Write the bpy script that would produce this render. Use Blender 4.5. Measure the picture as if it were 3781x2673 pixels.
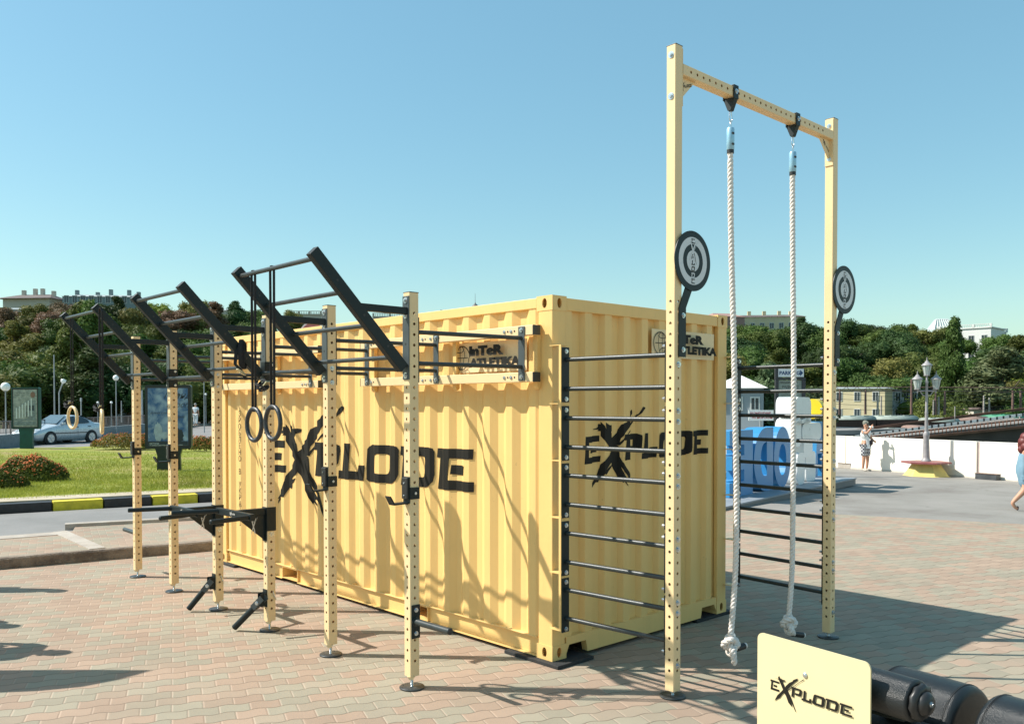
import bpy, bmesh, math, random
from math import sin, cos, pi, radians, sqrt, atan2, floor
from mathutils import Vector, Matrix, geometry
random.seed(7)
for o in list(bpy.data.objects): bpy.data.objects.remove(o)
SC = bpy.context.scene
COL = SC.collection

# ------------------------------------------------------------------ camera
F_PX, PPY, W_PX, H_PX = 3186.76, 1554.14, 3781.0, 2673.0
CAM = Vector((-4.852, -4.761, 2.0705))
YAW, PITCH, ROLL = 0.7481, -0.0199, -0.0005
_f = Vector((sin(YAW)*cos(PITCH), cos(YAW)*cos(PITCH), sin(PITCH)))
_r = Vector((cos(YAW), -sin(YAW), 0)); _u = _r.cross(_f)
_r2 = _r*cos(ROLL)+_u*sin(ROLL); _u2 = _u*cos(ROLL)-_r*sin(ROLL)
cd = bpy.data.cameras.new('camera'); cam = bpy.data.objects.new('camera', cd); COL.objects.link(cam)
cam.matrix_world = Matrix(((_r2.x, _u2.x, -_f.x, CAM.x), (_r2.y, _u2.y, -_f.y, CAM.y), (_r2.z, _u2.z, -_f.z, CAM.z), (0, 0, 0, 1)))
cd.sensor_width = 36; cd.lens = 36*F_PX/W_PX
cd.shift_y = (PPY-H_PX/2)/W_PX
cd.clip_start = 0.05; cd.clip_end = 3000
SC.camera = cam
SC.render.resolution_x = 1024; SC.render.resolution_y = 723

def ray(px, py): return _f + _r2*((px-W_PX/2)/F_PX) - _u2*((py-PPY)/F_PX)
def AT(px, py, d):
    "point seen at pixel (px,py) of the survey, d metres in front"
    return CAM + ray(px, py)*d
def GR(px, py, z=0.0):
    r = ray(px, py); return CAM + r*((z-CAM.z)/r.z)

# ------------------------------------------------------------------ light
SUNV = Vector((-1.90, 2.02, 2.916)).normalized()
EL = math.asin(SUNV.z); AZ = atan2(SUNV.x, SUNV.y)
SKYM = (1.10, 1.20, 1.05); SKYS = 1.3   # clear, slightly cyan late-summer air
w = bpy.data.worlds.new('World'); SC.world = w; w.use_nodes = True
nt = w.node_tree; nt.nodes.clear()
sky = nt.nodes.new('ShaderNodeTexSky'); sky.sky_type = 'NISHITA'; sky.sun_disc = False
sky.sun_elevation = EL; sky.sun_rotation = AZ; sky.air_density = 1.2; sky.dust_density = 0.8; sky.ozone_density = 1.0; sky.altitude = 0
bg = nt.nodes.new('ShaderNodeBackground'); bg.inputs[1].default_value = 0.105
wo = nt.nodes.new('ShaderNodeOutputWorld')
tint = nt.nodes.new('ShaderNodeMix'); tint.data_type = 'RGBA'; tint.blend_type = 'MULTIPLY'; tint.inputs[0].default_value = 1.0; tint.inputs[7].default_value = (SKYM[0], SKYM[1], SKYM[2], 1)
shs = nt.nodes.new('ShaderNodeHueSaturation'); shs.inputs['Saturation'].default_value = SKYS
nt.links.new(sky.outputs[0], shs.inputs['Color']); nt.links.new(shs.outputs[0], tint.inputs[6]); flat = nt.nodes.new('ShaderNodeMix'); flat.data_type = 'RGBA'; flat.inputs[0].default_value = 0.34; flat.inputs[7].default_value = (2.55, 4.75, 5.6, 1)
nt.links.new(tint.outputs[2], flat.inputs[6]); nt.links.new(flat.outputs[2], bg.inputs[0]); nt.links.new(bg.outputs[0], wo.inputs[0])
sl = bpy.data.lights.new('sun', 'SUN'); sl.energy = 5.0; sl.angle = radians(0.53); sl.color = (1.0, 0.95, 0.87)
so = bpy.data.objects.new('sun', sl); COL.objects.link(so)
so.rotation_euler = (-SUNV).to_track_quat('-Z', 'Y').to_euler(); so.location = (-20, 20, 40)
vs = SC.view_settings; vs.view_transform = 'Standard'; vs.look = 'None'; vs.exposure = 0.5; vs.gamma = 1.0; vs.use_curve_mapping = False

# ------------------------------------------------------------------ materials
MATS = {}
def mat(name, col, rough=0.5, metal=0.0, var=0.08, scale=6.0, bump=0.0, bscale=60.0, spec=None, alpha=None, trans=0.0, sub=None, objrand=0.0, streak=None, emit=None, backf=False):
    if name in MATS: return MATS[name]
    m = bpy.data.materials.new(name); m.use_nodes = True; t = m.node_tree; n = t.nodes; l = t.links
    b = n['Principled BSDF']; b.inputs['Roughness'].default_value = rough; b.inputs['Metallic'].default_value = metal
    if spec is not None: b.inputs['Specular IOR Level'].default_value = spec
    if trans: b.inputs['Transmission Weight'].default_value = trans
    tc = n.new('ShaderNodeTexCoord'); nz = n.new('ShaderNodeTexNoise'); nz.inputs['Scale'].default_value = scale; nz.inputs['Detail'].default_value = 6
    if streak:
        mp = n.new('ShaderNodeMapping'); mp.inputs['Scale'].default_value = streak; l.new(tc.outputs['Object'], mp.inputs[0]); l.new(mp.outputs[0], nz.inputs['Vector'])
    else: l.new(tc.outputs['Object'], nz.inputs['Vector'])
    mr = n.new('ShaderNodeMapRange'); mr.inputs[1].default_value = 0.3; mr.inputs[2].default_value = 0.7; mr.inputs[3].default_value = 1-var; mr.inputs[4].default_value = 1+var
    l.new(nz.outputs[0], mr.inputs[0])
    hs = n.new('ShaderNodeHueSaturation'); hs.inputs['Color'].default_value = (*col, 1); l.new(mr.outputs[0], hs.inputs['Value'])
    if objrand:
        oi = n.new('ShaderNodeObjectInfo')
        a = n.new('ShaderNodeMapRange'); a.inputs[3].default_value = 0.5-0.035*objrand; a.inputs[4].default_value = 0.5+0.035*objrand; l.new(oi.outputs['Random'], a.inputs[0]); l.new(a.outputs[0], hs.inputs['Hue'])
        mu = n.new('ShaderNodeMath'); mu.operation = 'MULTIPLY_ADD'; mu.inputs[1].default_value = 0.5*objrand; mu.inputs[2].default_value = 1-0.25*objrand
        fr = n.new('ShaderNodeMath'); fr.operation = 'FRACT'; m7 = n.new('ShaderNodeMath'); m7.operation = 'MULTIPLY'; m7.inputs[1].default_value = 7.31
        l.new(oi.outputs['Random'], m7.inputs[0]); l.new(m7.outputs[0], fr.inputs[0]); l.new(fr.outputs[0], mu.inputs[0])
        m2 = n.new('ShaderNodeMath'); m2.operation = 'MULTIPLY'; l.new(mu.outputs[0], m2.inputs[0]); l.new(mr.outputs[0], m2.inputs[1]); l.new(m2.outputs[0], hs.inputs['Value'])
    l.new(hs.outputs[0], b.inputs['Base Color'])
    r2 = n.new('ShaderNodeMapRange'); r2.inputs[3].default_value = max(0.02, rough-0.08); r2.inputs[4].default_value = min(1, rough+0.1)
    l.new(nz.outputs[0], r2.inputs[0]); l.new(r2.outputs[0], b.inputs['Roughness'])
    if bump:
        n2 = n.new('ShaderNodeTexNoise'); n2.inputs['Scale'].default_value = bscale; n2.inputs['Detail'].default_value = 4; l.new(tc.outputs['Object'], n2.inputs['Vector'])
        bp = n.new('ShaderNodeBump'); bp.inputs['Strength'].default_value = bump; bp.inputs['Distance'].default_value = 0.01; l.new(n2.outputs[0], bp.inputs['Height']); l.new(bp.outputs[0], b.inputs['Normal'])
    MATS[name] = m; return m
def leafmat(name, col, trl=0.25, var=0.35, objrand=1.0):
    m = mat(name, col, rough=0.6, var=var, scale=0.45, objrand=objrand, spec=0.2)
    t = m.node_tree; n = t.nodes; l = t.links; b = n['Principled BSDF']; out = n['Material Output']
    tr = n.new('ShaderNodeBsdfTranslucent'); mx = n.new('ShaderNodeMixShader'); mx.inputs[0].default_value = trl
    l.new(b.inputs['Base Color'].links[0].from_socket, tr.inputs[0]); l.new(b.outputs[0], mx.inputs[1]); l.new(tr.outputs[0], mx.inputs[2]); l.new(mx.outputs[0], out.inputs[0])
    return m

CREAM = mat('container_paint', (0.82, 0.535, 0.195), 0.42, var=0.035, scale=1.6, bump=0.06, bscale=35)
def weather(m, amt=0.16, streak=(5, 5, 0.45), tone=(0.36, 0.24, 0.10)):
    t = m.node_tree; n = t.nodes; l = t.links; b = n['Principled BSDF']; src = b.inputs['Base Color'].links[0].from_socket
    g = n.new('ShaderNodeNewGeometry'); mp = n.new('ShaderNodeMapping'); mp.inputs['Scale'].default_value = streak; l.new(g.outputs['Position'], mp.inputs[0])
    a = n.new('ShaderNodeTexNoise'); a.inputs['Scale'].default_value = 3.0; a.inputs['Detail'].default_value = 8; a.inputs['Roughness'].default_value = 0.7; l.new(mp.outputs[0], a.inputs['Vector'])
    r = n.new('ShaderNodeMapRange'); r.inputs[1].default_value = 0.52; r.inputs[2].default_value = 0.78; r.inputs[3].default_value = 0; r.inputs[4].default_value = amt; l.new(a.outputs[0], r.inputs[0])
    c = n.new('ShaderNodeTexNoise'); c.inputs['Scale'].default_value = 22; c.inputs['Detail'].default_value = 5; l.new(g.outputs['Position'], c.inputs['Vector'])
    d = n.new('ShaderNodeMapRange'); d.inputs[1].default_value = 0.70; d.inputs[2].default_value = 0.76; d.inputs[3].default_value = 0; d.inputs[4].default_value = amt*2.2; l.new(c.outputs[0], d.inputs[0])
    s = n.new('ShaderNodeMath'); s.operation = 'MAXIMUM'; l.new(r.outputs[0], s.inputs[0]); l.new(d.outputs[0], s.inputs[1])
    m2 = n.new('ShaderNodeMix'); m2.data_type = 'RGBA'; l.new(s.outputs[0], m2.inputs[0]); l.new(src, m2.inputs[6]); m2.inputs[7].default_value = (*tone, 1); l.new(m2.outputs[2], b.inputs['Base Color'])
weather(CREAM)
POSTC = mat('cream_powder_coat', (0.79, 0.58, 0.315), 0.45, var=0.02, scale=3, bump=0.03, bscale=300)
weather(POSTC, 0.07)
BLK = mat('black_powder_coat', (0.008, 0.015, 0.016), 0.45, spec=0.35, var=0.15, scale=8, bump=0.03, bscale=300)
BAR = mat('dark_grey_bar_coating', (0.028, 0.036, 0.036), 0.36, var=0.15, scale=8, bump=0.12, bscale=500)
INK = mat('black_lettering', (0.012, 0.011, 0.008), 0.6, spec=0.25, var=0.12, scale=4)
ZINC = mat('zinc_plated_steel', (0.62, 0.66, 0.68), 0.25, metal=0.9, var=0.15, scale=30)
RUB = mat('black_rubber', (0.025, 0.025, 0.025), 0.8, var=0.3, scale=12, bump=0.2, bscale=80)
BLKP = mat('black_plastic', (0.02, 0.02, 0.02), 0.4, var=0.1)
ROPE = mat('white_cotton_rope', (0.76, 0.70, 0.64), 0.9, var=0.10, scale=30, bump=0.5, bscale=220)
STRAP = mat('black_webbing', (0.012, 0.012, 0.013), 0.8, var=0.2, scale=50)
WOOD = mat('pale_wooden_ring', (0.72, 0.55, 0.30), 0.35, var=0.12, scale=20, streak=(1, 1, 8))
STONE = mat('white_render_wall', (0.86, 0.80, 0.70), 0.8, var=0.05, scale=1.2, bump=0.1, bscale=25)
WHITE = mat('white_paint', (0.80, 0.80, 0.78), 0.5, var=0.04)

weather(STONE, 0.22, (0.7, 0.7, 0.25), (0.45, 0.40, 0.33))
# ------------------------------------------------------------------ mesh builder
class MB:
    def __init__(s): s.v = []; s.f = []; s.sm = []; s.marks = []
    def add(s, vs, fs, smooth=False):
        o = len(s.v); s.v += [tuple(p) for p in vs]
        for f in fs: s.f.append([i+o for i in f]); s.sm.append(smooth)
        return s
    def box(s, c, sz, M=None):
        x, y, z = sz[0]/2, sz[1]/2, sz[2]/2; c = Vector(c)
        P = [Vector((a*x, b*y, d*z)) for d in (-1, 1) for b in (-1, 1) for a in (-1, 1)]
        P = [(M @ p if M else p)+c for p in P]
        return s.add(P, [(0, 2, 3, 1), (4, 5, 7, 6), (0, 1, 5, 4), (2, 6, 7, 3), (0, 4, 6, 2), (1, 3, 7, 5)])
    def cyl(s, p0, p1, r, n=16, r1=None, caps=True, smooth=True):
        p0 = Vector(p0); p1 = Vector(p1); d = (p1-p0).normalized(); a = d.orthogonal().normalized(); b = d.cross(a)
        r1 = r if r1 is None else r1
        ring = lambda p, q: [p+(a*cos(2*pi*i/n)+b*sin(2*pi*i/n))*q for i in range(n)]
        s.add(ring(p0, r)+ring(p1, r1), [(i, (i+1) % n, n+(i+1) % n, n+i) for i in range(n)], smooth)
        if caps: s.add(ring(p0, r), [tuple(range(n))[::-1]]); s.add(ring(p1, r1), [tuple(range(n))])
        return s
    def tube(s, path, r, n=10, closed=False, caps=True):
        P = [Vector(p) for p in path]; N = len(P); rs = r if isinstance(r, (list, tuple)) else [r]*N
        T = []
        for i in range(N):
            if closed: t = P[(i+1) % N]-P[i-1]
            else: t = P[min(i+1, N-1)]-P[max(i-1, 0)]
            T.append(t.normalized())
        a = T[0].orthogonal().normalized(); V = []
        for i in range(N):
            a = (a-T[i]*a.dot(T[i])).normalized(); b = T[i].cross(a)
            V += [P[i]+(a*cos(2*pi*k/n)+b*sin(2*pi*k/n))*rs[i] for k in range(n)]
        F = []
        for i in range(N if closed else N-1):
            j = (i+1) % N
            F += [(i*n+k, i*n+(k+1) % n, j*n+(k+1) % n, j*n+k) for k in range(n)]
        s.add(V, F, True)
        if caps and not closed: s.add(V[:n], [tuple(range(n))[::-1]]); s.add(V[-n:], [tuple(range(n))])
        return s
    def lathe(s, prof, c, axis=(0, 0, 1), n=24, smooth=True, flute=0):
        ax = Vector(axis).normalized(); a = ax.orthogonal().normalized(); b = ax.cross(a); c = Vector(c); V = []
        for r, h in prof:
            for k in range(n):
                rr = r*(1-(flute if k % 2 else 0)); V.append(c+ax*h+(a*cos(2*pi*k/n)+b*sin(2*pi*k/n))*rr)
        F = [(i*n+k, i*n+(k+1) % n, (i+1)*n+(k+1) % n, (i+1)*n+k) for i in range(len(prof)-1) for k in range(n)]
        s.add(V, F, smooth); s.add(V[:n], [tuple(range(n))[::-1]]); s.add(V[-n:], [tuple(range(n))]); return s
    def prism(s, poly, O, U, V, t, holes=()):
        "extrude 2D polygon (u,v) in frame O,U,V by t along U x V"
        O = Vector(O); U = Vector(U); V = Vector(V); N = U.cross(V).normalized()
        loops = [list(poly)]+[list(h) for h in holes]
        flat = [Vector((p[0], p[1], 0)) for L in loops for p in L]
        tris = geometry.tessellate_polygon([[Vector((p[0], p[1], 0)) for p in L] for L in loops])
        A = [O+U*p.x+V*p.y for p in flat]; B = [q+N*t for q in A]
        s.add(B, [tuple(x) for x in tris]); s.add(A, [tuple(x) for x in tris])
        k = 0
        for L in loops:
            n = len(L); s.add(A[k:k+n]+B[k:k+n], [(i, (i+1) % n, n+(i+1) % n, n+i) for i in range(n)]); k += n
        return s
    def build(s, name, m, parent=None, bevel=0.0, segs=2, recalc=True):
        if len(s.marks) > 1 and s.marks[0] == (0, 0):
            mk = s.marks+[(len(s.v), len(s.f))]; r = None
            for (v0, f0), (v1, f1) in zip(mk[:-1], mk[1:]):
                q = MB(); q.v = s.v[v0:v1]; q.f = [[i-v0 for i in f] for f in s.f[f0:f1]]; q.sm = s.sm[f0:f1]; r = q.build(name, m, parent, bevel, segs, recalc)
            return r
        me = bpy.data.meshes.new(name); me.from_pydata(s.v, [], s.f)
        me.polygons.foreach_set('use_smooth', s.sm); me.update()
        if recalc:
            bm = bmesh.new(); bm.from_mesh(me); bmesh.ops.recalc_face_normals(bm, faces=bm.faces); bm.to_mesh(me); bm.free()
        me.materials.append(m); o = bpy.data.objects.new(name, me); COL.objects.link(o)
        if parent: o.parent = parent; o.matrix_parent_inverse = Matrix.Translation(-parent.location) if parent.type == 'EMPTY' and parent.get('_nr') else parent.matrix_world.inverted()
        if bevel:
            md = o.modifiers.new('bevel', 'BEVEL'); md.width = bevel; md.segments = segs; md.limit_method = 'ANGLE'; md.angle_limit = radians(40)
            md.harden_normals = False
        return o
def setp(o, **k):
    for a, b in k.items():
        if b is not None: o[a] = b
    return o
def thing(name, label, cat, loc=(0, 0, 0), group=None, kind=None):
    o = bpy.data.objects.new(name, None); COL.objects.link(o); o.location = loc; o.empty_display_size = 0.1
    o.matrix_world = Matrix.Translation(loc)
    return setp(o, label=label, category=cat, group=group, kind=kind)
def tag(o, label, cat, group=None, kind=None): return setp(o, label=label, category=cat, group=group, kind=kind)
def struct(o): o['kind'] = 'structure'; return o
def dup(root, M, label=None, group=None, name=None):
    "copy of a thing with its parts and sub-parts, placed with matrix M relative to the source"
    def rec(o, par):
        c = o.copy(); COL.objects.link(c)
        if par: c.parent = par; c.matrix_parent_inverse = o.matrix_parent_inverse.copy()
        for ch in KIDS(o): rec(ch, c)
        return c
    r = rec(root, None); r.matrix_world = M @ root.matrix_world
    if label: r['label'] = label
    if group: r['group'] = group
    return r
def KIDS(o): return [x for x in bpy.data.objects if x.parent == o]

# holed square tube along an axis ------------------------------------------------
def holed_tube(mb, c0, length, ax, side, s=0.08, pitch=0.0762, first=0.07, last=0.07, r=0.0115, faces=(0, 1, 2, 3), hrange=None, wall=0.004, ch=0.005):
    "square tube from c0 along ax; side = one face normal direction"
    ax = Vector(ax); n0 = Vector(side); n1 = ax.cross(n0); c0 = Vector(c0); h = s/2
    norms = [n0, n1, -n0, -n1]
    nseg = int((length-first-last)/pitch+1e-6)
    for k in range(4):
        N = norms[k]; T = norms[(k+1) % 4]
        O = c0+N*h
        def P(t, z, d=0.0): return O+T*t+ax*z-N*d
        a = h-ch
        zs = first+0.0
        mb.add([P(-a, 0), P(a, 0), P(a, first), P(-a, first)], [(0, 1, 2, 3)])
        for i in range(nseg):
            z0 = first+i*pitch; z1 = z0+pitch; zc = (z0+z1)/2
            has = (k in faces) and (hrange is None or hrange[0] <= zc <= hrange[1])
            if not has: mb.add([P(-a, z0), P(a, z0), P(a, z1), P(-a, z1)], [(0, 1, 2, 3)]); continue
            out = [(-a, z0), (0, z0), (a, z0), (a, zc), (a, z1), (0, z1), (-a, z1), (-a, zc)]
            ang = [225, 270, 315, 0, 45, 90, 135, 180]
            inn = [(r*cos(radians(q)), zc+r*sin(radians(q))) for q in ang]
            mb.add([P(*q) for q in out]+[P(*q) for q in inn]+[P(q[0], q[1], wall) for q in inn],
                   [(j, (j+1) % 8, 8+(j+1) % 8, 8+j) for j in range(8)]+[(8+j, 8+(j+1) % 8, 16+(j+1) % 8, 16+j) for j in range(8)])
        ze = first+nseg*pitch
        mb.add([P(-a, ze), P(a, ze), P(a, length), P(-a, length)], [(0, 1, 2, 3)])
        # chamfered corner strip between face k and k+1
        q0 = c0+N*h+T*a; q1 = c0+N*a+T*h
        mb.add([q0, q1, q1+ax*length, q0+ax*length], [(0, 1, 2, 3)])
    for z in (0.0005, length-0.0005):
        mb.add([c0+ax*z+n0*i*(h-0.002)+n1*j*(h-0.002) for i, j in ((-1, -1), (1, -1), (1, 1), (-1, 1))], [(0, 1, 2, 3)])
    return mb
def hexbolt(mb, p, n, r=0.013, w=0.019, h=0.010):
    mb.marks.append((len(mb.v), len(mb.f)))
    p = Vector(p); n = Vector(n).normalized()
    if w: mb.cyl(p-n*0.001, p+n*0.003, w, 20)
    mb.cyl(p+n*0.002, p+n*(0.002+h), r, 6, smooth=False)
    mb.cyl(p+n*(0.002+h), p+n*(0.004+h), r*0.55, 8)

# flat artwork -------------------------------------------------------------------
def text2d(s, size=1.0, bold=0.0, spacing=1.0, shear=0.0, align='LEFT'):
    cu = bpy.data.curves.new('t', 'FONT'); cu.body = s; cu.size = size; cu.offset = bold; cu.space_character = spacing; cu.shear = shear; cu.align_x = align
    cu.resolution_u = 3
    o = bpy.data.objects.new('t', cu); COL.objects.link(o)
    dg = bpy.context.evaluated_depsgraph_get(); me = bpy.data.meshes.new_from_object(o.evaluated_get(dg))
    V = [(v.co.x, v.co.y) for v in me.vertices]; F = [tuple(p.vertices) for p in me.polygons]
    bpy.data.objects.remove(o); bpy.data.meshes.remove(me)
    return V, F
def poly2d(outer, holes=()):
    loops = [list(outer)]+[list(h) for h in holes]
    V = [p for L in loops for p in L]
    return V, [tuple(t) for t in geometry.tessellate_polygon([[Vector((p[0], p[1], 0)) for p in L] for L in loops])]
def art(name, pieces, m, parent, place, breaks=None):
    """pieces: list of (V2,F2); place(u,v,k)->Vector; breaks: list of u values where the surface bends"""
    V = []; Fs = []
    for k, (v2, f2) in enumerate(pieces):
        bm = bmesh.new(); vs = [bm.verts.new((p[0], p[1], 0)) for p in v2]
        for f in f2:
            try: bm.faces.new([vs[i] for i in f])
            except ValueError: pass
        if breaks:
            us = [p[0] for p in v2]
            for b in breaks:
                if min(us) < b < max(us):
                    bmesh.ops.bisect_plane(bm, geom=bm.verts[:]+bm.edges[:]+bm.faces[:], plane_co=(b, 0, 0), plane_no=(1, 0, 0), dist=1e-6)
        bm.verts.index_update(); o = len(V)
        V += [place(v.co.x, v.co.y, k) for v in bm.verts]; Fs += [[o+x.index for x in f.verts] for f in bm.faces]; bm.free()
    me = bpy.data.meshes.new(name); me.from_pydata([tuple(p) for p in V], [], Fs); me.materials.append(m)
    o = bpy.data.objects.new(name, me); COL.objects.link(o)
    if parent: o.parent = parent; o.matrix_parent_inverse = parent.matrix_world.inverted()
    return o
def frame(O, U, V, off=0.0015):
    O = Vector(O); U = Vector(U); V = Vector(V); N = U.cross(V).normalized()
    return lambda u, v, k: O+U*u+V*v+N*(off+0.0003*k)
BOLD = [([(-4.653,1.641),(-4.355,1.646),(-4.356,1.562),(-4.733,1.552),(-4.739,1.347),(-4.341,1.359),(-4.347,1.276),(-4.848,1.258),(-4.828,1.636)],[]),([(-4.688,1.492),(-4.413,1.499),(-4.425,1.414),(-4.698,1.406)],[]),([(-4.344,1.84),(-4.259,1.733),(-4.131,1.711),(-4.079,1.613),(-4.066,1.53),(-3.999,1.574),(-3.805,1.467),(-3.798,1.369),(-3.788,1.198),(-3.757,1.114),(-3.666,1.028),(-3.663,0.995),(-3.705,1.016),(-3.721,0.999),(-3.62,0.918),(-3.609,0.895),(-3.745,0.98),(-3.758,0.955),(-3.801,1.013),(-3.857,1.078),(-3.954,1.162),(-3.995,1.213),(-4.036,1.265),(-4.069,1.296),(-4.114,1.436),(-4.185,1.491),(-4.304,1.58),(-4.343,1.638)],[]),([(-4.513,1.727),(-4.517,1.737),(-4.415,1.751),(-4.385,1.769),(-4.385,1.805),(-4.35,1.808),(-4.259,1.733),(-4.275,1.828),(-4.156,1.788),(-4.063,1.792),(-4.01,1.785),(-4.02,1.752),(-4.089,1.729),(-4.115,1.695),(-4.337,1.706),(-4.398,1.709),(-4.368,1.731)],[]),([(-4.066,1.53),(-4.041,1.531),(-4.012,1.569),(-4.019,1.59),(-3.966,1.617),(-3.843,1.678),(-3.785,1.79),(-3.729,1.815),(-3.658,1.825),(-3.655,1.861),(-3.677,1.865),(-3.548,1.911),(-3.525,1.943),(-3.395,2.008),(-3.383,1.952),(-3.495,1.848),(-3.573,1.758),(-3.707,1.674),(-3.784,1.598),(-3.804,1.516),(-3.845,1.494),(-3.804,1.483),(-3.87,1.423),(-4.059,1.405)],[]),([(-3.849,1.497),(-3.796,1.492),(-3.74,1.567),(-3.613,1.657),(-3.519,1.712),(-3.336,1.843),(-3.21,1.954),(-3.103,2.025),(-3.122,2.04),(-3.172,2.048),(-3.209,2.02),(-3.246,1.946),(-3.396,1.842),(-3.519,1.744),(-3.636,1.656),(-3.723,1.617),(-3.796,1.541)],[]),([(-4.114,1.436),(-4.06,1.355),(-4.069,1.296),(-4.086,1.27),(-4.137,1.246),(-4.248,1.167),(-4.258,1.095),(-4.292,1.105),(-4.327,1.06),(-4.377,0.988),(-4.451,0.99),(-4.496,0.961),(-4.577,0.894),(-4.577,0.915),(-4.549,0.957),(-4.585,0.954),(-4.423,1.087),(-4.361,1.181),(-4.348,1.237),(-4.307,1.282),(-4.169,1.366)],[]),([(-4.257,1.162),(-4.137,1.217),(-4.09,1.23),(-4.129,1.184),(-4.189,1.146),(-4.258,1.09),(-4.278,1.114)],[]),([(-3.822,1.335),(-3.798,1.328),(-3.767,1.256),(-3.68,1.173),(-3.587,1.106),(-3.534,1.014),(-3.511,0.92),(-3.504,0.832),(-3.557,0.956),(-3.65,1.061),(-3.744,1.119),(-3.788,1.19)],[]),([(-3.723,1.649),(-3.264,1.654),(-3.198,1.627),(-3.191,1.573),(-3.214,1.439),(-3.266,1.397),(-3.492,1.393),(-3.508,1.285),(-3.719,1.276),(-3.668,1.564),(-3.74,1.564)],[[(-3.467,1.568),(-3.369,1.57),(-3.377,1.474),(-3.483,1.473)]]),([(-3.11,1.657),(-2.958,1.658),(-2.98,1.374),(-2.863,1.369),(-2.844,1.439),(-2.685,1.445),(-2.699,1.289),(-3.215,1.279),(-3.21,1.365),(-3.156,1.364)],[]),([(-2.658,1.613),(-2.639,1.637),(-2.587,1.66),(-2.163,1.664),(-2.124,1.652),(-2.107,1.624),(-2.113,1.382),(-2.139,1.33),(-2.191,1.298),(-2.244,1.287),(-2.646,1.284),(-2.669,1.306),(-2.668,1.454)],[[(-2.523,1.524),(-2.499,1.559),(-2.458,1.573),(-2.322,1.573),(-2.278,1.561),(-2.268,1.541),(-2.29,1.412),(-2.31,1.383),(-2.351,1.373),(-2.505,1.376),(-2.542,1.39),(-2.547,1.408)]]),([(-2.087,1.662),(-1.609,1.669),(-1.562,1.659),(-1.547,1.626),(-1.547,1.416),(-1.563,1.352),(-1.61,1.311),(-1.666,1.292),(-1.775,1.29),(-2.045,1.288),(-2.088,1.286),(-2.06,1.573),(-2.092,1.574)],[[(-1.876,1.575),(-1.713,1.578),(-1.673,1.568),(-1.661,1.544),(-1.685,1.427),(-1.714,1.391),(-1.754,1.379),(-1.893,1.378)]]),([(-1.515,1.664),(-0.989,1.673),(-0.996,1.585),(-1.307,1.58),(-1.334,1.382),(-0.986,1.386),(-0.99,1.298),(-1.513,1.291),(-1.493,1.428),(-1.477,1.579),(-1.526,1.579)],[]),([(-1.289,1.522),(-1.106,1.523),(-1.121,1.437),(-1.3,1.438)],[])]
THIN = [([(0.0,1.0),(0.116,0.987),(0.116,0.803),(0.034,0.803),(0.026,0.226),(0.116,0.212),(0.116,0.008),(0.0,0.0),(0.01,0.801),(-0.003,0.807)],[]),([(0.041,0.578),(0.086,0.578),(0.084,0.388),(0.04,0.39)],[]),([(0.113,1.612),(0.126,1.422),(0.162,1.112),(0.193,0.628),(0.224,0.51),(0.237,0.263),(0.276,-0.714),(0.284,-1.033),(0.255,-0.853),(0.235,-0.711),(0.204,-0.153),(0.18,0.106),(0.162,0.421),(0.121,1.042),(0.098,1.388)],[]),([(0.229,0.121),(0.245,0.204),(0.276,-0.273),(0.332,-1.351),(0.325,-1.354),(0.271,-0.528)],[]),([(0.353,1.949),(0.351,1.744),(0.317,1.478),(0.276,1.09),(0.224,0.55),(0.193,0.223),(0.157,-0.121),(0.126,-0.534),(0.09,-0.76),(0.059,-1.015),(0.07,-0.738),(0.095,-0.337),(0.137,0.065),(0.193,0.668),(0.204,0.858),(0.245,1.25),(0.291,1.532),(0.289,1.597),(0.312,1.745)],[]),([(0.425,2.052),(0.432,1.99),(0.379,1.638),(0.302,0.998),(0.237,0.464),(0.229,0.524),(0.296,1.025),(0.369,1.611)],[]),([(0.052,1.222),(0.095,1.299),(0.142,1.26),(0.139,1.456),(0.162,1.355),(0.198,1.369),(0.196,1.262),(0.162,1.172),(0.121,1.123),(0.101,1.272)],[]),([(0.276,0.99),(0.394,0.984),(0.407,0.899),(0.399,0.424),(0.387,0.29),(0.317,0.301),(0.32,0.479),(0.369,0.492),(0.379,0.765),(0.374,0.811),(0.312,0.786),(0.304,-0.002),(0.275,0.005),(0.285,0.774),(0.272,0.779)],[]),([(0.43,0.988),(0.457,0.991),(0.448,0.2),(0.497,0.194),(0.5,0.397),(0.527,0.398),(0.521,-0.006),(0.404,-0.0),(0.405,0.2),(0.423,0.21)],[]),([(0.565,0.978),(0.673,0.982),(0.686,0.861),(0.675,0.142),(0.657,-0.001),(0.549,0.0),(0.536,0.141),(0.552,0.845)],[[(0.585,0.776),(0.649,0.761),(0.644,0.215),(0.58,0.199),(0.57,0.308),(0.577,0.659)]]),([(0.698,0.971),(0.822,0.997),(0.845,0.866),(0.835,0.197),(0.817,0.018),(0.74,0.005),(0.742,0.184),(0.802,0.205),(0.812,0.649),(0.804,0.762),(0.739,0.767),(0.73,0.0),(0.698,0.004),(0.711,0.793),(0.697,0.795)],[]),([(0.861,0.992),(1.0,0.989),(1.0,0.803),(0.902,0.782),(0.892,0.174),(1.0,0.189),(1.0,0.003),(0.861,-0.001),(0.874,0.805),(0.858,0.812)],[]),([(0.911,0.579),(0.964,0.582),(0.963,0.4),(0.91,0.389)],[])]
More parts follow.
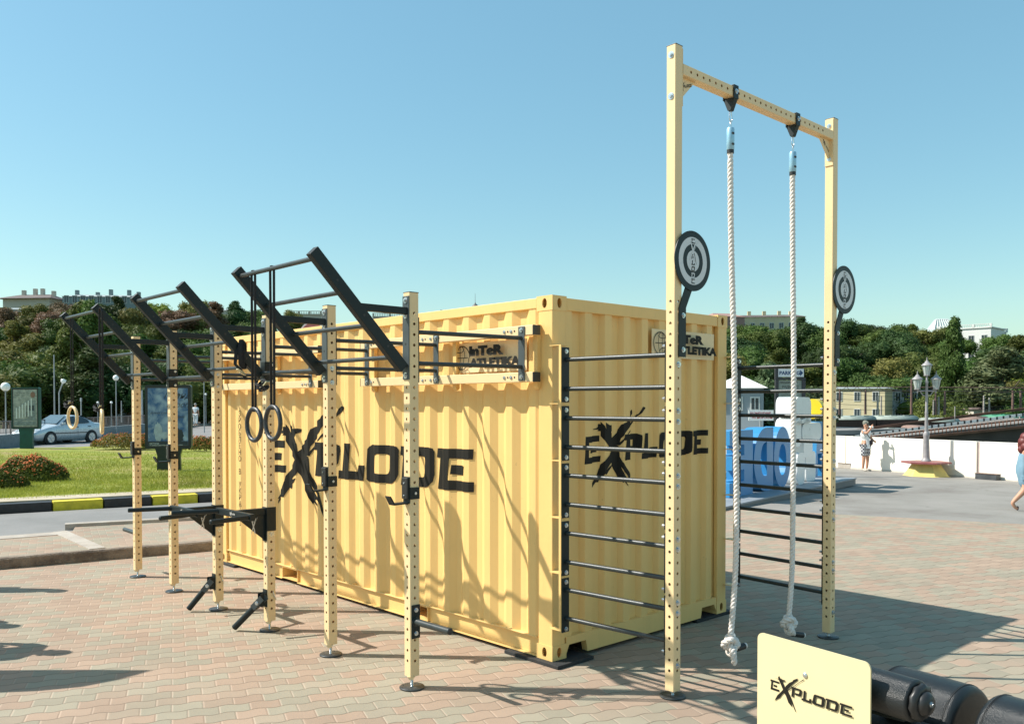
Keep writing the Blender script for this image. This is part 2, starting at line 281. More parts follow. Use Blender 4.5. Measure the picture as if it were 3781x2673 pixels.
# ================================================================== GROUND
def node_mat(name):
    m = bpy.data.materials.new(name); m.use_nodes = True; return m, m.node_tree.nodes, m.node_tree.links, m.node_tree.nodes['Principled BSDF']
def MATH(n, l, op, a, b=None, c=None):
    x = n.new('ShaderNodeMath'); x.operation = op
    for i, q in enumerate((a, b, c)):
        if q is None: continue
        if isinstance(q, (int, float)): x.inputs[i].default_value = q
        else: l.new(q, x.inputs[i])
    return x.outputs[0]
def paver_mat(name, ang, bw=0.20, bh=0.15, amp=0.012, cols=((0.345, 0.250, 0.183), (0.305, 0.268, 0.200)), bumpd=0.004, soft=1.0):
    m, n, l, b = node_mat(name)
    g = n.new('ShaderNodeNewGeometry'); sp = n.new('ShaderNodeSeparateXYZ'); l.new(g.outputs['Position'], sp.inputs[0])
    ca, sa = cos(radians(ang)), sin(radians(ang))
    M = lambda op, a, b_=None, c=None: MATH(n, l, op, a, b_, c)
    u = M('ADD', M('MULTIPLY', sp.outputs[0], ca), M('MULTIPLY', sp.outputs[1], sa))
    v = M('ADD', M('MULTIPLY', sp.outputs[0], -sa), M('MULTIPLY', sp.outputs[1], ca))
    row0 = M('FLOOR', M('DIVIDE', v, bh))
    # wavy long joints
    nzw = n.new('ShaderNodeTexNoise'); nzw.inputs['Scale'].default_value = 9; l.new(g.outputs['Position'], nzw.inputs['Vector'])
    wv = M('MULTIPLY', M('SINE', M('MULTIPLY', u, 2*pi/(bw/1.0))), amp)
    wv = M('ADD', wv, M('MULTIPLY', M('SUBTRACT', nzw.outputs[0], 0.5), 0.010))
    v2 = M('DIVIDE', M('ADD', v, wv), bh)
    row = M('FLOOR', v2)
    u2 = M('ADD', M('DIVIDE', u, bw), M('MULTIPLY', row, 0.5))
    colm = M('FLOOR', u2)
    fu = M('SUBTRACT', u2, colm); fv = M('SUBTRACT', v2, row)
    du = M('MULTIPLY', M('MINIMUM', fu, M('SUBTRACT', 1.0, fu)), bw)
    dv = M('MULTIPLY', M('MINIMUM', fv, M('SUBTRACT', 1.0, fv)), bh)
    cv = n.new('ShaderNodeCombineXYZ'); l.new(colm, cv.inputs[0]); l.new(row, cv.inputs[1])
    wn = n.new('ShaderNodeTexWhiteNoise'); l.new(cv.outputs[0], wn.inputs['Vector'])
    big = n.new('ShaderNodeTexNoise'); big.inputs['Scale'].default_value = 0.22; big.inputs['Detail'].default_value = 3; l.new(cv.outputs[0], big.inputs['Vector'])
    sel = M('ADD', M('MULTIPLY', wn.outputs['Value'], 0.5), M('MULTIPLY', big.outputs[0], 0.9))
    st = n.new('ShaderNodeMapRange'); st.inputs[1].default_value = 0.62; st.inputs[2].default_value = 0.78; l.new(sel, st.inputs[0])
    mx = n.new('ShaderNodeMix'); mx.data_type = 'RGBA'; l.new(st.outputs[0], mx.inputs[0]); mx.inputs[6].default_value = (*cols[0], 1); mx.inputs[7].default_value = (*cols[1], 1)
    # value variation per block, dirt and grain
    grain = n.new('ShaderNodeTexNoise'); grain.inputs['Scale'].default_value = 260; grain.inputs['Detail'].default_value = 3; l.new(g.outputs['Position'], grain.inputs['Vector'])
    dirt = n.new('ShaderNodeTexNoise'); dirt.inputs['Scale'].default_value = 0.9; dirt.inputs['Detail'].default_value = 7; dirt.inputs['Roughness'].default_value = 0.65; l.new(g.outputs['Position'], dirt.inputs['Vector'])
    w2 = n.new('ShaderNodeTexWhiteNoise'); w2.noise_dimensions = '4D'; l.new(cv.outputs[0], w2.inputs['Vector']); w2.inputs['W'].default_value = 3.3
    val = M('ADD', M('ADD', M('MULTIPLY', w2.outputs['Value'], 0.16), M('MULTIPLY', grain.outputs[0], 0.35)), M('MULTIPLY', dirt.outputs[0], 0.42))
    val = M('ADD', val, 0.53)
    hs = n.new('ShaderNodeHueSaturation'); l.new(mx.outputs[2], hs.inputs['Color']); l.new(val, hs.inputs['Value'])
    jl = n.new('ShaderNodeMapRange'); jl.inputs[1].default_value = 0.0025; jl.inputs[2].default_value = 0.0075; jl.inputs[3].default_value = 0.75*soft; jl.inputs[4].default_value = 0; l.new(dv, jl.inputs[0])
    js = n.new('ShaderNodeMapRange'); js.inputs[1].default_value = 0.002; js.inputs[2].default_value = 0.007; js.inputs[3].default_value = 0.55*soft; js.inputs[4].default_value = 0; l.new(du, js.inputs[0])
    mj = n.new('ShaderNodeMix'); mj.data_type = 'RGBA'; l.new(js.outputs[0], mj.inputs[0]); l.new(hs.outputs[0], mj.inputs[6]); mj.inputs[7].default_value = (0.44, 0.33, 0.25, 1)
    mk = n.new('ShaderNodeMix'); mk.data_type = 'RGBA'; l.new(jl.outputs[0], mk.inputs[0]); l.new(mj.outputs[2], mk.inputs[6]); mk.inputs[7].default_value = (0.13, 0.10, 0.07, 1)
    l.new(mk.outputs[2], b.inputs['Base Color']); b.inputs['Roughness'].default_value = 0.85; b.inputs['Specular IOR Level'].default_value = 0.3
    dmin = M('MINIMUM', du, dv)
    hh = n.new('ShaderNodeMapRange'); hh.inputs[1].default_value = 0.0; hh.inputs[2].default_value = 0.010; hh.inputs[3].default_value = 0; hh.inputs[4].default_value = 1; l.new(dmin, hh.inputs[0])
    ht = M('ADD', M('ADD', hh.outputs[0], M('MULTIPLY', grain.outputs[0], 0.35)), M('MULTIPLY', w2.outputs['Value'], 0.35))
    bp = n.new('ShaderNodeBump'); bp.inputs['Strength'].default_value = 0.7; bp.inputs['Distance'].default_value = bumpd; l.new(ht, bp.inputs['Height']); l.new(bp.outputs[0], b.inputs['Normal'])
    return m
def ground_mat(name, cols, scale=3.0, grain=180, rough=0.9, bump=0.004, crack=False, mix=(0.35, 0.65)):
    m, n, l, b = node_mat(name)
    g = n.new('ShaderNodeNewGeometry')
    a = n.new('ShaderNodeTexNoise'); a.inputs['Scale'].default_value = scale; a.inputs['Detail'].default_value = 8; a.inputs['Roughness'].default_value = 0.65; l.new(g.outputs['Position'], a.inputs['Vector'])
    c = n.new('ShaderNodeTexNoise'); c.inputs['Scale'].default_value = grain; c.inputs['Detail'].default_value = 3; l.new(g.outputs['Position'], c.inputs['Vector'])
    r = n.new('ShaderNodeValToRGB'); el = r.color_ramp.elements; el[0].position = mix[0]; el[1].position = mix[1]; el[0].color = (*cols[0], 1); el[1].color = (*cols[-1], 1)
    for i, q in enumerate(cols[1:-1]): e = el.new(mix[0]+(mix[1]-mix[0])*(i+1)/(len(cols)-1)); e.color = (*q, 1)
    l.new(a.outputs[0], r.inputs[0])
    v = MATH(n, l, 'ADD', MATH(n, l, 'MULTIPLY', c.outputs[0], 0.6), 0.7)
    hs = n.new('ShaderNodeHueSaturation'); l.new(r.outputs[0], hs.inputs['Color']); l.new(v, hs.inputs['Value'])
    src = hs.outputs[0]
    if crack:
        vo = n.new('ShaderNodeTexVoronoi'); vo.feature = 'DISTANCE_TO_EDGE'; vo.inputs['Scale'].default_value = 0.22
        dn = n.new('ShaderNodeTexNoise'); dn.inputs['Scale'].default_value = 1.6; dn.inputs['Detail'].default_value = 6; l.new(g.outputs['Position'], dn.inputs['Vector'])
        ad = n.new('ShaderNodeVectorMath'); ad.operation = 'MULTIPLY_ADD'; ad.inputs[1].default_value = (1.6, 1.6, 0); l.new(dn.outputs['Color'], ad.inputs[0]); l.new(g.outputs['Position'], ad.inputs[2])
        l.new(ad.outputs[0], vo.inputs['Vector'])
        mr = n.new('ShaderNodeMapRange'); mr.inputs[1].default_value = 0.0; mr.inputs[2].default_value = 0.004; mr.inputs[3].default_value = 0.5; mr.inputs[4].default_value = 0; l.new(vo.outputs['Distance'], mr.inputs[0])
        mk = n.new('ShaderNodeMix'); mk.data_type = 'RGBA'; l.new(mr.outputs[0], mk.inputs[0]); l.new(src, mk.inputs[6]); mk.inputs[7].default_value = (0.08, 0.07, 0.06, 1); src = mk.outputs[2]
    l.new(src, b.inputs['Base Color']); b.inputs['Roughness'].default_value = rough; b.inputs['Specular IOR Level'].default_value = 0.25
    bp = n.new('ShaderNodeBump'); bp.inputs['Strength'].default_value = 0.6; bp.inputs['Distance'].default_value = bump; l.new(c.outputs[0], bp.inputs['Height']); l.new(bp.outputs[0], b.inputs['Normal'])
    return m
PAVE = paver_mat('paving_blocks', -21.5)
PAVE2 = paver_mat('pavement_blocks', -15.0, soft=0.8)
ASPH = ground_mat('asphalt', ((0.20, 0.18, 0.16), (0.25, 0.235, 0.21), (0.28, 0.26, 0.235)), 0.6, 220, crack=True)
ROADM = ground_mat('road_asphalt', ((0.20, 0.195, 0.185), (0.26, 0.25, 0.24)), 0.5, 220)
GRASSM = ground_mat('lawn_soil_and_grass', ((0.34, 0.27, 0.12), (0.30, 0.28, 0.07), (0.19, 0.23, 0.03), (0.27, 0.28, 0.045)), 0.5, 60, bump=0.02, mix=(0.36, 0.60))
DIRT = ground_mat('dry_earth', ((0.42, 0.35, 0.26), (0.50, 0.43, 0.32)), 1.2, 120)
HILLM = ground_mat('hill_undergrowth', ((0.035, 0.05, 0.015), (0.06, 0.07, 0.02), (0.10, 0.07, 0.035)), 0.08, 1.2, bump=0.3)
YARD = ground_mat('railway_yard_gravel', ((0.20, 0.17, 0.14), (0.28, 0.24, 0.20)), 0.2, 5)
CONC = ground_mat('weathered_concrete', ((0.36, 0.31, 0.26), (0.46, 0.41, 0.35)), 3.0, 90)
CONCD = ground_mat('rough_concrete_edge', ((0.13, 0.10, 0.08), (0.24, 0.19, 0.145), (0.30, 0.25, 0.20)), 3.2, 60, bump=0.02)

def sheet(name, poly, z0, z1, m, zfun=None):
    mb = MB(); mb.prism([(p[0], p[1]) for p in poly], (0, 0, z0), (1, 0, 0), (0, 1, 0), z1-z0)
    if zfun: mb.v = [(x, y, z+zfun(x, y)) for x, y, z in mb.v]
    return struct(mb.build(name, m))
# plaza paving (to the step at y ~ 7.3, and the asphalt border on the right)
E0 = GR(2708, 1905); E1 = GR(3781, 1962)
ed = (E1-E0).normalized()
A_ = E0-ed*12; B_ = E1+ed*30
sheet('plaza_paving', [(-40, -30), (40, -40), (B_.x, B_.y), (A_.x+2, A_.y-1), (E0.x-1.2, E0.y+3.0), (5.2, 9.0), (-40, 9.0)], -0.3, 0.0, PAVE)
def slope(x, y): return -0.017*max(0.0, (x-9.5))
mb = MB()
dirn = ed; nrm = Vector((-ed.y, ed.x, 0)); nrm = nrm if nrm.x > 0 else -nrm
nx, ny = 24, 20
for j in range(ny+1):
    for i in range(nx+1):
        p = A_+ed*(i/nx*48)+nrm*(j/ny*22-0.02)
        mb.v.append((p.x, p.y, -0.005+slope(p.x, p.y)))
for j in range(ny):
    for i in range(nx): a = j*(nx+1)+i; mb.f.append([a, a+1, a+nx+2, a+nx+1]); mb.sm.append(True)
struct(mb.build('asphalt_square', ASPH))

# left: step, raised pavement, road, kerb, lawn --------------------------------
def Lp(px, py, z, s=1.848, x0=0, y0=1650): return GR(x0+px/s, y0+py/s, z)
zp = 0.135
s0 = Vector((-2.225, 7.501, 0)); s1 = Vector((-0.713, 7.218, 0)); sd = (s1-s0).normalized(); sn = Vector((-sd.y, sd.x, 0))
sa = s0-sd*25; sb = s1+sd*6.5
pv = lambda p: (p.x, p.y)
k0 = Lp(0, 610, zp); k1 = Lp(435, 578, zp); k2 = Lp(445, 540, zp); k3 = Lp(905, 515, zp)
kd = (k3-k2).normalized(); kd0 = (k1-k0).normalized()
far = [pv(k3+kd*9), pv(k3), pv(k2+kd*0.15), pv(k1+kd0*0.12), pv(k0), pv(k0-kd0*25)]
sheet('raised_pavement', [pv(sa+sn*0.13), pv(sb+sn*0.13)]+far, -0.2, zp, PAVE2)
# concrete edging of the step: broken, slightly irregular
mb = MB(); N = 120; rnd = random.Random(3)
prof = []
for i in range(N+1):
    p = sa+(sb-sa)*(i/N); j = rnd.uniform(-0.008, 0.008); jz = rnd.uniform(-0.006, 0.004)
    prof.append([p+Vector((0, 0, -0.05)), p+sn*(0.0+j*0.5)+Vector((0, 0, 0.02)), p+sn*(0.004+j)+Vector((0, 0, zp-0.015+jz)), p+sn*(0.02+j)+Vector((0, 0, zp+0.004+jz)), p+sn*0.14+Vector((0, 0, zp+0.004)), p+sn*0.14+Vector((0, 0, -0.05))])
for a in prof: mb.v += [tuple(q) for q in a]
for i in range(N):
    for k in range(5): mb.f.append([i*6+k, i*6+k+1, (i+1)*6+k+1, (i+1)*6+k]); mb.sm.append(False)
struct(mb.build('pavement_step', CONCD))
# pale flush kerb strips along the road and across the pavement
def strip(name, a, b, w, z, h, m, side=1):
    d = (b-a).normalized(); nn = Vector((-d.y, d.x, 0))*side
    mb = MB(); mb.prism([pv(a), pv(b), pv(b+nn*w), pv(a+nn*w)], (0, 0, z-h), (1, 0, 0), (0, 1, 0), h)
    return struct(mb.build(name, m, bevel=0.008))
strip('flush_kerb', k0-kd0*20, k1, 0.33, zp+0.008, 0.2, CONC, -1)
strip('raised_kerb', k2, k3+kd*8, 0.16, zp+0.05, 0.2, CONC, -1)
cj0 = Lp(455, 575, zp); cj1 = Lp(720, 690, zp)
strip('kerb_return', cj0, cj1, 0.20, zp+0.012, 0.2, CONC, -1)
# near road
zr = 0.09
kb = [Lp(0, 460, zr), Lp(358, 435, zr), Lp(708, 415, zr), Lp(905, 408, zr)]
bd = (kb[3]-kb[0]).normalized(); bn = Vector((-bd.y, bd.x, 0))
sheet('near_road', [pv(k0-kd0*25-sn*0.3), pv(k3+kd*9-sn*0.3), pv(kb[3]+bd*14), pv(kb[0]-bd*25)], -0.1, zr, ROADM)
# painted kerb: each painted stone is part of the kerb
KY = mat('yellow_kerb_paint', (0.62, 0.50, 0.03), 0.7, var=0.22, scale=9, bump=0.25, bscale=30)
KK = mat('black_kerb_paint', (0.02, 0.02, 0.022), 0.55, var=0.4, scale=9, bump=0.3, bscale=30)
KW = mat('worn_kerb_top', (0.55, 0.50, 0.42), 0.8, var=0.15, scale=5)
kerb = thing('painted_kerb', 'concrete kerb painted in black and yellow stretches along the lawn edge', 'kerb', tuple(kb[0]))
seg = kb[2]-kb[1]
L = seg.length
for i in range(-7, 9):
    a = kb[1]+bd*(L*i+0.01); b = kb[1]+bd*(L*(i+1)-0.01)
    m = KY if i % 2 == 0 else KK
    mb = MB(); mb.prism([pv(a), pv(b), pv(b+bn*0.42), pv(a+bn*0.42)], (0, 0, 0.0), (1, 0, 0), (0, 1, 0), 0.255)
    mb.build('kerb_stone', m, kerb, bevel=0.02)
# lawn
lz = 0.25
zl = lambda x, y: 0.0
def strip_poly(o, d, n, t0, t1, w0, w1): return [pv(o+d*t0+n*w0), pv(o+d*t1+n*w0), pv(o+d*t1+n*w1), pv(o+d*t0+n*w1)]
mb = MB(); nx, ny = 60, 40
for j in range(ny+1):
    for i in range(nx+1):
        p = kb[0]+bd*(-25+i/nx*45)+bn*(0.41+j/ny*22.6)
        h = 0.02*sin(p.x*1.3)*sin(p.y*0.9)+0.015*sin(p.x*3.1+p.y*2.3)
        mb.v.append((p.x, p.y, lz+h+zl(p.x, p.y)))
for j in range(ny):
    for i in range(nx): a = j*(nx+1)+i; mb.f.append([a, a+1, a+nx+2, a+nx+1]); mb.sm.append(True)
struct(mb.build('lawn', GRASSM))
struct(MB().prism(strip_poly(kb[0], bd, bn, -25, 20, 0.42, 1.1), (0, 0, 0.1), (1, 0, 0), (0, 1, 0), 0.176).build('bare_verge', DIRT))
# far road, pavement, low wall
fr0 = kb[0]+bn*23
fd = Vector((GR(0, 1627, 0.3)-GR(750, 1573, 0.3))); fd.z = 0; fd.normalize(); fd = -fd
sheet('far_road', strip_poly(kb[0], bd, bn, -25, 60, 22.9, 60), -0.2, 0.14, ROADM)
fw0 = GR(0, 1636, 0.35); fw1 = GR(420, 1595, 0.35)   # foot of the low wall behind the far pavement
fdir = (fw1-fw0); fdir.z = 0; fdir.normalize(); fnn = Vector((-fdir.y, fdir.x, 0))
if fnn.dot(_f) < 0: fnn = -fnn
sheet('far_pavement', [pv(fw0-fdir*30-fnn*2.6), pv(fw0+fdir*60-fnn*2.6), pv(fw0+fdir*60+fnn*0.2), pv(fw0-fdir*30+fnn*0.2)], 0.0, 0.30, CONC)
for i in range(-6, 16):
    a = fw0+fdir*(i*3.2); b = fw0+fdir*(i*3.2+3.16)
    o_ = MB().prism([pv(a-fnn*2.85), pv(b-fnn*2.85), pv(b-fnn*2.6), pv(a-fnn*2.6)], (0, 0, 0.1), (1, 0, 0), (0, 1, 0), 0.29).build('kerb_stone', KY if i % 3 else KK, None, bevel=0.02)
    if i == -6:
        fk = thing('painted_kerb', 'yellow and black kerb across the far road in front of the grey wall', 'kerb', tuple(fw0))
    o_.parent = fk; o_.matrix_parent_inverse = fk.matrix_world.inverted()

# terrain beyond: one sheet to the horizon -------------------------------------
fh = Vector((sin(YAW), cos(YAW), 0)); rh = Vector((cos(YAW), -sin(YAW), 0))
def sstep(a, b, x): t = min(1, max(0, (x-a)/(b-a))); return t*t*(3-2*t)
def terr(u, d):
    s = u/max(d, 1)            # lateral slope, -0.6 left .. 0.6 right
    base = -0.5 if s < -0.2 else (-0.5-3.7*sstep(-0.2, 0.12, s))
    if d < 40: base = -4.5
    elif d < 60: base = -4.5+(base+4.5)*(d-40)/20
    top = 17.5-3.2*sstep(-0.1, 0.15, s)-3.5*sstep(0.38, 0.62, s)
    st = 95 if s < 0 else 95+30*sstep(0, 0.2, s)
    h = base+(top-base)*sstep(st, 215, d)
    return h
mb = MB(); ds = [2, 20, 40, 50, 60, 75, 90, 100, 110, 120, 130, 140, 150, 160, 170, 180, 190, 200, 210, 220, 240, 280, 340, 450, 700, 1200, 2500]
ss = [(-3+i*0.075) for i in range(81)]
for d in ds:
    for s in ss:
        p = CAM+fh*d+rh*(s*d); z = terr(s*d, d)
        if d > 55: z += 0.5*sin(p.x*0.21)*sin(p.y*0.17)
        mb.v.append((p.x, p.y, z))
n_ = len(ss)
for j in range(len(ds)-1):
    for i in range(n_-1): a = j*n_+i; mb.f.append([a, a+1, a+n_+1, a+n_]); mb.sm.append(True)
struct(mb.build('ground', HILLM))

# ================================================================== CONTAINER
CL, CW, CH, Z0 = 6.058, 2.438, 2.896, 0.03
ZT = Z0+CH
cont = thing('shipping_container', 'cream painted corrugated shipping container standing on rubber pads on the paving', 'shipping container', (CW/2, CL/2, 0))
def corr(t, p=0.278, d=0.036, off=0.0, f=(0.072, 0.068, 0.070, 0.068)):
    x = (t-off) % p
    if x < f[0]: return 0.0
    x -= f[0]
    if x < f[1]: return d*x/f[1]
    x -= f[1]
    if x < f[2]: return d
    x -= f[2]; return d*(1-x/f[3])
def breaks(t0, t1, p, off, f):
    B = []; k = floor((t0-off)/p)-1
    while off+k*p < t1:
        q = off+k*p
        for a in (0, f[0], f[0]+f[1], f[0]+f[1]+f[2]):
            if t0 < q+a < t1: B.append(q+a)
        k += 1
    return [t0]+sorted(B)+[t1]
SF = (0.072, 0.068, 0.070, 0.068); SP = 0.278; SO = 0.20
EF = (0.085, 0.030, 0.100, 0.030); EP = 0.245; EO = 0.15
def panel(name, P, t0, t1, z0, z1, p, off, f, d, side):
    B = breaks(t0, t1, p, off, f); mb = MB(); V = []
    for t in B:
        c = corr(t, p, d, off, f); V += [P(t, c, z0), P(t, c, z1)]
    mb.add(V, [(2*i, 2*i+2, 2*i+3, 2*i+1) for i in range(len(B)-1)])
    o = mb.build(name, CREAM, cont, recalc=False)
    return o
zb, zt_ = Z0+0.16, ZT-0.085
panel('side_panel', lambda t, c, z: (0.010+c, t, z), 0.15, CL-0.15, zb, zt_, SP, SO, SF, 0.036, 0)
panel('end_panel', lambda t, c, z: (t, 0.012+c, z), 0.13, CW-0.13, zb, zt_, EP, EO, EF, 0.045, 0)
panel('side_panel', lambda t, c, z: (CW-0.010-c, t, z), 0.15, CL-0.15, zb, zt_, SP, SO, SF, 0.036, 0)
MB().box((CW/2, CL-0.03, (zb+zt_)/2), (CW-0.25, 0.04, zt_-zb)).build('door', CREAM, cont, bevel=0.004)
# roof with shallow corrugations
B = breaks(0.15, CL-0.15, 0.209, 0.0, (0.09, 0.015, 0.09, 0.014)); V = []
for t in B: c = corr(t, 0.209, 0.02, 0.0, (0.09, 0.015, 0.09, 0.014)); V += [(0.04, t, ZT-0.012-c), (CW-0.04, t, ZT-0.012-c)]
MB().add(V, [(2*i, 2*i+1, 2*i+3, 2*i+2) for i in range(len(B)-1)]).build('roof', CREAM, cont, recalc=False)
# corner posts (folded section: narrow lit lip on the long side, wide face on the end)
for (x, y) in ((0, 0), (CW, 0), (0, CL), (CW, CL)):
    sx = 1 if x == 0 else -1; sy = 1 if y == 0 else -1
    pl = [(0.004, 0.004), (0.150, 0.004), (0.150, 0.05), (0.055, 0.05), (0.055, 0.160), (0.004, 0.160)]
    pl = [(x+sx*a, y+sy*b) for a, b in pl]
    if sx*sy < 0: pl = pl[::-1]
    MB().prism(pl, (0, 0, Z0+0.118), (1, 0, 0), (0, 1, 0), CH-0.236).build('corner_post', CREAM, cont, bevel=0.006)
    for top in (0, 1):
        zc = (ZT-0.118) if top else Z0
        mb = MB(); X, Y, Zs = 0.162, 0.178, 0.118
        # casting as five plates with real oval openings in its two outer faces
        def oval(cx, cy, a, b, n=20): return [(cx+a*cos(2*pi*i/n), cy+b*sin(2*pi*i/n)) for i in range(n)]
        h1 = oval(0.089, 0.059, 0.026, 0.040); h2 = oval(0.081, 0.059, 0.026, 0.040)
        if top == 0 or True:
            mb.prism([(0, 0), (Y, 0), (Y, Zs), (0, Zs)], (x, y, zc), (0, sy, 0), (0, 0, 1), 0.012*(1 if True else 1), holes=[h1])
            vv = mb.v
        o1 = MB()
        o1.add(*[q for q in (mb.v, mb.f)])
        # shift plate inward
        ys = [p[0] for p in o1.v]
        tgt = x+sx*0.012
        o1.v = [(tgt if abs(p[0]-x) > 0.006 else x, p[1], p[2]) for p in o1.v]
        m2 = MB(); m2.prism([(0, 0), (X, 0), (X, Zs), (0, Zs)], (x, y, zc), (sx, 0, 0), (0, 0, 1), 0.012, holes=[h2])
        m2.v = [(p[0], (y+sy*0.012) if abs(p[1]-y) > 0.006 else y, p[2]) for p in m2.v]
        m2.v = [((p[0] if abs(p[0]-x) > 0.001 else x+sx*0.0125), p[1], p[2]) for p in m2.v]
        o1.add(m2.v, m2.f)
        o1.box((x+sx*(X/2+0.007), y+sy*(Y/2+0.007), zc+(Zs-0.006 if top else 0.006)), (X-0.016, Y-0.016, 0.0115))
        o1.box((x+sx*(X/2+0.007), y+sy*(Y/2+0.007), zc+(0.006 if top else Zs-0.006)), (X-0.016, Y-0.016, 0.0115))
        o1.box((x+sx*(X-0.006), y+sy*(Y/2+0.0065), zc+Zs/2), (0.0115, Y-0.014, Zs-0.002))
        o1.box((x+sx*(X/2+0.006), y+sy*(Y-0.006), zc+Zs/2), (X-0.026, 0.0115, Zs-0.002))
        o1.build('corner_casting', CREAM, cont, bevel=0.003)
# rails
def rail(name, c, s, **k): return MB().box(c, s).build(name, CREAM, cont, bevel=k.get('bv', 0.005))
for x, sx in ((0, 1), (CW, -1)):
    rail('top_rail', (x+sx*0.032, CL/2, ZT-0.052), (0.06, CL-0.36, 0.082))
    # bottom rail: channel with an overhanging top flange and set-back web, forklift pockets
    rail('bottom_rail', (x+sx*0.030, CL/2, Z0+0.161), (0.054, CL-0.36, 0.012))
    y = 0.18
    pk = [(CL/2-0.36-1.035, CL/2-1.035), (CL/2+1.035, CL/2+1.035+0.36)]
    a = 0.18
    for p0, p1 in pk+[(CL-0.18, None)]:
        MB().box((x+sx*0.038, (a+p0)/2, Z0+0.085), (0.006, p0-a, 0.138)).build('bottom_rail_web', CREAM, cont)
        MB().box((x+sx*0.024, (a+p0)/2, Z0+0.0095), (0.040, p0-a, 0.009)).build('bottom_rail_flange', CREAM, cont)
        if p1:
            mb = MB()
            for zz in (Z0+0.022, Z0+0.148): mb.box((x+sx*0.16, (p0+p1)/2, zz), (0.30, p1-p0-0.001, 0.008))
            for yy in (p0+0.004, p1-0.004): mb.box((x+sx*0.16, yy, Z0+0.085), (0.30, 0.008, 0.117))
            mb.build('forklift_pocket', CREAM, cont)
            MB().box((x+sx*0.315, (p0+p1)/2, Z0+0.085), (0.01, p1-p0, 0.12)).build('pocket_back', BLKP, cont)
            a = p1
for y, sy in ((0, 1), (CL, -1)):
    rail('top_rail', (CW/2, y+sy*0.034, ZT-0.062), (CW-0.33, 0.062, 0.100))
    mb = MB(); mb.prism([(0.165, 0.03), (0.20, 0.10), (0.40, 0.10), (0.42, 0.005), (CW-0.42, 0.005), (CW-0.40, 0.10), (CW-0.20, 0.10), (CW-0.165, 0.03), (CW-0.165, 0.165), (0.165, 0.165)], (0, y+(0 if sy > 0 else 0)+sy*0.064, Z0), (1, 0, 0), (0, 0, 1), 0.06)
    mb.build('bottom_rail', CREAM, cont, bevel=0.004)
MB().box((CW/2, CL/2, Z0+0.2), (CW-0.3, CL-0.3, 0.04)).build('floor', BLKP, cont)
# lettering on the side and end panels
sb_ = [-b for b in breaks(0.15, CL-0.15, SP, SO, SF)]
art('logo', [poly2d(o, h) for o, h in BOLD], INK, cont, lambda u, v, k: Vector((0.010+corr(-u, SP, 0.036, SO, SF)-0.0018-0.0003*k, -u, v)), sb_)
def remap(P): return [(0.413+(u+4.80)/(4.80-0.986)*1.72, 1.625+(v-1.345)*0.215/0.36) for u, v in P]
art('logo', [poly2d(remap(o), [remap(q) for q in h]) for o, h in BOLD], INK, cont, lambda u, v, k: Vector((u, 0.012+corr(u, EP, 0.045, EO, EF)-0.0018-0.0003*k, v)), breaks(0.13, CW-0.13, EP, EO, EF))
pcs = []
for i, ch in enumerate('ЗРОБЛЕНО В УКРАЇНІ'):
    if ch == ' ': continue
    V, F = text2d(ch, 0.098, align='CENTER'); pcs.append(([(u*1.0-5.505, v+1.915-i*0.0755*1.07) for u, v in V], F))
art('vertical_text', pcs, INK, cont, lambda u, v, k: Vector((0.010+corr(-u, SP, 0.036, SO, SF)-0.0018, -u, v)), sb_)
def globe(r, w=0.006, n=36):
    "line globe in 2D: ring, meridians, parallels as strips"
    P = []
    def stroke(pts, ww):
        for a, b in zip(pts[:-1], pts[1:]):
            d = Vector((b[0]-a[0], b[1]-a[1])); d.normalize() if d.length else None; nn = Vector((-d.y, d.x))*ww/2
            P.append(([(a[0]+nn.x, a[1]+nn.y), (a[0]-nn.x, a[1]-nn.y), (b[0]-nn.x, b[1]-nn.y), (b[0]+nn.x, b[1]+nn.y)], [(0, 1, 2, 3)]))
    C = lambda rx, ry, a0, a1, cx=0, cy=0, m=n: [(cx+rx*cos(a0+(a1-a0)*i/m), cy+ry*sin(a0+(a1-a0)*i/m)) for i in range(m+1)]
    stroke(C(r, r, 0, 2*pi), w*1.2); stroke(C(r*0.47, r, 0, 2*pi), w); stroke([(0, -r), (0, r)], w); stroke([(-r, 0), (r, 0)], w)
    stroke(C(r*0.62, r*0.35, pi, 2*pi, 0, r*0.78), w); stroke(C(r*0.62, r*0.35, 0, pi, 0, -r*0.78), w)
    return P
def inter_sign(O, U, V, wd, ht, name, parent):
    O = Vector(O); U = Vector(U); V = Vector(V); N = U.cross(V)
    mb = MB(); mb.prism([(0, 0), (wd, 0), (wd, ht), (0, ht)], O-N*0.004, U, V, 0.004)
    s = mb.build(name, mat('cream_sign_board', (0.80, 0.62, 0.36), 0.4, var=0.03), parent, bevel=0.001)
    r = ht*0.40; pcs = [([(u+ht*0.47, v+ht*0.50) for u, v in p], f) for p, f in globe(r, ht*0.028)]
    def fit(txt, x0, x1, y0, y1, b):
        Vv, F = text2d(txt, 1.0, b); a0 = min(p[0] for p in Vv); a1 = max(p[0] for p in Vv); b0 = min(p[1] for p in Vv); b1 = max(p[1] for p in Vv)
        return ([(x0+(p[0]-a0)/(a1-a0)*(x1-x0), y0+(p[1]-b0)/(b1-b0)*(y1-y0)) for p in Vv], F)
    pcs.append(fit('InTeR', 0.285*wd, 0.755*wd, 0.53*ht, 0.87*ht, 0.075)); pcs.append(fit('ATLETIKA', 0.285*wd, 0.975*wd, 0.15*ht, 0.46*ht, 0.075))
    art('sign_lettering', pcs, INK, s, frame(O, U, V, 0.0022))
    sc = MB()
    for a in (0.06, 0.5, 0.94):
        for b in (0.05, 0.95): sc.marks.append((len(sc.v), len(sc.f))); sc.cyl(O+U*wd*a+V*ht*b, O+U*wd*a+V*ht*b+N*0.002, 0.004, 8)
    sc.build('sign_screw', ZINC, s)
    return s
